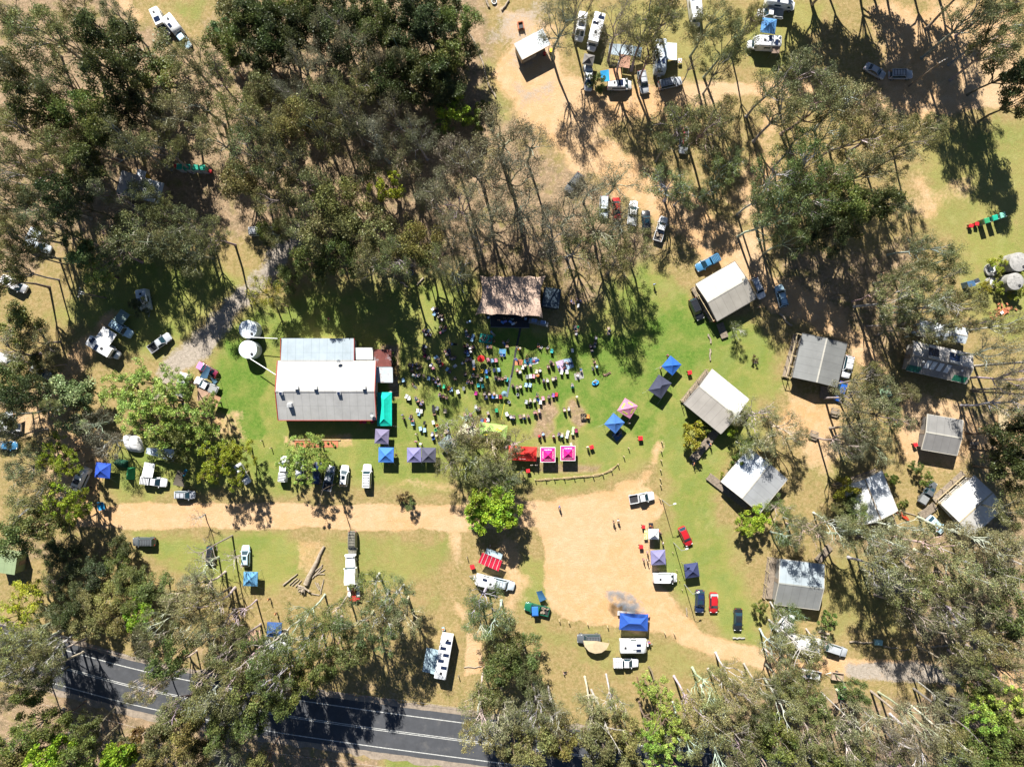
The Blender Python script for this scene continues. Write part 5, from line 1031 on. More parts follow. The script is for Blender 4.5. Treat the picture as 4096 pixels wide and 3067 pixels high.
house([('23', 240, 1282), ('23', 602, 1328), ('33', 558, 345), ('33', 195, 300)], 3.0, 1.0, 'cabin', 'steel grey roofed cabin with a wide timber deck on its left', 'cabin', dict(roof=(.33, .38, .41), roof2=(.22, .225, .22), wall=(.25, .24, .22), cap=(.35, .36, .33)), verandah=(2.0, False, True))
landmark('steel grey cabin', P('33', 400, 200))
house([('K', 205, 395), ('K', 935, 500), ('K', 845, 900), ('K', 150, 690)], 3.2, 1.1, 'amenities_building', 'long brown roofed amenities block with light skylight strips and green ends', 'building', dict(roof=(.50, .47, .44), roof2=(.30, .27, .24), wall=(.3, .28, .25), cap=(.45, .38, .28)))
landmark('brown amenities block', P('K', 560, 640))
house([('K', 285, 120), ('K', 860, 215), ('K', 850, 400), ('K', 270, 300)], 3.0, .4, 'amenities_annex', 'white and pale blue roofed building mostly hidden under a gum crown', 'building', dict(roof=(.66, .70, .72), roof2=(.60, .66, .70), wall=(.3, .4, .5)), posts=False, floor=.1)
house([('33', 1060, 10), ('33', 1330, 50), ('33', 1300, 250), ('33', 1030, 220)], 2.8, .7, 'cabin', 'dark roofed cabin hidden beneath the straggly gum branches', 'cabin', dict(roof=(.12, .115, .11), wall=(.2, .19, .17), trim=(.3, .25, .15)))
landmark('hidden dark cabin', P('33', 1180, 130))
# details on roofs: skylights, solar heaters, vents, decks: each a thing of its own
ctr, ang, L, W = frame_of([('K', 205, 395), ('K', 935, 500), ('K', 845, 900), ('K', 150, 690)], 3.2)
def on_roof(x, y, z, T, name, lab, cat, cols=None, group=None):
    c, s = math.cos(ang), math.sin(ang); return inst(T, name, lab, cat, (ctr.x + x * c - y * s, ctr.y + x * s + y * c, z), ang, cols, group)
slope = math.atan2(1.1, W / 2)
for i, (x, w) in enumerate(((-2.6, .45), (-1.4, .45), (-.0, .45), (1.5, .45))):
    m = MB(); y0, y1 = -.3, -W / 2 * .62; zz = lambda y: 1.1 * (1 + y / (W / 2)) + .03
    m.sheet((-w, y0, zz(y0)), (w, y0, zz(y0)), (w - .3, y1, zz(y1)), (-w - .3, y1, zz(y1)), .02)
    on_roof(x, 0, 3.2, [('sheet', m.mesh('sheet', M['white']), None, [])], 'skylight_strip', f"pale skylight strip on the brown roof, {['first', 'second', 'third', 'fourth'][i]} from the left", 'skylight', None, 'skylight strips on the amenities roof')
for i, x in enumerate((-2.3, 2.0)):
    P_ = [('tank', MB().tube([(-1.1, 0, .5), (1.1, 0, .5)], .28, 12).mesh('tank', M['metal'], True), None, [])]
    for k in (-.55, .55): P_.append(('collector', MB().sheet((k - .5, .35, .38), (k + .5, .35, .38), (k + .5, 2.0, -.0), (k - .5, 2.0, -.0), .08).mesh('collector', M['solar']), None, []))
    on_roof(x, .35, 4.25, P_, 'solar_water_heater', ['left', 'right'][i] + ' solar water heater with silver drum on the brown amenities roof', 'solar heater', None, 'solar heaters on the amenities roof')
for i, x in enumerate((-4.0, 4.0)):
    on_roof(x, -.9, 3.9, [('stack', MB().prism(disc(.12, 8), 0, .5).mesh('stack', M['metal']), None, []), ('cap', MB().blob(0, 0, .55, .25, .25, .18).mesh('cap', M['white'], True), None, [])], 'roof_ventilator', ['left', 'right'][i] + ' round white ventilator on the brown amenities roof', 'ventilator')
for i, (x, c) in enumerate(((-5.0, (.02, .14, .09)), (4.6, (.02, .16, .09)))):
    y0, y1 = -W / 2 * .62, -W / 2 * 1.0; m = MB(); m.sheet((-1.4, y0, zz(y0) + .02), (1.4, y0, zz(y0) + .02), (1.2, y1, zz(y1) + .02), (-1.6, y1, zz(y1) + .02), .03)
    on_roof(x, 0, 3.2, [('sheet', m.mesh('sheet', M['roofx']), 'c', [])], 'green_roof_panel', ['left', 'right'][i] + ' dark green roof patch at the lower corner of the brown roof', 'roof panel', dict(c=c))
def boards(t, a, b, w, z, name, lab, cat='walkway', m='timber', pitch=.18, rail=False):
    A = P(t, *a, z); B = P(t, *b, z); d = B - A; L = d.length; n = int(L / pitch); dk = MB(); rn = random.Random(8)
    for i in range(n): dk.box((i + .5) * L / n, rn.uniform(-.02, .02), z - .03, L / n * .86, w + rn.uniform(-.05, .05), .05)
    P_ = [('boards', dk.mesh('boards', M[m]), None, [])]
    for s in (-1, 1): P_.append(('bearer', MB().box(L / 2, s * w * .4, (z - .1) / 2, L, .1, z - .1).mesh('bearer', M['timber']), None, []))
    return inst(P_, name, lab, cat, (A.x, A.y, 0), math.atan2(d.y, d.x))
boards('22', (1790, 260), (1590, 500), 1.7, .5, 'timber_walkway', 'long timber walkway from the white and grey cabin past the yellow shrub')
boards('12', (1820, 1020), (1865, 1140), 1.5, .5, 'timber_ramp', 'short timber ramp below the beige roofed cabin', 'ramp')
boards('22', (1725, 628), (2050, 880), 1.6, .55, 'timber_walkway', 'timber walkway along the left side of the bluish white cabin')
boards('23', (1500, 850), (1378, 940), 1.7, .5, 'timber_ramp', 'timber ramp between the dark ute and the pale blue hatchback', 'ramp')
boards('23', (1125, 930), (1160, 1020), 1.6, .5, 'timber_ramp', 'small timber ramp at the foot of the bush-covered cabin', 'ramp')
boards('23', (650, 1180), (545, 1300), 1.4, .5, 'timber_ramp', 'grey timber ramp above the steel grey cabin', 'ramp')
boards('13', (610, 1505), (600, 1600), 1.9, .4, 'timber_ramp', 'dark timber ramp below the dark grey roofed cabin', 'ramp')
boards('23', (2045, 70), (2045, 310), 2.0, .4, 'timber_platform', 'long slatted timber platform near the right edge', 'platform', 'timber2')
def frame_pergola(cs, z, name, lab, n=4, deck=True):
    ctr, ang, L, W = frame_of(cs, z); P_ = []; 
    for s in (-1, 1): P_.append(('rail', MB().box(0, s * W / 2, z, L, .12, .12).mesh('rail', M['timber2']), None, []))
    for i in range(n):
        x = -L / 2 + L * i / (n - 1); P_.append(('cross_beam', MB().box(x, 0, z - .14, .1, W, .12).mesh('cross_beam', M['timber2']), None, []))
        for s in (-1, 1): P_.append(('post', MB().box(x, s * W / 2, z / 2 - .1, .1, .1, z - .22).mesh('post', M['timber2']), None, []))
    if deck: P_.append(('deck', MB().box(0, 0, .5, L, W, .1).mesh('deck', M['timber']), None, []))
    inst(P_, name, lab, 'pergola', (ctr.x, ctr.y, 0), ang)
frame_pergola([('13', 290, 1425), ('13', 385, 1085), ('13', 428, 1080), ('13', 338, 1432)], 2.6, 'pergola', 'open timber pergola along the dark grey roofed cabin', 5)
frame_pergola([('23', 1520, 800), ('23', 1750, 590), ('23', 1810, 605), ('23', 1545, 840)], 2.6, 'pergola', 'open timber pergola on the right verandah cabin')
frame_pergola([('23', 695, 690), ('23', 1060, 560), ('23', 1066, 580), ('23', 705, 712)], 2.5, 'pergola', 'narrow timber pergola above the bush-covered cabin', 4)
# open shed with single slope
def T_shed(L, W, z0, z1, open_side=True):
    r = MB(); r.sheet((-L / 2, W / 2, z1), (L / 2, W / 2, z1), (L / 2, -W / 2, z0), (-L / 2, -W / 2, z0), .07); P_ = [('roof', r.mesh('roof', M['roofx']), 'roof', [])]
    a, b = L / 2 - .2, W / 2 - .3
    w = MB(); w.box(0, b, (z1 - .2) / 2, 2 * a, .08, z1 - .3); w.box(-a, 0, (min(z0, z1) - .1) / 2, .08, 2 * b - .1, min(z0, z1) - .2)
    if not open_side: w.box(0, -b, (z0 - .2) / 2, 2 * a, .08, z0 - .2); w.box(a, 0, (min(z0, z1) - .1) / 2, .08, 2 * b - .1, min(z0, z1) - .2)
    else: w.box(-a * .45, -b, 1.0, a * 1.0, .08, 1.1)
    P_.append(('walls', w.mesh('walls', M['wall']), 'wall', []))
    for i in range(4): P_.append(('post', MB().box(-a + 2 * a * i / 3, -b - .05, (z0 - .1) / 2, .1, .1, z0 - .1).mesh('post', M['timber']), None, []))
    P_.append(('fascia', MB().box(0, -W / 2 - .02, z0 - .1, L, .05, .2).mesh('fascia', M['wall']), 'trim', []))
    return P_
ctr, ang, L, W = frame_of([('02', 110, 370), ('02', 345, 243), ('02', 428, 365), ('02', 188, 490)], 3.0)
inst(T_shed(L, W, 2.9, 3.1), 'open_shed', 'grey roofed open-fronted shed beside the brick barbecue at the top', 'shed', (ctr.x, ctr.y, 0), ang, dict(roof=(.52, .56, .57), wall=(.40, .35, .28), trim=(.6, .4, .2))); landmark('open-fronted shed', ctr)
ctr, ang, L, W = frame_of([('00', 1015, 1415), ('00', 1190, 1465), ('00', 1130, 1650), ('00', 952, 1592)], 2.6)
inst(T_shed(L, W, 2.5, 2.8, False), 'tin_shed', 'corrugated tin shed strewn with leaf litter left of the portable toilets', 'shed', (ctr.x, ctr.y, 0), ang, dict(roof=(.45, .43, .42), wall=(.3, .22, .18), trim=(.3, .2, .15))); landmark('leaf-strewn tin shed', ctr)
ctr, ang, L, W = frame_of([('00', 1190, 1470), ('00', 1365, 1520), ('00', 1310, 1690), ('00', 1135, 1640)], 2.4)
inst(T_shed(L, W, 2.3, 2.5, False), 'tin_shed', 'white tin shed roof half hidden by the tree right of the leafy shed', 'shed', (ctr.x, ctr.y, 0), ang, dict(roof=(.62, .64, .66), wall=(.3, .25, .2), trim=(.3, .2, .15)))
ctr, ang, L, W = frame_of([('00', 1140, 1398), ('00', 1215, 1425), ('00', 1190, 1470), ('00', 1120, 1450)], 2.2)
inst(T_shed(L, W, 2.0, 2.2, False), 'small_kiosk', 'tiny white and yellow kiosk above the leafy tin shed', 'kiosk', (ctr.x, ctr.y, 0), ang, dict(roof=(.55, .6, .68), wall=(.5, .35, .03), trim=(.5, .35, .03)))
ctr, ang, L, W = frame_of([('20', 5, 1280), ('20', 85, 1262), ('20', 190, 1290), ('20', 110, 1308)], 3.0)
g = MB(); g.box(0, 0, 1.5, 4.4, 3.8, 3.0); q = P('20', 60, 1345, 2.4)
inst([('walls', g.mesh('walls', M['wall']), 'c', []), ('roof', MB().box(0, 0, 3.06, 4.6, 4.0, .1).mesh('roof', M['roofx']), 'c2', []), ('door', MB().box(2.22, 0, 1.05, .05, .9, 2.1).mesh('door', M['timber']), None, [])], 'pump_shed', 'pale green box shed at the left edge above the road', 'shed', (q.x, q.y, 0), R(-8), dict(c=(.22, .28, .15), c2=(.26, .33, .18))); landmark('pale green box shed', q)
# ---------------------------------------------------------------- the hall
def hall():
    P_ = []; k = lambda t, x, y, z: P(t, x, y, z)
    zE, zR, zM, zT = 3.4, 5.1, 3.75, 3.3
    xl = k('11', 210, 1582, zR).x; xr = k('11', 1030, 1580, zR).x; yR = k('11', 0, 1582, zR).y; yE = k('21', 0, 165, zE).y; yM = k('11', 0, 1330, zM).y; yT = k('11', 0, 1145, zT).y; xr2 = k('11', 862, 1145, zT).x
    c = Vector(((xl + xr) / 2, (yE + yT) / 2))
    def sh(x0, x1, y0, z0, y1, z1, key, nm, th=.08, mt='roofx'):
        m = MB(); m.sheet((x0 - c.x, y0 - c.y, z0), (x1 - c.x, y0 - c.y, z0), (x1 - c.x, y1 - c.y, z1), (x0 - c.x, y1 - c.y, z1), th); P_.append((nm, m.mesh(nm, M[mt]), key, []))
    sh(xl, xr, yE, zE, yR, zR, 'grey', 'front_roof'); sh(xl, xr, yR + .01, zR, yM, zM, 'white', 'main_roof'); sh(xl + .6, xr2, yM + .02, zM - .12, yT, zT, 'blue', 'rear_roof')  # front slope's grey paints in its turn from the sun, main slope is lit white
    w = MB()
    w.add([(xl + .3 - c.x, yE + .3 - c.y, 0), (xr - .3 - c.x, yE + .3 - c.y, 0), (xr - .3 - c.x, yM - .2 - c.y, 0), (xl + .3 - c.x, yM - .2 - c.y, 0), (xl + .3 - c.x, yE + .3 - c.y, zE - .05), (xr - .3 - c.x, yE + .3 - c.y, zE - .05), (xr - .3 - c.x, yM - .2 - c.y, zM - .1), (xl + .3 - c.x, yM - .2 - c.y, zM - .1), (xl + .3 - c.x, yR - c.y, zR - .12), (xr - .3 - c.x, yR - c.y, zR - .12)],
          [(0, 1, 5, 4), (2, 3, 7, 6), (1, 2, 6, 9, 5), (3, 0, 4, 8, 7)])
    P_.append(('walls', w.mesh('walls', M['wall']), 'wall', []))
    w2 = MB(); w2.box((xl + .9 + xr2 - .3) / 2 - c.x, (yM + yT - .1) / 2 - c.y, (zT - .15) / 2, xr2 - xl - 1.2, yT - yM - .5, zT - .15); P_.append(('rear_walls', w2.mesh('rear_walls', M['wall']), 'wall', []))
    b = MB()
    for x in (xl - .05, xr + .05): b.sheet((x - .08 - c.x, yE - c.y, zE + .1), (x + .08 - c.x, yE - c.y, zE + .1), (x + .08 - c.x, yR - c.y, zR + .1), (x - .08 - c.x, yR - c.y, zR + .1), .25); b.sheet((x - .08 - c.x, yR + .01 - c.y, zR + .1), (x + .08 - c.x, yR + .01 - c.y, zR + .1), (x + .08 - c.x, yM - c.y, zM + .1), (x - .08 - c.x, yM - c.y, zM + .1), .25)
    b.box((xl + xr) / 2 - c.x, yE - .07 - c.y, zE - .05, xr - xl + .1, .12, .2); b.box(xr2 + .06 - c.x, (yM + yT) / 2 - c.y, zT + .25, .1, yT - yM, .2); b.box(xl + .53 - c.x, (yM + yT) / 2 - c.y, zT + .25, .1, yT - yM, .2)
    P_.append(('red_fascia', b.mesh('red_fascia', M['wall']), 'red', []))
    rc_ = MB(); rc_.box((xl + xr) / 2 - c.x, yR - c.y, zR + .05, xr - xl, .3, .05); rc_.box((xl + xr2) / 2 - c.x + .2, yM - c.y + .05, zM + .03, xr2 - xl - .7, .16, .06); P_.append(('ridge_cap', rc_.mesh('ridge_cap', M['roofx']), 'grey', []))
    for i in range(6):
        x = xl + 2 + i * (xr - xl - 4) / 5 - c.x; P_.append(('window', MB().box(x, yE + .27 - c.y, 1.7, 1.5, .06, 1.1).mesh('window', M['white']), None, [('pane', MB().box(x, yE + .23 - c.y, 1.7, 1.3, .03, .9).mesh('pane', M['glass']), None, [])]))
    P_.append(('door', MB().box(xr - .27 - c.x, yR - 2 - c.y, 1.05, .06, 1.6, 2.1).mesh('door', M['timber']), None, []))
    inst(P_, 'community_hall', 'long hall with sunlit white and shaded grey roof, red fascia beside the lawn', 'hall', (c.x, c.y, 0), 0, dict(white=(.44, .435, .41), grey=(.42, .415, .40), blue=(.34, .40, .44), wall=(.5, .47, .42), red=(.34, .05, .04)))
    return c
hc = hall(); landmark('white hall', hc); landmark('white hall', hc, 'crowd')
def annex(t, x0, y0, x1, y1, z0, z1, mt, col, lab, name='lean_to'):
    a = P(t, x0, y0, z1); b = P(t, x1, y1, z0); c = (a + b) / 2; L = b.x - a.x; W = a.y - b.y
    r = MB(); r.sheet((-L / 2, W / 2, z1), (L / 2, W / 2, z1), (L / 2, -W / 2, z0), (-L / 2, -W / 2, z0), .06); P_ = [('roof', r.mesh('roof', M[mt]), 'c', [])]
    P_.append(('walls', MB().box(0, 0, z0 / 2 - .05, L - .3, W - .3, z0 - .1).mesh('walls', M['wall']), 'w', []))
    P_.append(('gutter', MB().box(0, -W / 2 - .06, z0 - .08, L, .1, .1).mesh('gutter', M['metal']), None, []))
    return inst(P_, name, lab, 'lean-to', (c.x, c.y, 0), 0, dict(c=col, w=(.3, .25, .2)))
annex('11', 866, 1222, 1018, 1320, 3.0, 3.2, 'roofx', (.66, .66, .62), 'small white lean-to between the hall and the rusty roof')
annex('11', 1024, 1235, 1172, 1378, 2.6, 2.9, 'roofrust', (1, 1, 1), 'rusty red corrugated lean-to at the right end of the hall')
annex('11', 1040, 1385, 1183, 1508, 2.5, 2.8, 'roofmix', (1, 1, 1), 'pale rust-streaked lean-to below the rusty red one')
hr = lambda y: 5.1 - .0 
def roofbox(t, x, y, z, sx, sy, sz, m, name, lab, cat):
    p = P(t, x, y, z + sz); inst([('casing', MB().box(0, 0, sz / 2, sx, sy, sz, top=.92).mesh('casing', M['white']), None, []), ('top_panel', MB().box(0, 0, sz + .02, sx * .8, sy * .8, .03).mesh('top_panel', M[m]), None, [])], name, lab, cat, (p.x, p.y, z), 0)
for i, (x, y) in enumerate(((380, 1556), (536, 1556), (940, 1554))): roofbox('11', x, y, 4.9, .75, .6, .9, 'white', 'roof_vent_box', ['left', 'middle', 'right'][i] + ' white vent box on the hall ridge', 'vent')
for i, (x, y) in enumerate(((252, 1600), (733, 1598))): roofbox('11', x, y, 4.75, .75, .7, .8, 'solar', 'roof_ventilator', ['left', 'right'][i] + ' solar ventilator just below the hall ridge', 'ventilator')
roofbox('21', 323, 43, 4.1, .9, .85, 1.1, 'metal', 'air_conditioner', 'white air conditioner box on the shaded grey half of the hall roof', 'air conditioner')
def dish(t, x, y, z, lab):
    p = P(t, x, y, z + .6); m = MB(); m.loft([[(r * math.cos(a), r * math.sin(a), .6 + .5 * r * r) for a in [2 * math.pi * k / 14 for k in range(14)]] for r in (.02, .25, .45)], cap=False)
    o = inst([('reflector', m.mesh('reflector', M['metal'], True), None, []), ('mast', MB().tube([(0, 0, -.1), (0, 0, .6)], .04, 6).mesh('mast', M['trim']), None, []), ('feed_arm', MB().tube([(0, 0, .6), (.25, .25, 1.0)], .025, 4).mesh('feed_arm', M['trim']), None, [])], 'satellite_dish', lab, 'satellite dish', (p.x, p.y, z), 0)
dish('11', 735, 1340, 3.9, 'satellite dish on the upper part of the white hall roof'); dish('21', 1010, 118, 3.7, 'satellite dish at the lower right corner of the hall roof')
# ---------------------------------------------------------------- tanks
def T_tank(r, h, lid=None, mt='metal', cone=.12):
    m = MB(); m.loft([[(q * math.cos(a), q * math.sin(a), z) for a in [2 * math.pi * k / 28 for k in range(28)]] for q, z in ((r, 0), (r, h), (r * .97, h + .02), (.05, h + cone))]); P_ = [('shell', m.mesh('shell', M[mt], True), 'c', [])]
    b = MB()
    for i in range(1, 5 if mt == 'roofx' else 3): b.loft([[(q * math.cos(a), q * math.sin(a), z) for a in [2 * math.pi * k / 28 for k in range(28)]] for q, z in ((r + .015, h * i / 5), (r + .03, h * i / 5 + .03), (r + .015, h * i / 5 + .06))], cap=False)
    P_.append(('hoops', b.mesh('hoops', M[mt], True), 'c', [])); P_.append(('hatch', MB().prism(disc(.28, 12, r * .45, -r * .5), h, h + .16).mesh('hatch', M['trim']), None, []))
    if lid: P_.append(('lid', MB().prism(disc(lid, 16, 0, 0), h + .05, h + .18).mesh('lid', M['white']), None, []))
    return P_
for t, x, y, r, h, c, lab, lid, mt in (('10', 2052, 1070, 1.85, 2.9, (.66, .72, .76), 'upper white rainwater tank left of the hall', None, 'plastic'), ('10', 2052, 1237, 1.85, 2.9, (.68, .74, .78), 'lower white rainwater tank left of the hall', None, 'plastic'),
                                  ('T', 605, 245, 1.95, 2.9, (1, 1, 1), 'tall concrete water tank half overgrown by vines at right edge', None, 'concrete'), ('T', 565, 463, 1.75, 2.7, (1, 1, 1), 'tall stained concrete water tank, lower one at right edge', None, 'concrete'),
                                  ('T', 300, 332, 1.32, .6, (1, 1, 1), 'low round concrete tank with white lid, upper one', .6, 'concrete'), ('T', 296, 480, 1.2, .5, (1, 1, 1), 'low round concrete tank with white lid, lower one', .56, 'concrete')):
    p = P(t, x, y, h); inst(T_tank(r, h, lid, mt), 'water_tank', lab, 'water tank', (p.x, p.y, 0), 0, dict(c=c), group='round water tanks')
landmark('white rainwater tanks', P('10', 2050, 1150)); landmark('concrete water tanks', P('T', 500, 380))
def pipe(t, a, b, za, zb, lab, r=.07, m='white', name='water_pipe', cat='pipe'):
    A = P(t, *a, za); B = P(t, *b, zb); c = (A + B) / 2; mb = MB().tube([(A.x - c.x, A.y - c.y, za), (B.x - c.x, B.y - c.y, zb)], r, 7)
    o = mobj(name, mb.mesh(name, M[m], True), None, None, (c.x, c.y, 0)); tag(o, lab, cat); return o
pipe('11', (20, 1137), (228, 1147), 3.05, 3.3, 'white pipe from the upper tank to the hall gutter'); pipe('11', (0, 1312), (213, 1446), 3.05, 3.5, 'white pipe from the lower tank slanting to the hall', .09)
# ---------------------------------------------------------------- stage tent
def stage():
    z1, z0 = 4.2, 5.4; tl = P('H', 118, 125, z1); tr = P('H', 898, 128, z1); bl = P('H', 68, 598, 3.6); bR = P('H', 868, 638, 3.6); c = (tl + tr + bl + bR) / 4
    N = 26; g = []
    for j in range(N + 1):
        v = j / N; row = []
        for i in range(N + 1):
            u = i / N; a = tl.lerp(tr, u); b = bl.lerp(bR, u); p = a.lerp(b, v)
            p.x += (.55 - .0) * math.sin(math.pi * v) * (1 - 2 * u) * 1.6                     # side edges curve in
            sc = abs(math.sin(math.pi * 4 * u)) * .28 if v < .001 else 0                      # scalloped top edge
            fr = 0
            if v > .999: fr = (.0 if u < .24 else 0) + .55 * math.sin(math.pi * min(1, max(0, (u - .235) / .46))) + .3 * math.sin(math.pi * min(1, u / .235)) + .45 * math.sin(math.pi * min(1, max(0, (u - .695) / .305)))
            p.y += fr - sc
            peak = max(0, 1 - abs(u - .25) * 5) + max(0, 1 - abs(u - .7) * 5)
            z = (z1 + (5.3 - z1) * math.sin(math.pi * v * .62) + .5 * peak * v * v * (v > .3)) - .25 * math.sin(math.pi * u * 4) ** 2 * .3
            if v > .85 and (u < .03 or u > .97): z -= (v - .85) * 8
            row.append((p.x - c.x, p.y - c.y, z))
        g.append(row)
    m = MB()
    for s in (0, -.04): b = len(m.v); m.v += [(p[0], p[1], p[2] + s) for r in g for p in r]; m.f += [tuple(b + q for q in (j * (N + 1) + i, (j + 1) * (N + 1) + i, (j + 1) * (N + 1) + i + 1, j * (N + 1) + i + 1)) for i in range(N) for j in range(N)]
    P_ = [('canvas_roof', m.mesh('canvas_roof', M['fabric'], True), 'c', [])]
    for u, v in ((0.02, 0), (.25, 0), (.5, 0), (.75, 0), (.98, 0), (.24, .98), (.7, .98), (.02, .98), (.98, .98)):
        x, y, z = g[int(v * N)][int(u * N)]; P_.append(('pole', MB().tube([(x, y, 0), (x, y, z)], .06, 6).mesh('pole', M['metal']), None, []))
    bw = MB(); bw.box(0, (tl.y - c.y) - .5, 1.9, tr.x - tl.x - 1.5, .06, 3.6); bw.box(tl.x - c.x + .8, 0, 1.9, .06, 6.5, 3.6); bw.box(tr.x - c.x - 1.2, 0.6, 1.9, .06, 5.5, 3.6); P_.append(('black_backdrop', bw.mesh('black_backdrop', M['trim']), None, []))
    inst(P_, 'stage_tent', 'large beige canvas stage tent facing the seated audience', 'tent', (c.x, c.y, 0), 0, dict(c=(.46, .335, .26)))
    # stage floor
    a = P('H', 250, 560, .6); b = P('H', 712, 742, .6); d = MB(); d.box(0, 0, .3, b.x - a.x, a.y - b.y + 7, .6); cc = (a + b) / 2
    ed = MB(); ed.box(0, -(a.y - b.y + 7) / 2 - .03, .55, b.x - a.x, .05, .08); ed.box(-(b.x - a.x) / 2 - .03, -2, .55, .05, 5, .08)
    inst([('deck', d.mesh('deck', M['trim']), None, []), ('white_edge', ed.mesh('white_edge', M['metal']), None, [])], 'stage', 'black stage floor with pale front edge under the beige tent', 'stage', (cc.x, cc.y + 3.5, 0), R(-1))
stage(); landmark('beige stage tent', P('H', 480, 360), 'site'); landmark('stage front', P('H', 480, 700), 'crowd')
ctr, ang, L, W = frame_of([('H', 885, 262), ('H', 1080, 290), ('H', 1060, 515), ('H', 855, 485)], 3.2)
b = MB(); b.box(0, 0, 1.55, L, W, 3.1, top=.97); b2 = MB(); b2.add([(-L / 2 - .05, -W / 2 - .05, 3.12), (L / 2 + .05, -W / 2 - .05, 3.12), (L / 2 + .05, W / 2 + .05, 3.12), (-L / 2 - .05, W / 2 + .05, 3.12), (0, .2, 3.42)], [(0, 1, 4), (1, 2, 4), (2, 3, 4), (3, 0, 4), (3, 2, 1, 0)])
inst([('walls', b.mesh('walls', M['fabric']), 'c', []), ('roof', b2.mesh('roof', M['fabric']), 'c2', [])], 'backstage_tent', 'dark navy square tent at the right side of the stage tent', 'tent', (ctr.x, ctr.y, 0), ang, dict(c=(.02, .03, .04), c2=(.045, .07, .095)))
def T_rack_stage():
    P_ = []; dk = MB()
    for i in range(4): dk.box(0, -.36 + i * .24, 1.0, 4.1, .12, .05)
    P_.append(('slats', dk.mesh('slats', M['metal']), None, []))
    for x in (-1.9, 0, 1.9): P_.append(('trestle_leg', MB().box(x, 0, .5, .08, .8, 1.0).mesh('trestle_leg', M['metal']), None, []))
    for x in (-1.25, -.65, .65, 1.2): P_.append(('equipment_case', MB().box(x, .25, 1.25, .5, .7, .4).mesh('equipment_case', M['plastic']), 'c', []))
    return P_
p = P('H', 815, 685, 1.2); inst(T_rack_stage(), 'equipment_bench', 'slatted metal bench with pale equipment cases at the stage front', 'bench', (p.x, p.y, 0), R(-12), dict(c=(.25, .35, .55)))
for t, x, y, lab in (('H', 218, 622, 'left speaker box under the stage tent'), ('H', 662, 640, 'right speaker box under the stage tent')):
    p = P(t, x, y, 1.2); inst([('cabinet', MB().box(0, 0, .6, .6, .6, 1.2).mesh('cabinet', M['trim']), None, []), ('top_cover', MB().box(0, 0, 1.22, .5, .5, .04).mesh('top_cover', M['plastic']), 'c', [])], 'loudspeaker', lab, 'speaker', (p.x, p.y, 0), 0, dict(c=(.3, .4, .5)))
for i, (x, y, c) in enumerate(((387, 682, (.12, .3, .7)), (420, 673, (.25, .25, .6)), (480, 675, (.2, .35, .7)), (513, 700, (.7, .75, .8)))):
    p = P('H', x, y, 1.7); inst([('desk', MB().box(0, 0, 1.1, .7, .45, .03).mesh('desk', M['plastic']), 'c', []), ('stand', MB().tube([(0, 0, 0), (0, 0, 1.1)], .03, 5).mesh('stand', M['trim']), None, [])], 'music_stand', f"{['blue', 'violet', 'pale blue', 'white'][i]} music stand on the black stage, {['first', 'second', 'third', 'fourth'][i]} from the left", 'music stand', (p.x, p.y, .6), R(20 if i % 2 else -30), dict(c=c))
# cable strip and yellow hose
def band(t, pts, w, z, mt, name, lab, cat, col=None, hh=.05):
    q = dense([P(t, *a) for a in pts], .8); q = smooth_pts(q, 3); c = q[len(q) // 2]; m = MB(); rings = []
    for i, p in enumerate(q):
        d = (q[min(i + 1, len(q) - 1)] - q[max(i - 1, 0)]).normalized(); n = Vector((-d.y, d.x)); rings.append([(p.x + n.x * w / 2 - c.x, p.y + n.y * w / 2 - c.y, .01), (p.x + n.x * w / 3 - c.x, p.y + n.y * w / 3 - c.y, hh), (p.x - n.x * w / 3 - c.x, p.y - n.y * w / 3 - c.y, hh), (p.x - n.x * w / 2 - c.x, p.y - n.y * w / 2 - c.y, .01)])
    m.loft(rings); o = mobj(name, m.mesh(name, M[mt]), None, col, (c.x, c.y, z)); tag(o, lab, cat)
band('B', [(660, 355), (640, 470), (600, 640), (575, 830), (550, 950)], .42, 0, 'trim', 'cable_ramp', 'upper half of the black cable ramp running from the stage through the audience', 'cable ramp')
band('E', [(550, 30), (525, 140), (500, 290)], .40, 0, 'plastic', 'cable_ramp', 'grey lower half of the cable ramp beside the blue-grey umbrella', 'cable ramp', (.12, .14, .16))
band('E', [(477, 345), (452, 445), (430, 560)], .1, 0, 'plastic', 'yellow_cable', 'yellow cable continuing from the cable ramp', 'cable', (.6, .5, .05), .04)
# ---------------------------------------------------------------- toilets, bins, boxes
def T_toilet():
    return [('cabin', MB().box(0, 0, 1.15, 1.1, 1.1, 2.3).mesh('cabin', M['plastic']), 'g', []), ('roof', MB().box(0, 0, 2.36, 1.16, 1.16, .14, top=.8).mesh('roof', M['plastic']), 'c', []), ('door', MB().box(.57, 0, 1.05, .04, .8, 1.9).mesh('door', M['plastic']), 'c', [('handle', MB().box(.61, .28, 1.05, .04, .06, .14).mesh('handle', M['trim']), None, [])]), ('vent_pipe', MB().tube([(-.4, .4, 2.3), (-.4, .4, 2.7)], .05, 6).mesh('vent_pipe', M['white']), None, [])]
for i, (x, y) in enumerate(((1480, 1377), (1550, 1381), (1616, 1384), (1673, 1387))):
    p = P('00', x, y, 2.5); inst(T_toilet(), 'portable_toilet', f"teal roofed portable toilet, {['leftmost', 'second from left', 'third from left', 'rightmost'][i]} of four in the forest", 'portable toilet', (p.x, p.y, 0), R(-2), dict(c=(.01, .30, .20), g=(.42, .42, .43)), 'portable toilets')
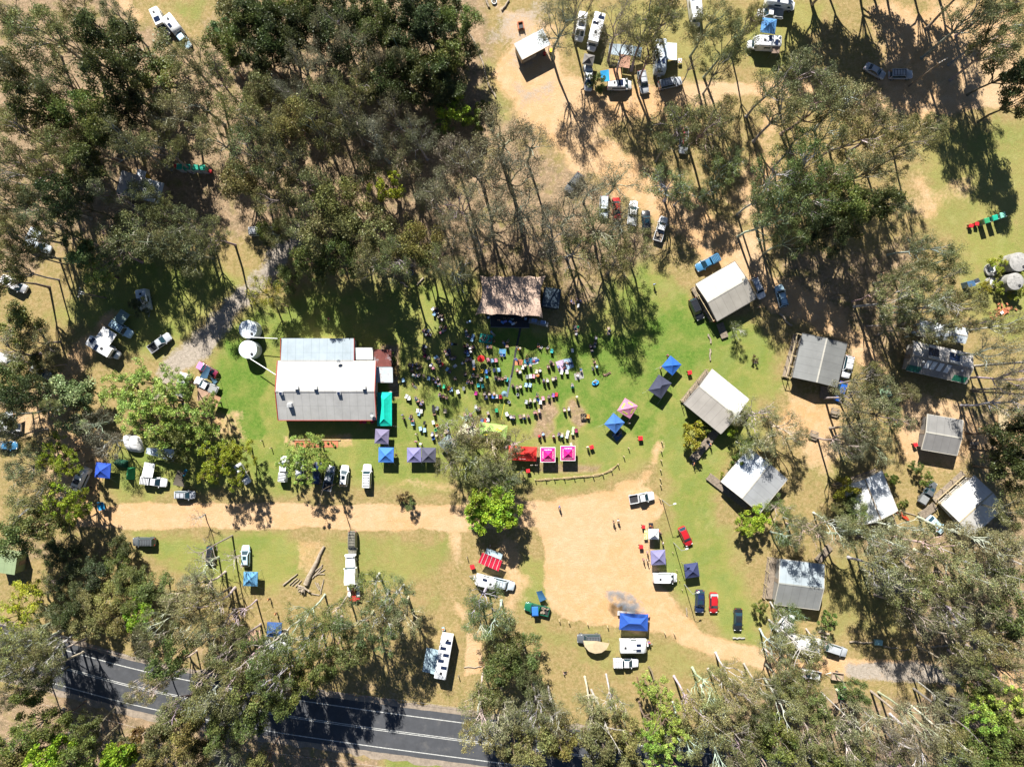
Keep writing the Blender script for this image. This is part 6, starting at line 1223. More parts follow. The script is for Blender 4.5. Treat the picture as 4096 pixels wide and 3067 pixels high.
for i, (x, y, c) in enumerate(((1920, 165, (.03, .26, .11)), (1986, 142, (.01, .34, .22)), (2048, 120, (.22, .56, .42)))):
    p = P('13', x, y, 2.5); inst(T_toilet(), 'portable_toilet', f"{['dark green', 'teal', 'mint'][i]} roofed portable toilet on the right-hand field", 'portable toilet', (p.x, p.y, 0), R(195), dict(c=c, g=(.28, .29, .30)), 'portable toilets')
landmark('forest toilets', P('00', 1580, 1390)); landmark('field toilets', P('13', 1985, 145))
def T_bin():
    b = MB(); b.loft([[(-w, -w, z), (w, -w, z), (w, w, z), (-w, w, z)] for w, z in ((.2, .05), (.27, .95))]); l = MB(); l.box(0, 0, 1.0, .62, .6, .09, top=.85)
    return [('body', b.mesh('body', M['plastic']), 'b', []), ('lid', l.mesh('lid', M['plastic']), 'l', []), ('wheel', MB().tube([(-.24, -.25, .1), (-.24, -.2, .1)], .1, 10).mesh('wheel', M['tyre']), None, []), ('wheel', MB().tube([(-.24, .2, .1), (-.24, .25, .1)], .1, 10).mesh('wheel', M['tyre']), None, [])]
RED = (.62, .02, .03)
for t, x, y, c, lab, sc in (('00', 1448, 1372, RED, 'red wheelie bin at the left end of the forest toilets', 1.1), ('00', 1737, 1417, RED, 'red wheelie bin at the right end of the forest toilets', 1.1), ('13', 1797, 205, RED, 'red wheelie bin, farther one left of the field toilets', 1.3), ('13', 1843, 190, RED, 'red wheelie bin touching the field toilets', 1.3),
                        ('22', 1168, 318, RED, 'red bin on the lawn right of the blue gazebo', 1.5), ('22', 762, 391, RED, 'red bin right of the magenta gazebos', 1.35), ('22', 233, 588, RED, 'red bin below the red marquee', 1.3), ('21', 1840, 1388, RED, 'red drum bin left of the red ribbed canopy', 1.5), ('22', 1172, 1218, RED, 'red bin left of the food stall in the dirt yard', 1.3), ('22', 1190, 1050, RED, 'red bin above left of the food stall', 1.1),
                        ('21', 918, 180, RED, 'red lidded bin, leftmost of the four against the hall', 1.1), ('21', 948, 180, (.5, .03, .1), 'dark red lidded bin, second of the four against the hall', 1.1), ('21', 980, 181, (.7, .5, .02), 'yellow lidded bin against the hall', 1.15), ('21', 1013, 178, (.25, .02, .05), 'maroon lidded bin, rightmost against the hall', 1.1),
                        ('12', 1577, 1428, RED, 'red bin at the upper corner of the white and grey cabin', 1.4), ('12', 1772, 998, RED, 'small red bin at the lower corner of the beige cabin', .9), ('23', 1347, 362, RED, 'red bin beside the streaky grey cabin', 1.3), ('02', 430, 408, (.75, .5, .02), 'yellow drum at the front of the open-fronted shed', 1.5), ('02', 372, 440, RED, 'red chair-sized bin in front of the open-fronted shed', 1.0), ('21', 1945, 635, (.7, .45, .02), 'yellow drum under the grey gum tree', 1.4)):
    p = P(t, x, y, 1.0 * sc); inst(T_bin(), 'wheelie_bin', lab, 'bin', (p.x, p.y, 0), random.Random(x).uniform(-.4, .4), dict(b=tuple(k * .35 for k in c), l=c), 'rubbish bins', (sc, sc, 1))
p = P('T', 70, 490, 2.0); inst([('casing', MB().box(0, 0, 1.0, 1.5, 1.2, 2.0).mesh('casing', M['plastic']), 'c', []), ('lid', MB().box(0, 0, 2.03, 1.55, 1.25, .06).mesh('lid', M['plastic']), 'd', [])], 'blue_cabinet', 'slate blue service cabinet left of the low concrete tanks', 'cabinet', (p.x, p.y, 0), R(15), dict(c=(.1, .2, .3), d=(.05, .11, .2)))
rn = random.Random(9); b = MB()
for i in range(60): b.box(rn.gauss(0, 1.1), rn.gauss(0, .55), rn.uniform(.05, .45), .5, .25, .14, rn.uniform(0, 3))
p = P('T', 425, 800, .3); inst([('bricks', b.mesh('bricks', M['brick']), None, []), ('white_slab', MB().box(-.5, -.1, .62, .6, .5, .08, .3).mesh('white_slab', M['white']), None, [])], 'brick_pile', 'pile of orange bricks with white slabs below the concrete tanks', 'bricks', (p.x, p.y, 0), R(20))
b = MB()
for s in (-1, 1): b.box(s * .55, 0, .45, .2, 1.5, .9)
b.box(0, .65, .55, .9, .2, 1.1); b.box(0, 0, .5, .9, 1.1, .1)
p = P('02', 172, 216, .6); inst([('hearth', b.mesh('hearth', M['brick']), None, []), ('grate', MB().box(0, -.05, .75, .88, 1.0, .03).mesh('grate', M['trim']), None, [])], 'brick_barbecue', 'small red brick barbecue above the open-fronted shed', 'barbecue', (p.x, p.y, 0), R(10))
# ---------------------------------------------------------------- poles and posts
def lamp_pole(t, base, h, lab, arm=1.1, lamp=True, r=.09, brace=None):
    p = P(t, *base); P_ = [('pole', MB().tube([(0, 0, 0), (0, 0, h)], [r, r * .6], 8).mesh('pole', M['metal'], True), None, [])]
    if lamp:
        P_.append(('arm', MB().tube([(0, 0, h - .2), (arm * .5, 0, h + .1), (arm, 0, h + .1)], .04, 5).mesh('arm', M['metal']), None, [])); P_.append(('lamp_head', MB().box(arm, 0, h + .05, .6, .3, .14, top=.7).mesh('lamp_head', M['white']), None, []))
    return inst(P_, 'lamp_pole', lab, 'lamp pole', (p.x, p.y, 0), R(20), None, 'tall lamp poles')
lamp_pole('22', (1342, 825), 6.8, 'tall pale lamp pole above the food stall, topmost of three'); lamp_pole('22', (1437, 1180), 6.8, 'tall pale lamp pole between food stall and red hatchback, middle of three'); lamp_pole('22', (1526, 1522), 6.8, 'tall pale lamp pole below the navy gazebo, lowest of three')
for t, bs, h, lab, xs_ in (('10', (872, 805), 0, '', 0),): pass
def power_pole(base, h, lab, tr=True, ang=0., mt='timber'):
    p = P(*base); P_ = [('pole', MB().tube([(0, 0, 0), (0, 0, h)], [.17, .11], 8).mesh('pole', M[mt], True), None, []), ('crossarm', MB().box(0, 0, h - .35, 2.0, .12, .14).mesh('crossarm', M[mt]), None, [])]
    for x in (-.85, -.3, .3, .85): P_.append(('insulator', MB().prism(disc(.06, 8, x, 0), h - .28, h - .1).mesh('insulator', M['white']), None, []))
    if tr: P_.append(('transformer', MB().prism(disc(.3, 12, 0, .42), h - 2.2, h - 1.2).mesh('transformer', M['white']), None, []))
    return inst(P_, 'power_pole', lab, 'power pole', (p.x, p.y, 0), ang)
power_pole(('f', 424, 1192), 9.0, 'power pole with transformer on the left lawn', True, R(80)); power_pole(('f', 3636, 345), 11.5, 'timber power pole with crossarm in the shaded top right clearing', False, R(30)); power_pole(('f', 270, 1060), 9, 'bare timber power pole left of the left lawn', False, R(70))
P_ = []
def post(t, x, y, lab, h=1.0, r=.11, m='timber2', grp='timber bollards', lean=0):
    p = P(t, x, y, h / 2); inst([('shaft', MB().tube([(0, 0, -.1), (0, 0, h)], [r, r * .92], 8).mesh('shaft', M[m]), None, []), ('top_cap', MB().prism(disc(r * 1.05, 8), h, h + .05).mesh('top_cap', M['timber2']), None, [])], 'bollard', lab, 'bollard', (p.x, p.y, 0), 0, None, grp)
OD = ['first', 'second', 'third', 'fourth', 'fifth', 'sixth', 'seventh', 'eighth', 'ninth', 'tenth', 'eleventh', 'twelfth', 'thirteenth']
for i, (x, y) in enumerate(((200, 660), (290, 655), (375, 650), (447, 645), (530, 642), (612, 635), (690, 628), (770, 625), (850, 610), (922, 577), (978, 530), (1025, 465), (1065, 395))): post('22', x, y, f"timber bollard, {OD[i]} from the left in the curved row above the yard")
for i, (x, y) in enumerate(((1340, 345), (1337, 420), (1335, 497), (1330, 575), (1328, 650), (1330, 700), (1325, 815))): post('22', x, y, f"timber bollard, {OD[i]} from the top in the straight row right of the lawn")
for i, (x, y) in enumerate(((490, 440), (570, 455), (725, 468), (890, 490), (1365, 545), (1443, 550))): post('32', x, y, f"timber bollard, {OD[i]} from the left in the row beside the big blue marquee")
for i, (x, y) in enumerate(((1430, 1260), (1463, 1405), (1485, 1490), (1508, 1568))): post('22', x, y, f"short timber peg, {OD[i]} from the top beside the dirt yard lamps", .6, .07)
for i, (t, x, y) in enumerate((('21', 95, 335), ('21', 172, 396), ('21', 1797, 1300), ('21', 1850, 1455), ('31', 1725, 905), ('31', 1955, 935), ('31', 1562, 945))): post(t, x, y, ['dark post with lamp left of the garden bed, upper one', 'red topped post left of the garden bed, lower one', 'upper bollard left of the red ribbed canopy', 'lower bollard left of the solar camper', 'bollard below the timber rail near the long coach', 'tall bollard among trees right of the long coach', 'bollard at the rear of the long coach'][i], 1.1, .1, 'timber')
# straw windrow along the bollards
q = [P('22', x, y) for x, y in ((290, 665), (375, 658), (447, 652), (530, 648), (600, 640), (690, 632), (770, 628), (850, 610), (922, 580), (985, 522))]
q = smooth_pts(dense(q, .35), 3); m = MB(); rn = random.Random(2); rings = []
for i, p in enumerate(q):
    d = (q[min(i + 1, len(q) - 1)] - q[max(i - 1, 0)]).normalized(); n = Vector((-d.y, d.x)); w = .26 * rn.uniform(.3, 1.4) * (1 if 2 < i < len(q) - 3 else .4); h = .28 * rn.uniform(.5, 1.2)
    rings.append([(p.x + n.x * a * w - q[0].x, p.y + n.y * a * w - q[0].y, z * h) for a, z in ((1, 0), (.7, .7), (0, 1), (-.7, .7), (-1, 0))])
m.loft(rings); tag(mobj('straw_windrow', m.mesh('straw_windrow', M['straw']), None, None, (q[0].x, q[0].y, .005)), 'golden straw windrow following the curved row of bollards', 'straw')
# red flag strings by the road
def flag_string(t_pts, lab):
    q = smooth_pts(dense([P(*a) for a in t_pts], .6), 4); c = q[0]; rp = MB().tube([(p.x - c.x, p.y - c.y, .9) for p in q[::4]], .012, 3, False); P_ = [('rope', rp.mesh('rope', M['white']), None, [])]; f = MB()
    rn = random.Random(6)
    for i, p in enumerate(q):
        if i % 2 == 0 and rn.random() < .8: f.sheet((p.x - c.x - .16, p.y - c.y, .9), (p.x - c.x + .16, p.y - c.y, .9), (p.x - c.x + .05, p.y - c.y - .22, .65), (p.x - c.x - .05, p.y - c.y - .22, .65), .01)
    P_.append(('pennants', f.mesh('pennants', M['plastic']), 'c', []))
    for p in q[::12]: P_.append(('stake', MB().tube([(p.x - c.x, p.y - c.y, 0), (p.x - c.x, p.y - c.y, 1.0)], .025, 4).mesh('stake', M['timber']), None, []))
    inst(P_, 'flag_line', lab, 'flag line', (c.x, c.y, 0), 0, dict(c=(.75, .06, .03)), 'red pennant lines along the road')
flag_string([('30', 20, 460), ('30', 370, 540), ('30', 860, 670), ('30', 1220, 755), ('30', 1800, 880), ('31', 390, 970), ('31', 950, 1050), ('31', 1450, 1110), ('31', 1850, 1160)], 'long line of red pennants along the upper side of the sealed road')
flag_string([('30', 20, 1020), ('30', 420, 1130), ('30', 920, 1250), ('30', 1450, 1390), ('30', 1990, 1480), ('31', 440, 1550), ('31', 1240, 1650)], 'long line of red pennants along the lower side of the sealed road')
# ---------------------------------------------------------------- logs, fallen timber, garden bed
def log(t, a, b, r0, r1, lab, z=None, name='log', cat='log', m='log', ctrl=0.15, lift=0, grp=None):
    A = P(t, *a); B = P(t, *b); c = (A + B) / 2; z0 = (r0 if z is None else z); rn = random.Random(int(a[0] + b[1])); pts = []; rs_ = []
    for i in range(6):
        u = i / 5; p = A.lerp(B, u) - c; pts.append((p.x + rn.uniform(-ctrl, ctrl), p.y + rn.uniform(-ctrl, ctrl), z0 * .9 + lift * u)); rs_.append(r0 + (r1 - r0) * u)
    o = mobj(name, MB().tube(pts, rs_, 9).mesh(name, M[m], True), None, None, (c.x, c.y, 0)); tag(o, lab, cat, grp); return o
log('21', (615, 1210), (465, 1520), .26, .62, 'huge fallen tree trunk in the middle of the firewood heap', grp=None)
WB = [((275, 1530), (395, 1435)), ((330, 1525), (390, 1470)), ((350, 1535), (410, 1480)), ((585, 1600), (612, 1480)), ((540, 1505), (575, 1570)), ((560, 1510), (590, 1580)), ((530, 1425), (605, 1360)), ((540, 1450), (620, 1400)), ((520, 1470), (600, 1380)), ((530, 1400), (570, 1330)), ((550, 1435), (620, 1438)), ((380, 1540), (430, 1490)), ((510, 1600), (575, 1610)), ((545, 1330), (580, 1290))]
for i, (a, b) in enumerate(WB):
    o = log('21', a, b, .14 if i else .2, .1, None, grp='sawn branches in the firewood heap', ctrl=.05); later(o, 'pale sawn branch in the firewood heap', P('21', *[(a[0] + b[0]) / 2, (a[1] + b[1]) / 2]), 'logs')
LM['logs'] = []; landmark('huge fallen trunk', P('21', 540, 1370), 'logs')
rb = MB(); rn = random.Random(12)
for i in range(22):
    a = rn.uniform(2.6, 6.0); rb.tube([(0, 0, .6), (math.cos(a) * .8, math.sin(a) * .8, .8 + rn.uniform(-.3, .3)), (math.cos(a) * rn.uniform(1.3, 1.9), math.sin(a) * rn.uniform(1.1, 1.6), rn.uniform(.1, .9))], [.25, .12, .04], 5)
p = P('21', 455, 1545); tag(mobj('root_ball', rb.mesh('root_ball', M['log']), None, None, (p.x, p.y, 0)), 'spreading root ball at the foot of the huge fallen trunk', 'roots')
for t, a, b, r, lab in (('11', (1248, 680), (1315, 722), .2, 'dark log seat left of the fire ring near the forest edge'), ('11', (1438, 650), (1385, 700), .2, 'dark log seat right of the fire ring near the forest edge'), ('12', (1725, 1108), (1742, 1182), .2, 'upper grey log on the lawn below the beige cabin'), ('12', (1737, 1235), (1742, 1333), .2, 'lower grey log on the lawn below the beige cabin'),
                     ('01', (1728, 20), (1790, 235), .2, 'pale fallen branch by the forest edge near the top'), ('01', (1790, 240), (1895, 420), .16, 'long thin fallen branch following the forest edge'), ('01', (1895, 420), (1960, 670), .17, 'middle fallen limb following the forest edge'), ('01', (1970, 690), (2030, 805), .22, 'thick short log at the lower end of the forest edge'), ('01', (1955, 0), (1982, 70), .24, 'stout pale log at the top edge beside a fire ring'), ('02', (10, 85), (78, 5), .22, 'dark log on the grass near the top edge'),
                     ('33', (800, 600), (1000, 605), .2, 'fallen log left of the pale blue box below the cabins'), ('33', (1075, 635), (1195, 655), .18, 'fallen log right of the pale blue box below the cabins'), ('33', (1200, 668), (1280, 668), .13, 'short white log beside the shaded track'), ('33', (1460, 640), (1600, 625), .2, 'pale fallen log at the end of the shaded track'), ('33', (550, 515), (640, 535), .3, 'white barkless log below the steel grey cabin'),
                     ('20', (1650, 390), (1655, 345), .22, 'black log stump seat left of the small round fireplace'), ('20', (1745, 440), (1755, 462), .2, 'small log stump right of the small round fireplace'), ('31', (1770, 830), (1925, 825), .13, 'horizontal timber rail near the long coach'), ('22', (1430, 1395), (1436, 1400), .05, 'SKIP'),
                     ('32', (1920, 585), (2020, 585), .2, 'concrete seat log in front of the black sedan'), ('32', (1545, 340), (1550, 405), .14, 'short green-grey sleeper beside the lamp shadow'), ('23', (460, 985), (560, 1015), .1, 'thin grey branch on the ground among the right cabins'), ('23', (1215, 890), (1355, 940), .12, 'white fallen limb pointing at the timber ramp'), ('13', (235, 915), (330, 1020), .25, 'old grey stump log near the pale blue wagon'), ('03', (1520, 560), (1672, 320), .10, 'SKIP')):
    if lab != 'SKIP': log(t, a, b, r, r * .8, lab, m='concrete' if 'concrete' in lab else 'log')
def bare_snag(t, base, h, lab, lean, c, r=.3, nb=5):
    r *= .66; c = tuple(k * .68 for k in c)
    p = P(t, *base); rn = random.Random(int(base[0])); tip = Vector((lean[0], lean[1], h)); m = MB(); m.tube([(0, 0, -.1), tip * .5 + Vector((rn.uniform(-.2, .2), .1, 0)), tip], [r, r * .75, r * .4], 8)
    b = MB()
    for i in range(nb):
        s = tip * rn.uniform(.45, .98); d = Vector((rn.uniform(-1, 1), rn.uniform(-1, 1), rn.uniform(.2, 1))).normalized() * h * .25; b.tube([s, s + d * .6 + Vector((rn.uniform(-.3, .3), 0, .2)), s + d], [r * .35, r * .22, .03], 5)
        for k in range(3): e = s + d * rn.uniform(.5, 1); f = e + Vector((rn.uniform(-1, 1), rn.uniform(-1, 1), rn.uniform(0, 1))) * h * .08; b.tube([e, f], [r * .12, .015], 4)
    inst([('trunk', m.mesh('trunk', M['bark'], True), 'c', []), ('branches', b.mesh('branches', M['bark'], True), 'c', [])], 'dead_tree', lab, 'dead tree', (p.x, p.y, 0), 0, dict(c=c))
W_ = (.62, .58, .53)
bare_snag('f', (525, 2955), 16, 'thick pale bare trunk leaning at the bottom left below the road', (-1, -1.0), (.48, .46, .44), .5, 2)
bare_snag('32', (755, 1015), 18, 'smooth white trunk rising from the grass above the sealed road', (1.2, 0), W_, .36, 8)
bare_snag('32', (400, 985), 16, 'slim white trunk left of the smooth white one above the road', (0, 0), W_, .26, 8); bare_snag('32', (1190, 935), 17, 'brown trunk inside the feathery green tree above the road', (1, 0), (.25, .17, .12), .3, 8)
bare_snag('32', (1550, 1010), 16, 'pale trunk at the lower right of the feathery green tree', (1.2, 0), (.45, .4, .35), .26, 8); bare_snag('32', (1720, 1100), 17, 'pale spotted trunk in the lower right wood', (1.5, 0), (.45, .4, .35), .26, 8)
bare_snag('13', (1805, 1340), 24, 'white trunk reaching out past the right edge beside the amenities block', (2, .6), W_, .42, 4); bare_snag('13', (1790, 1530), 22, 'peeling pale trunk reaching past the right edge, upper of twins', (2, .5), (.5, .44, .36), .4, 5); bare_snag('13', (1800, 1545), 20, 'peeling pale trunk reaching past the right edge, lower of twins', (2, -.8), (.5, .44, .36), .3, 5)
bare_snag('23', (1815, 405), 15, 'white trunk beside the picnic table at the right', (.6, .2), W_, .36, 3); bare_snag('33', (575, 1010), 15, 'white forked dead trunk below the green trailer', (.8, -.5), W_, .22, 7); bare_snag('33', (975, 1000), 16, 'split pale trunk in the lower right wood', (.8, -.4), (.5, .42, .34), .4, 6)
bare_snag('33', (150, 425), 14, 'bark-stripped white trunk crossing the white van', (1.2, -.6), W_, .34, 6); bare_snag('33', (1640, 430), 17, 'white branching limb tree at the right of the shaded track', (3, -1), W_, .24, 8); bare_snag('33', (1320, 980), 16, 'dark stout trunk at the bottom of the shaded track', (1, -.6), (.3, .27, .24), .4, 6)
bare_snag('20', (1925, 1120), 12, 'leafless pale tree leaning over the black hatchback', (-1.5, -1), (.42, .36, .3), .3, 10); bare_snag('30', (1915, 165), 14, 'dark bent trunk near the light blue gazebo', (-2, -1), (.12, .1, .08), .34, 5); bare_snag('30', (1820, 530), 13, 'pale short trunk below the dark bent trunk', (-2, -1), (.4, .38, .35), .26, 4)
bare_snag('30', (715, 1320), 11, 'dark burnt trunk below the sealed road', (-1, -.4), (.06, .05, .05), .3, 2); bare_snag('11', (1450, 540), 14, 'tall bare-stemmed tree trunk left of the stage tent', (-.2, .2), (.12, .1, .08), .22, 2); bare_snag('21', (715, 690), 12, 'thin trunk standing behind the parked white hatchback', (.2, .4), (.16, .12, .09), .2, 3)
bare_snag('23', (1990, 1240), 18, 'white sprawling limbs above the hidden dark cabin', (3, -2), W_, .22, 12); bare_snag('23', (1500, 1180), 17, 'long white sweeping limbs right of the hidden dark cabin', (3, -1.5), W_, .22, 12); bare_snag('23', (870, 1090), 15, 'white forked limbs below the bush-covered cabin', (3, -.6), W_, .2, 10); bare_snag('13', (1080, 880), 17, 'white gum limbs spreading above the amenities block', (3, .4), W_, .34, 12)
def T_firering(r=.45):
    m = MB(); m.loft([[(q * math.cos(a), q * math.sin(a), z) for a in [2 * math.pi * k / 16 for k in range(16)]] for q, z in ((r, 0), (r, .35), (r * .8, .35), (r * .8, .05))], cap=False); g = MB(); rn = random.Random(1)
    for i in range(6): a = rn.uniform(0, 6.28); g.tube([(math.cos(a) * r * .6, math.sin(a) * r * .6, .12), (-math.cos(a) * r * .5, -math.sin(a) * r * .5, .2)], .05, 5)
    return [('ring', m.mesh('ring', M['metal']), None, []), ('ash_bed', MB().prism(disc(r * .8, 12), .02, .08).mesh('ash_bed', M['trim']), None, []), ('firewood', g.mesh('firewood', M['log']), None, [])]
for t, x, y, r, lab in (('11', 1332, 603, .6, 'dark round fire ring near the forest edge'), ('20', 1700, 383, .45, 'small round fireplace under the feathery tree'), ('01', 2022, 20, .55, 'pale round fire ring at the top edge')): p = P(t, x, y); inst(T_firering(r), 'fire_ring', lab, 'fire ring', (p.x, p.y, 0), 0)
f = MB(); f.box(0, .62, .25, 1.1, .05, .5); f.box(0, -.62, .25, 1.1, .05, .5); f.box(.55, 0, .25, .05, 1.19, .5); f.box(-.55, 0, .25, .05, 1.19, .5); g = MB(); rn = random.Random(4)
for i in range(9): x, y = rn.uniform(-.35, .35), rn.uniform(-.4, .4); g.tube([(x - .2, y - .15, .2), (x + .2, y + .2, .42)], .06, 5)
p = P('22', 690, 138); inst([('steel_box', f.mesh('steel_box', M['trim']), None, []), ('firewood', g.mesh('firewood', M['log']), None, [])], 'fire_pit', 'square black steel fire pit with wood on the bare patch', 'fire pit', (p.x, p.y, 0), R(3)); landmark('square fire pit', p, 'crowd')
p = P('21', 550, 362); b = MB(); L0 = 400 / 2.07 / S; b.box(0, .85, .12, L0, .15, .24); bed = MB(); bed.box(0, 0, .04, L0 * .9, 1.4, .08)
fl = MB(); rn = random.Random(21)
for i in range(14): fl.blob(rn.uniform(-L0 * .45, L0 * .45), rn.uniform(-.5, .5), .25, rn.uniform(.15, .35), rn.uniform(.15, .35), .25, 7, 4, .3, rn)
inst([('sleeper_edge', b.mesh('sleeper_edge', M['timber2']), None, []), ('mulch', bed.mesh('mulch', M['brick']), None, []), ('low_plants', fl.mesh('low_plants', M['fabric']), 'g', [])], 'garden_bed', 'mulched garden bed with timber sleeper edge below the hall', 'garden bed', (p.x, p.y, 0), 0, dict(g=(.12, .16, .03)))
for t, x, y, hd, lab in (('23', 1810, 350, 0, 'dark timber picnic table below the streaky grey cabin'), ('23', 690, 100, -15, 'timber picnic bench under the round olive tree'), ('11', 85, 0, 0, 'SKIP'), ('23', 520, 285, -20, 'old timber table in the open between the cabins')):
    if lab == 'SKIP': continue
    p = P(t, x, y, .75); P_ = [('table_top', MB().box(0, 0, .74, 1.8, .75, .05).mesh('table_top', M['timber']), None, [])]
    for s in (-1, 1): P_ += [('bench_seat', MB().box(0, s * .75, .44, 1.8, .28, .05).mesh('bench_seat', M['timber']), None, []), ('frame', MB().box(s * .65, 0, .36, .08, 1.6, .7).mesh('frame', M['timber']), None, [])]
    inst(P_, 'picnic_table', lab, 'picnic table', (p.x, p.y, 0), R(hd))
p = P('33', 1040, 610, .6); inst([('tub', MB().box(0, 0, .3, 1.5, 1.0, .6).mesh('tub', M['plastic']), 'c', []), ('lid', MB().box(0, 0, .63, 1.56, 1.06, .06).mesh('lid', M['plastic']), 'c', [])], 'storage_box', 'pale blue storage box lying between fallen logs', 'box', (p.x, p.y, 0), R(-5), dict(c=(.30, .52, .52)))
k = MB(); k.loft([[(xx, .42 * w * math.cos(a), .28 + .25 * w * math.sin(a)) for a in [i * math.pi / 4 for i in range(8)]] for xx, w in ((-2.0, .1), (-1.2, .8), (0, 1), (1.2, .8), (2.0, .1))])
p = P('23', 1222, 925); o = mobj('canoe', k.mesh('canoe', M['plastic'], True), None, (.55, .05, .02), (p.x, p.y, 0)); o.rotation_euler = (0, 0, R(-38)); tag(o, 'red canoe lying beside the bush-covered cabin', 'canoe')
k = MB(); rn = random.Random(3)
for i in range(9): a = 2 * math.pi * i / 9; k.tube([(0, 0, .1), (math.cos(a) * .6, math.sin(a) * .6, rn.uniform(.05, .25))], [.1, .04], 5)
p = P('13', 40, 1305); tag(mobj('stump', k.mesh('stump', M['log']), None, None, (p.x, p.y, 0)), 'old spiky tree stump alone on the lawn', 'stump')
# smoke from the barbecue
sm = bpy.data.materials.new('barbecue_smoke'); sm.use_nodes = True; nt = sm.node_tree; nt.nodes.remove(nt.nodes['Principled BSDF']); v = nt.nodes.new('ShaderNodeVolumePrincipled'); v.inputs['Color'].default_value = (.55, .68, .82, 1)
nz = nt.nodes.new('ShaderNodeTexNoise'); nz.inputs['Scale'].default_value = .7; nz.inputs['Detail'].default_value = 3; tc = nt.nodes.new('ShaderNodeTexCoord'); nt.links.new(tc.outputs['Object'], nz.inputs['Vector'])
mr = nt.nodes.new('ShaderNodeMapRange'); mr.inputs[1].default_value = .42; mr.inputs[2].default_value = .72; mr.inputs[4].default_value = 1.5; nt.links.new(nz.outputs[0], mr.inputs[0]); nt.links.new(mr.outputs[0], v.inputs['Density']); nt.links.new(v.outputs[0], nt.nodes['Material Output'].inputs['Volume'])
p = P('32', 1040, 285, 3.2); k = MB(); k.blob(0, 0, 0, 4.6, 1.9, 1.0, 16, 8, .12, random.Random(5)); o = mobj('smoke', k.mesh('smoke', sm, True), None, None, (p.x, p.y, 3.2)); o.rotation_euler = (0, 0, R(-25)); tag(o, 'drifting grey-blue barbecue smoke above the big blue marquee', 'smoke', kind='stuff')
# ---------------------------------------------------------------- people
def skin_mesh(name, J, E, mt, root=0):
    names = list(J); idx = {n: i for i, n in enumerate(names)}; me = bpy.data.meshes.new(name); me.from_pydata([J[n][:3] for n in names], [(idx[a], idx[b]) for a, b in E], [])
    o = bpy.data.objects.new(name, me); COL.objects.link(o); o.modifiers.new('skin', 'SKIN'); s = o.modifiers.new('sub', 'SUBSURF'); s.levels = 1
    if not me.skin_vertices: return None
    for i, n in enumerate(names): r = J[n][3]; me.skin_vertices[0].data[i].radius = (r, r); me.skin_vertices[0].data[i].use_root = (i == root)
    dg = bpy.context.evaluated_depsgraph_get(); m = bpy.data.meshes.new_from_object(o.evaluated_get(dg)); bpy.data.objects.remove(o); m.name = name; m.materials.clear(); m.materials.append(mt)
    m.polygons.foreach_set('use_smooth', [True] * len(m.polygons)); return m
def pose(kind):
    if kind == 'stand': pel, che, nk, hd = (0, 0, .95), (0, 0, 1.36), (.0, 0, 1.5), (.03, 0, 1.64); kn = [(.04, -.1, .5), (.04, .1, .5)]; an = [(-.02, -.11, .08), (-.02, .11, .08)]; el = [(.02, -.26, 1.13), (.02, .26, 1.13)]; wr = [(.14, -.27, .92), (.14, .27, .92)]
    if kind == 'walk': pel, che, nk, hd = (0, 0, .93), (.03, 0, 1.34), (.05, 0, 1.48), (.09, 0, 1.62); kn = [(.22, -.1, .52), (-.02, .1, .5)]; an = [(.3, -.1, .09), (-.34, .1, .16)]; el = [(-.16, -.25, 1.14), (.16, .25, 1.14)]; wr = [(-.1, -.26, .92), (.36, .24, 1.02)]
    if kind == 'sit': pel, che, nk, hd = (-.08, 0, .55), (-.17, 0, .95), (-.18, 0, 1.09), (-.13, 0, 1.23); kn = [(.36, -.12, .54), (.36, .12, .54)]; an = [(.42, -.13, .09), (.42, .13, .09)]; el = [(-.08, -.28, .72), (-.08, .28, .72)]; wr = [(.18, -.16, .66), (.18, .16, .66)]
    if kind == 'floor': pel, che, nk, hd = (-.1, 0, .14), (-.16, 0, .55), (-.14, 0, .69), (-.09, 0, .83); kn = [(.3, -.18, .28), (.3, .16, .14)]; an = [(.55, -.06, .08), (.68, .2, .08)]; el = [(.04, -.26, .36), (-.3, .26, .34)]; wr = [(.25, -.18, .3), (-.38, .3, .06)]
    if kind == 'lie': pel, che, nk, hd = (0, 0, .14), (-.42, 0, .15), (-.56, 0, .17), (-.7, 0, .18); kn = [(.44, -.1, .18), (.42, .14, .12)]; an = [(.86, -.12, .08), (.84, .16, .08)]; el = [(-.3, -.32, .1), (-.5, .34, .1)]; wr = [(-.05, -.36, .08), (-.72, .28, .1)]
    J = dict(pel=(*pel, .13), che=(*che, .145), nk=(*nk, .06), hd=(*hd, .1)); up = (Vector(che) - Vector(pel)).normalized()
    mid = (Vector(pel) + Vector(che)) / 2; J['mid'] = (*mid, .125); top = Vector(hd) + (Vector(hd) - Vector(nk)).normalized() * .1; J['top'] = (*top, .085)
    for k, s in ((0, -1), (1, 1)):
        sh = Vector(che) + up * .05 + Vector((0, s * .18, 0)); J['sh%d' % k] = (*sh, .065); J['el%d' % k] = (*el[k], .045); J['wr%d' % k] = (*wr[k], .03); d = (Vector(wr[k]) - Vector(el[k])).normalized(); J['pa%d' % k] = (*(Vector(wr[k]) + d * .07), .034)
        hp = Vector(pel) + Vector((0.02, s * .09, -.03 if kind not in ('lie', 'floor') else 0)); J['hp%d' % k] = (*hp, .1); J['kn%d' % k] = (*kn[k], .065); J['an%d' % k] = (*an[k], .045); 
        toe = Vector(an[k]) + (Vector((.15, 0, -.03)) if kind != 'lie' else Vector((.08, 0, .12))); J['to%d' % k] = (*toe, .035)
    return J
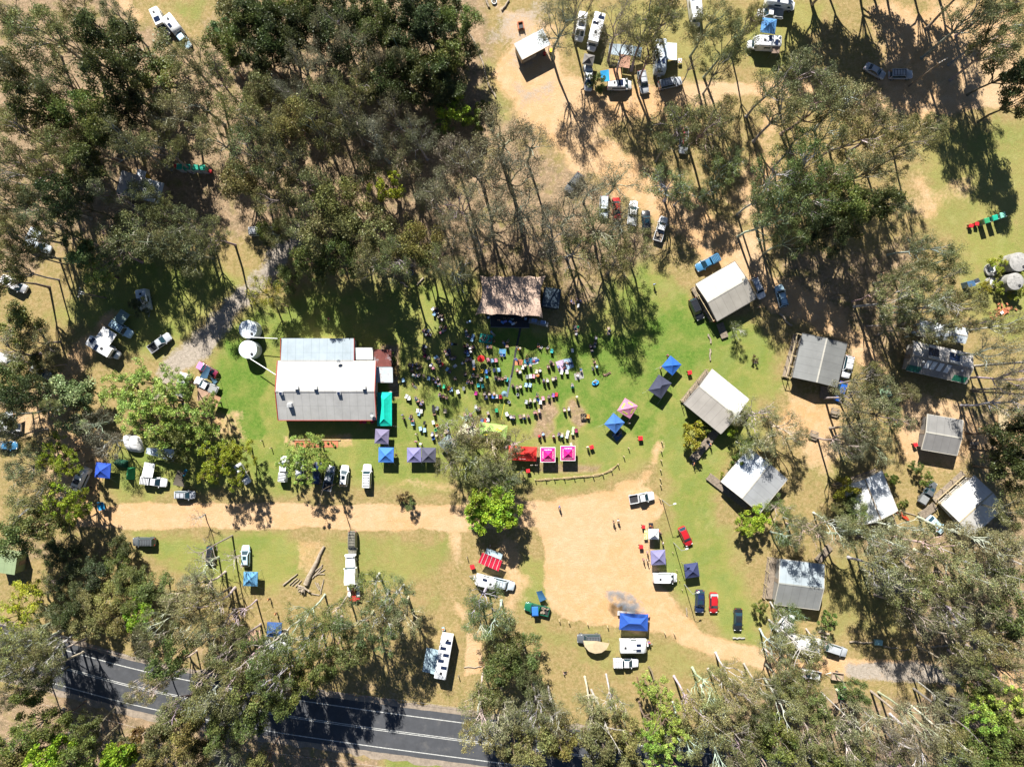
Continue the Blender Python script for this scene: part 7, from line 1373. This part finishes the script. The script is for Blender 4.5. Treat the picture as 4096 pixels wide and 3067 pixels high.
BE = [('pel', 'mid'), ('mid', 'che'), ('che', 'nk'), ('nk', 'hd'), ('hd', 'top')] + [e for k in '01' for e in (('che', 'sh' + k), ('sh' + k, 'el' + k), ('el' + k, 'wr' + k), ('wr' + k, 'pa' + k), ('pel', 'hp' + k), ('hp' + k, 'kn' + k), ('kn' + k, 'an' + k), ('an' + k, 'to' + k))]
def hand_mesh(J):
    m = MB()
    for k, s in ((0, -1), (1, 1)):
        w = Vector(J['wr%d' % k][:3]); e = Vector(J['el%d' % k][:3]); d = (w - e).normalized(); side = d.cross(Vector((0, 0, 1))); side = side.normalized() if side.length > .1 else Vector((0, 1, 0)); nrm = side.cross(d); base = w + d * .1
        for i, ln in enumerate((.07, .08, .075, .06)): a = base + side * (.027 - i * .018); m.tube([a, a + d * ln * .5 - nrm * .006, a + d * ln - nrm * .025], [.009, .008, .006], 5)
        a = w + d * .05 + side * .035; m.tube([a, a + side * .03 + d * .02, a + side * .04 + d * .05], [.011, .01, .008], 5)
    return m
PM = {}
for kd in ('stand', 'walk', 'sit', 'floor', 'lie'):
    J = pose(kd); body = skin_mesh('body', J, BE, M['skin'])
    hb = hand_mesh(J); h = Vector(J['hd'][:3]); tpv = Vector(J['top'][:3]); up = (tpv - h).normalized(); fw = Vector((1, 0, 0)) - up * up.x; fw = fw.normalized() if fw.length > .2 else Vector((0, 0, 1))
    hb.blob(*(h + fw * .1 - up * .01), .022, .018, .03, 6, 4); [hb.blob(*(h + Vector((0, s * .1, 0))), .02, .015, .035, 6, 4) for s in (-1, 1)]
    import bmesh
    bm = bmesh.new(); bm.from_mesh(body); t2 = hb.mesh('tmp', M['skin'], True); bm.from_mesh(t2); bm.to_mesh(body); bm.free()
    tj = {n: J[n] for n in ('pel', 'mid', 'che', 'sh0', 'sh1')}; tj = {n: (*v[:3], v[3] * 1.13 + .008) for n, v in tj.items()}; te = [('pel', 'mid'), ('mid', 'che'), ('che', 'sh0'), ('che', 'sh1')]
    for k in '01': a = Vector(J['sh' + k][:3]); b = Vector(J['el' + k][:3]); tj['sl' + k] = (*a.lerp(b, .72), .06); te.append(('sh' + k, 'sl' + k))
    lj = {n: (*J[n][:3], J[n][3] * 1.12 + .008) for n in ('pel', 'hp0', 'hp1', 'kn0', 'kn1')}; le = [('pel', 'hp0'), ('pel', 'hp1'), ('hp0', 'kn0'), ('hp1', 'kn1')]
    for k in '01': a = Vector(J['kn' + k][:3]); b = Vector(J['an' + k][:3]); lj['cf' + k] = (*a.lerp(b, .85), .062); le.append(('kn' + k, 'cf' + k))
    hr_ = MB(); c = h + up * .045 - fw * .02; hr_.blob(*c, .118, .112, .115, 10, 7)
    hat = MB(); hc_ = h + up * .1
    ux = fw; uy = up.cross(fw)
    rings = [[tuple(hc_ + ux * (r * math.cos(a)) + uy * (r * math.sin(a)) + up * z) for a in [2 * math.pi * q / 14 for q in range(14)]] for r, z in ((.23, -.015), (.24, 0), (.13, .02), (.12, .09), (.07, .13))]; hat.loft(rings)
    PM[kd] = dict(body=body, shirt=skin_mesh('shirt', tj, te, M['cloth']), trousers=skin_mesh('trousers', lj, le, M['cloth']), hair=hr_.mesh('hair', M['hair'], True), hat=hat.mesh('hat', M['cloth'], True))
CC = dict(w=(.66, .66, .66), l=(.30, .48, .68), b=(.05, .13, .42), n=(.02, .03, .08), k=(.015, .015, .018), r=(.5, .03, .04), m=(.48, .03, .25), o=(.62, .22, .05), p=(.62, .25, .32), u=(.22, .10, .34), g=(.16, .17, .18), G=(.04, .38, .18), t=(.04, .36, .36), y=(.65, .45, .05), c=(.58, .50, .38), e=(.20, .14, .10), M=(.20, .02, .07), s=(.34, .36, .38), L=(.42, .60, .30))
CN = dict(w='white', l='light blue', b='blue', n='navy', k='black', r='red', m='magenta', o='orange', p='pink', u='purple', g='grey', G='green', t='teal', y='yellow', c='cream', e='brown', M='maroon', s='silver grey', L='pale green')
HAIRS = [(.02, .015, .01), (.06, .035, .02), (.12, .07, .03), (.35, .25, .12), (.25, .24, .23)]
rp = random.Random(31)
PN = dict(stand='standing person', walk='walking person', sit='seated person', floor='person sitting on the ground', lie='person lying down')
def person(p, kd, sc, rz, hat=None, z=0, sets='crowd', lab=None, scale=1.0):
    o = empty('person', (p.x, p.y, z), rz, (scale,) * 3); m = PM[kd]; tc = CC[rp.choice('nnkgbecs')]
    body = mobj('body', m['body'], o, None); 
    mobj('shirt', m['shirt'], o, CC[sc]); mobj('trousers', m['trousers'], o, tc); mobj('hair', m['hair'], o, rp.choice(HAIRS))
    if hat: mobj('hat', m['hat'], o, CC[hat])
    grp = 'people around the grounds' if sets == 'site' else 'people in the audience'
    tag(o, lab, 'person', grp)
    if not lab: later(o, f"{PN[kd]} in {CN[sc]} top" + (f", {CN[hat]} hat" if hat else ''), p, sets)
def T_chair(lounge=False):
    sl = .5 if not lounge else .55; P_ = [('seat', MB().box(0, 0, .44, sl, .52, .04).mesh('seat', M['fabric']), 'c', [])]
    P_.append(('backrest', MB().sheet((-sl / 2, -.27, .46), (-sl / 2, .27, .46), (-sl / 2 - .2, .27, .95), (-sl / 2 - .2, -.27, .95), .03).mesh('backrest', M['fabric']), 'c', []))
    for s in (-1, 1):
        P_.append(('armrest', MB().box(0, s * .3, .64, .5, .06, .03).mesh('armrest', M['trim']), None, []))
        for x in (-.24, .24): P_.append(('leg', MB().tube([(x, s * .28, 0), (x * .8, s * .28, .63)], .014, 4).mesh('leg', M['metal']), None, []))
    if lounge: P_.append(('footrest', MB().box(.6, 0, .42, .7, .5, .04).mesh('footrest', M['fabric']), 'c', []))
    return P_
TCH = T_chair(); TLN = T_chair(True); TBK = [('tub', (lambda m: (m.loft([[(r * math.cos(a), r * math.sin(a), z) for a in [2 * math.pi * k / 12 for k in range(12)]] for r, z in ((.16, 0), (.22, .35), (.19, .35), (.14, .05))]), m)[1])(MB()).mesh('tub', M['plastic']), 'c', []), ('rim', MB().loft([[(r * math.cos(a), r * math.sin(a), .36) for a in [2 * math.pi * k / 12 for k in range(12)]] for r in (.2, .24)], cap=False).mesh('rim', M['plastic']), 'c', [])]
TTB = [('top', MB().box(0, 0, .6, .8, .5, .03).mesh('top', M['plastic']), 'c', [])] + [('leg', MB().tube([(x, y, 0), (x, y, .6)], .015, 4).mesh('leg', M['metal']), None, []) for x in (-.35, .35) for y in (-.2, .2)]
# crowd rows: tile then entries  kind x y colour[hat]   P seated on a chair, C empty chair, G on ground, L lying, S standing, W walking, N lounger, B bucket, K small table
CROWD = """
A|C 690 225 w;P 735 235 k;P 765 255 n;P 785 320 e;C 715 325 l;P 808 395 kc;P 850 370 w;P 880 450 nw;P 840 605 o;P 890 690 m;P 938 610 r;P 935 650 b;P 850 722 mp;P 490 680 M;P 525 715 n;K 585 690 w;P 545 757 p;P 585 765 r;P 622 772 b;C 487 1005 n;S 540 1027 kw;P 492 1070 p;P 495 1130 k;C 520 1187 M;P 588 1250 n;L 1110 965 l;P 935 1112 r;P 975 1165 pc;P 1005 1095 l;P 1020 1150 n;P 1050 1238 r;P 1083 1262 b;P 1130 1240 w;C 752 1225 l;P 790 1280 k;P 812 1335 p;P 800 1320 w;C 875 1377 r;P 838 1408 ec;P 190 1395 g;P 248 1412 k;P 335 1378 b;P 370 1458 oc;G 430 1440 e;P 640 1402 b;P 690 1460 pp;C 1145 1410 w;C 982 1472 l;P 1030 1530 l;P 1300 1355 kw;P 240 1505 n;P 282 1592 lw;P 395 1602 b;P 330 1625 k;P 1390 1270 l;C 1440 1280 n
B|S 30 300 kw;S 60 290 nl;P 12 400 kw;C 18 440 s;P 38 460 u;N 85 492 l;P 28 570 u;P 62 602 lw;P 70 640 uw;C 32 670 l;P 2 645 l;C 20 640 b;P 98 590 b;P 25 735 l;P 60 738 n;N 102 802 w;P 105 846 eo;P -5 575 r
B|G 195 482 w;G 230 506 w;G 246 480 L;G 295 512 k;G 345 520 k;P 268 592 w;P 305 592 r;L 325 422 l;L 470 552 w;G 502 530 k;P 500 582 w;G 430 690 l;B 465 684 b;G 640 610 ko;S 655 608 kc;C 272 732 p;C 323 742 l;C 367 738 p;C 200 868 y;C 253 872 b;C 287 850 k;C 346 856 n;C 400 853 l;G 620 742 k;G 730 722 n;G 745 750 b;L 838 752 r;P 715 806 w;P 776 808 w;C 693 822 w;P 620 868 r;P 655 882 w
C|G 42 578 r;G 68 600 w;G 145 605 k;C 202 628 t;G 285 835 n;G 340 830 r;K 352 797 k;L 405 780 e;C 318 882 w;C 380 876 w;P 158 822 w;P 214 795 c;P 190 770 n;K 445 630 w;P 480 350 b;P 492 395 b;P 490 432 k;P 725 480 k;P 718 535 t;P 665 582 u;P 705 580 p;P 680 625 l;G 707 768 p;P 733 817 ll;G 692 850 wk;G 550 870 c;G 508 925 ww;P 60 866 t;C 20 872 c;P 35 922 oo;L 855 910 e;P 882 375 k;P 875 422 l;P 430 50 k;P 460 68 l;K 515 95 w;P 545 40 M;P 500 20 k
D|C 35 82 l;K 280 40 e;C 343 62 l;P 395 78 l;P 447 76 s;P 420 116 b;P 465 136 l;C 525 158 G;C 578 174 o;C 605 195 l;L 170 160 e;C 78 275 w;C 105 296 w;P 185 305 b;P 212 336 p;P 250 376 b;P 265 350 w;P 470 262 u;P 510 285 p;P 552 300 e;C 685 222 w;K 757 190 g;P 655 72 c;P 775 18 l;P 810 106 u;P 852 122 p;P 868 34 l;C 208 445 w;K 252 460 w;K 225 488 l;N 398 445 k;C 442 417 g;P 407 492 e;C 537 450 c;P 125 526 k;P 148 572 r;C 155 595 l;K 290 598 k;C 240 660 l;C 290 676 l;K 395 592 w;B 443 627 o;B 425 680 G;S 25 508 n;S 38 547 k;W 192 736 w;S 185 822 m;S 247 848 ew;P 540 706 r;P 567 700 g;P 383 735 s;C 390 766 b;P 435 742 g;P 487 748 w;P 500 770 g
E|P 95 40 l;P 145 45 w;C 195 75 w;C 255 42 t;P 365 62 w;P 400 72 p;P 440 76 p;P 480 62 w;C 498 75 t;C 155 143 t;C 208 152 t;C 130 238 m;P 232 252 kc;P 250 288 l;P 290 252 w;C 333 276 b;P 345 258 r;C 376 276 s;C 420 279 r;P 568 158 l;P 620 176 w;P 660 165 n;C 727 140 l;C 775 143 l;B 625 262 s;C 740 45 g;C 778 36 w;C 818 36 p;P 865 32 oo;C 730 342 s;P 777 335 w;B 765 385 k;P 827 332 pc;G 858 278 p;B 870 322 b;B 525 350 s;C 495 487 w;P 545 525 lw;P 580 532 w;C 655 516 e;P 702 522 k;P 752 520 k;P 828 476 p;P 882 466 b;P 130 408 ow;P 165 436 w;C 62 493 M;C 372 442 G;P 275 488 e;C 205 560 b;C 240 566 r;C 272 552 w;P -2 500 c
F|P 105 105 r;P 148 95 c;P 213 78 w;P 243 70 l;P 445 152 l;G 715 110 y;C 95 298 p;P 165 290 s;C 220 262 u;C 255 253 r;C 65 345 w;P 50 462 w;P 5 477 p;P 350 442 cc;P 402 432 lw;S 497 290 ec;C 632 512 o;P 50 748 rr;P 95 726 ll;P 220 752 w;P 285 732 b;P 322 745 w;N 382 748 w;N 450 706 L;C 487 682 M;K 430 855 c
"""
def chair_label(c, lounge): return f"empty {CN[c]} {'reclining chair' if lounge else 'camping chair'}"
landmark('red umbrella', P('B', 190, 727), 'crowd'); landmark('blue-grey umbrella', P('E', 467, 252), 'crowd'); landmark('green ground mat', P('B', 248, 490), 'crowd'); landmark('orange ground mat', P('B', 640, 765), 'crowd'); landmark('large picnic rug', P('C', 350, 790), 'crowd'); landmark('blue striped mat', P('B', 447, 640), 'crowd'); landmark('dark navy tent', P('H', 980, 380), 'crowd'); landmark('blue inflatable couch', P('F', 715, 120), 'crowd'); landmark('hall end lean-to', P('11', 1110, 1440), 'crowd')
for row in CROWD.strip().split('\n'):
    t, rest = row.split('|')
    for e in rest.split(';'):
        k, x, y, c = e.split(); x, y = float(x), float(y); hat = c[1] if len(c) > 1 else None; c = c[0]
        face = R(90) + rp.uniform(-.35, .35)
        if t == 'A': face = R(70) + rp.uniform(-.5, .3)
        if k == 'P':
            p = P(t, x, y, .8); cc = rp.choice('nnkkbgMtse'); o = inst(TCH, 'camping_chair', None, 'chair', (p.x, p.y, 0), face, dict(c=CC[cc]), 'camping chairs of the audience'); later(o, f"occupied {CN[cc]} camping chair", p, 'crowd')
            person(p, 'sit', c, face, hat or (rp.choice('wck') if rp.random() < .25 else None))
        elif k in 'CN': p = P(t, x, y, .7); o = inst(TLN if k == 'N' else TCH, 'camping_chair', None, 'chair', (p.x, p.y, 0), face, dict(c=CC[c]), 'camping chairs of the audience', (1.12, 1.12, 1)); later(o, chair_label(c, k == 'N'), p, 'crowd')
        elif k == 'G': person(P(t, x, y, .5), 'floor', c, face + rp.uniform(-1, 1), hat)
        elif k == 'L': person(P(t, x, y, .1), 'lie', c, rp.uniform(-1, 1), hat)
        elif k == 'S': person(P(t, x, y, 1.2), 'stand', c, face, hat)
        elif k == 'W': person(P(t, x, y, 1.0), 'walk', c, face, hat, scale=.8)
        elif k == 'B': p = P(t, x, y, .3); o = inst(TBK, 'bucket', None, 'bucket', (p.x, p.y, 0), 0, dict(c=CC[c]), 'buckets among the audience', (1.3, 1.3, 1.5)); later(o, f"{CN[c]} bucket", p, 'crowd')
        elif k == 'K': p = P(t, x, y, .6); o = inst(TTB, 'folding_table', None, 'table', (p.x, p.y, 0), face, dict(c=CC[c]), 'small folding tables'); later(o, f"small {CN[c]} folding table", p, 'crowd')
for x, y, c in ((343, 652, 'e'), (410, 628, 'k'), (465, 630, 'k'), (503, 640, 't'), (542, 682, 'c')):
    person(P('H', x, y, 1.6), 'stand', c, R(-90), None, .6)
# people elsewhere
for t, x, y, kd, c, rz, lab in (('22', 492, 888, 'walk', 'k', -90, 'person in black walking alone at the top left of the dirt yard'), ('22', 942, 1010, 'walk', 'e', -60, 'left person of the pair crossing the dirt yard'), ('22', 980, 996, 'walk', 'w', -80, 'right person of the pair crossing the dirt yard'),
    ('22', 1610, 528, 'walk', 'o', 200, 'person in orange at the end of the timber walkway'), ('22', 1748, 368, 'walk', 'o', 230, 'person walking beside the timber walkway near the cabin'), ('22', 263, 538, 'stand', 'w', 90, 'left person standing below the red marquee'), ('22', 300, 538, 'stand', 'w', 80, 'right person standing below the red marquee'),
    ('22', 1322, 1085, 'stand', 'r', 180, 'upper person at the right side of the food stall'), ('22', 1335, 1105, 'stand', 'k', 180, 'lower person at the right side of the food stall'), ('22', 1352, 1185, 'stand', 'w', 180, 'person in white between food stall and mauve gazebo'), ('22', 1222, 1262, 'stand', 'p', 0, 'person leaning at the left side of the mauve gazebo'),
    ('22', 1190, 1322, 'stand', 'p', 0, 'left person waiting beside the mauve gazebo'), ('22', 1222, 1328, 'stand', 'c', 0, 'right person waiting beside the mauve gazebo'), ('12', 1280, 697, 'walk', 'l', -60, 'person in light blue walking on the lawn edge below the utes'), ('21', 1372, 355, 'stand', 'e', 90, 'SKIP'),
    ('31', 150, 272, 'stand', 'o', 0, 'person standing on the dry grass above the hidden tents, upper one'), ('31', 207, 392, 'stand', 'o', 0, 'person standing on the dry grass above the hidden tents, lower one'), ('13', 1072, 596, 'stand', 'k', 0, 'person in black alone in the tree shade at right'), ('21', 1205, 455, 'stand', 'r', 180, 'person in red at the right edge of the bright blue gazebo'), ('21', 1150, 530, 'stand', 'k', 90, 'person at the lower edge of the bright blue gazebo'),
    ('22', 1650, 12, 'stand', 'k', 90, 'SKIP'), ('12', 1392, 1288, 'stand', 'm', 200, 'person in magenta at the top of the deep blue gazebo'), ('12', 1332, 1390, 'stand', 'p', 0, 'person in pink left of the deep blue gazebo'), ('22', 1070, 185, 'sit', 'w', 90, 'person in white seated in the pink-mauve gazebo shadow'), ('22', 975, 290, 'floor', 'b', 90, 'left person sitting in the blue gazebo shadow'), ('22', 1000, 272, 'floor', 'l', 90, 'right person sitting in the blue gazebo shadow'),
    ('11', 1078, 603, 'stand', 'w', 0, 'person in white in the forest shade left of the fire ring'), ('11', 1120, 1612, 'stand', 'w', 90, 'person in the shade between the hall and teal marquee, left one'), ('11', 1162, 1590, 'stand', 'w', 90, 'person in the shade between the hall and teal marquee, right one'), ('11', 648, 982, 'stand', 'r', 0, 'person in red standing on the shaded grass above the hall'), ('13', 78, 865, 'stand', 'k', 90, 'person sitting height figure by the right corner of the beige cabin'),
    ('32', 533, 880, 'floor', 'e', 0, 'person crouching on the dry grass above the road'), ('Y', 478, 95, 'stand', 'w', 0, 'person standing above the red ribbed canopy'), ('22', 727, 390, 'stand', 'w', 90, 'person in white beside the red bin right of the magenta gazebos'), ('20', 1500, 35, 'floor', 'r', 0, 'person in red under the feathery tree near the tan tent'), ('U', 500, 480, 'stand', 'r', 90, 'person at the right end of the white caravan')):
    if lab != 'SKIP': person(P(t, x, y, 1.2 if kd in ('stand', 'walk') else .5), kd, c, R(rz), None, 0, 'site', lab)
# mats, umbrellas, couch
def mat_(t, cs, c, lab, stripes=None):
    w = [P(t, *q) for q in cs]; ctr = sum(w, Vector((0, 0))) / 4
    if (w[1] - w[0]).cross(w[2] - w[1]) < 0: w = [w[0], w[3], w[2], w[1]]
    L_ = [(q.x - ctr.x, q.y - ctr.y) for q in w]; m = MB(); m.sheet(*[(x, y, .035) for x, y in L_], .02); P_ = [('rug', m.mesh('rug', M['fabric']), 'c', [])]
    if stripes:
        s = MB(); n = 7
        for i in range(n):
            a = (i + .25) / n; b = (i + .6) / n; lp = lambda p, q, u: (p[0] + (q[0] - p[0]) * u, p[1] + (q[1] - p[1]) * u)
            p0, p1 = lp(L_[0], L_[1], a), lp(L_[0], L_[1], b); p2, p3 = lp(L_[3], L_[2], b), lp(L_[3], L_[2], a); s.sheet((*p0, .042), (*p1, .042), (*p2, .042), (*p3, .042), .005)
        P_.append(('stripes', s.mesh('stripes', M['fabric']), 's', []))
    inst(P_, 'picnic_rug', lab, 'picnic rug', (ctr.x, ctr.y, 0), 0, dict(c=c, s=stripes), 'mats and rugs on the lawn')
mat_('B', [(180, 425), (332, 450), (318, 552), (165, 530)], (.03, .40, .30), 'green ground mat just below the stage'); mat_('B', [(410, 608), (490, 615), (482, 672), (402, 668)], (.05, .28, .48), 'blue striped mat in front of two blue bean bags', (.15, .2, .3)); mat_('B', [(600, 725), (688, 742), (680, 806), (592, 802)], (.55, .20, .10), 'orange ground mat beside the cable ramp')
mat_('B', [(705, 735), (795, 715), (800, 800), (700, 808)], (.06, .33, .50), 'bright blue ground mat left of the striped rug'); mat_('B', [(796, 715), (855, 708), (872, 780), (802, 798)], (.45, .48, .58), 'blue and white striped rug right of the bright blue mat', (.75, .75, .78)); mat_('C', [(243, 765), (335, 735), (385, 860), (285, 885)], (.52, .40, .50), 'pink striped half of the large picnic rug', (.3, .25, .4)); mat_('C', [(338, 734), (430, 718), (463, 825), (388, 858)], (.33, .46, .62), 'light blue half of the large picnic rug')
mat_('C', [(462, 905), (570, 880), (582, 958), (478, 985)], (.22, .22, .20), 'grey picnic rug near the tree shadow', (.4, .38, .34)); mat_('22', [(925, 285), (975, 255), (1015, 295), (965, 345)], (.06, .12, .22), 'dark blue mat in the shadow of the blue gazebo')
def umbrella(t, x, y, r, c, lab, h=1.5):
    p = P(t, x, y, h); m = MB(); n = 8; R0 = r; v = [(0, 0, h + .3)] + [(R0 * math.cos(2 * math.pi * k / n), R0 * math.sin(2 * math.pi * k / n), h - .08) for k in range(n)]; m.add(v, [(0, k + 1, (k + 1) % n + 1) for k in range(n)]); m.add([(a, b, z - .02) for a, b, z in v], [(0, (k + 1) % n + 1, k + 1) for k in range(n)])
    rb = MB()
    for k in range(n): rb.tube([(0, 0, h + .3), v[k + 1]], .012, 3)
    inst([('canopy', m.mesh('canopy', M['fabric']), 'c', []), ('ribs', rb.mesh('ribs', M['trim']), None, []), ('shaft', MB().tube([(0, 0, 0), (0, 0, h + .38)], .02, 5).mesh('shaft', M['trim']), None, [])], 'umbrella', lab, 'umbrella', (p.x, p.y, 0), 0, dict(c=c))
umbrella('B', 190, 727, .78, (.60, .02, .02), 'large red umbrella in the middle of the audience'); umbrella('E', 467, 252, .62, (.16, .26, .32), 'blue-grey umbrella beside the cable ramp'); umbrella('C', 515, 352, .3, (.02, .5, .2), 'small bright green umbrella near the dark navy tent', 1.1)
m = MB(); m.loft([[(.75 * math.cos(a) * q, .5 * math.sin(a) * q, z) for a in [2 * math.pi * k / 16 for k in range(16)]] for q, z in ((.8, .02), (1, .15), (1, .35), (.8, .42), (.62, .2))]); p = P('F', 718, 122, .3); o = mobj('inflatable_couch', m.mesh('inflatable_couch', M['plastic'], True), None, (.05, .32, .7), (p.x, p.y, 0)); o.rotation_euler = (0, 0, R(20)); tag(o, 'blue inflatable couch in the tree shadow', 'inflatable couch')
# food stall contents, tables
for t, x, y, w, d, c, rz, lab in (('22', 1208, 1115, 1.9, .7, (.7, .65, .3), 88, 'narrow table with yellow goods left of the food stall'), ('22', 1250, 1048, .9, 1.6, (.02, .02, .03), 0, 'black barbecue plate above the food stall'), ('02', 1490, 502, .8, .9, (.65, .65, .64), 0, 'white vented crate right of the big caravan annex'), ('21', 1130, 380, .9, .5, (.3, .4, .5), 0, 'grey table between the two left gazebos'), ('U', 205, 105, 3.6, .9, (.62, .60, .60), -3, 'white serving counter along the top of the big blue marquee'), ('U', 405, 120, 3.2, .8, (.62, .3, .2), -6, 'counter with orange goods at the top right of the big blue marquee'), ('01', 0, 0, 1, 1, (0, 0, 0), 0, 'SKIP'), ('31', 1600, 512, .55, .8, (.3, .42, .45), 10, 'pale box behind the long motor coach'), ('20', 1530, 600, .6, 1.5, (.05, .3, .45), -30, 'blue table with yellow cup beside the khaki tarp')):
    if lab == 'SKIP': continue
    p = P(t, x, y, .8); rn = random.Random(int(x)); g = MB()
    for i in range(5): g.box(rn.uniform(-w * .35, w * .35), rn.uniform(-d * .3, d * .3), .86, .16, .14, .1, rn.uniform(0, 3))
    P_ = [('top', MB().box(0, 0, .78, w, d, .05).mesh('top', M['plastic']), 'c', []), ('goods', g.mesh('goods', M['plastic']), 'g', [])] + [('leg', MB().box(a * w * .42, b * d * .4, .38, .05, .05, .75).mesh('leg', M['metal']), None, []) for a in (-1, 1) for b in (-1, 1)]
    inst(P_, 'trestle_table', lab, 'table', (p.x, p.y, 0), R(rz), dict(c=c, g=(.6, .2, .05)))
for n_, q in (('dirt yard', P('v', 1300, 1200)), ('curved bollard row', P('22', 650, 640)), ('firewood heap', P('21', 470, 1450)), ('white road truck', P('f', 1407, 2309)), ('long motor coach', P('31', 1608, 735)), ('left lawn motorhome', P('10', 885, 1228)), ('gravel path', P('v', 470, 690)), ('royal blue gazebo', P('20', 845, 583)), ('big upper caravan', P('02', 1315, 490)), ('blue upper gazebo', P('03', 155, 203)), ('silver kayak ute', P('02', 1520, 1170)), ('lone grey wagon', P('02', 612, 1515)), ('red car in the trees', P('12', 965, 75)),
              ('bent power pole', P('f', 3636, 345)), ('top edge clearing', P('v', 360, 30)), ('green box trailer', P('33', 747, 1015)), ('light blue gazebo', P('21', 0, 1483)), ('left edge tray ute', P('20', 70, 228)), ('left camper ute', P('10', 325, 380)), ('far road end', P('f', 2500, 3040)), ('shaded track end', P('33', 1400, 800)), ('navy wagon', P('32', 1652, 283)), ('magenta gazebos', P('22', 480, 445)), ('left lawn', P('v', 300, 640)), ('top left corner', P('v', 0, 0)), ('bottom right corner', P('v', 2212, 1656)), ('bottom left corner', P('v', 0, 1656)), ('top right corner', P('v', 2212, 0))): landmark(n_, q)
finish_labels()
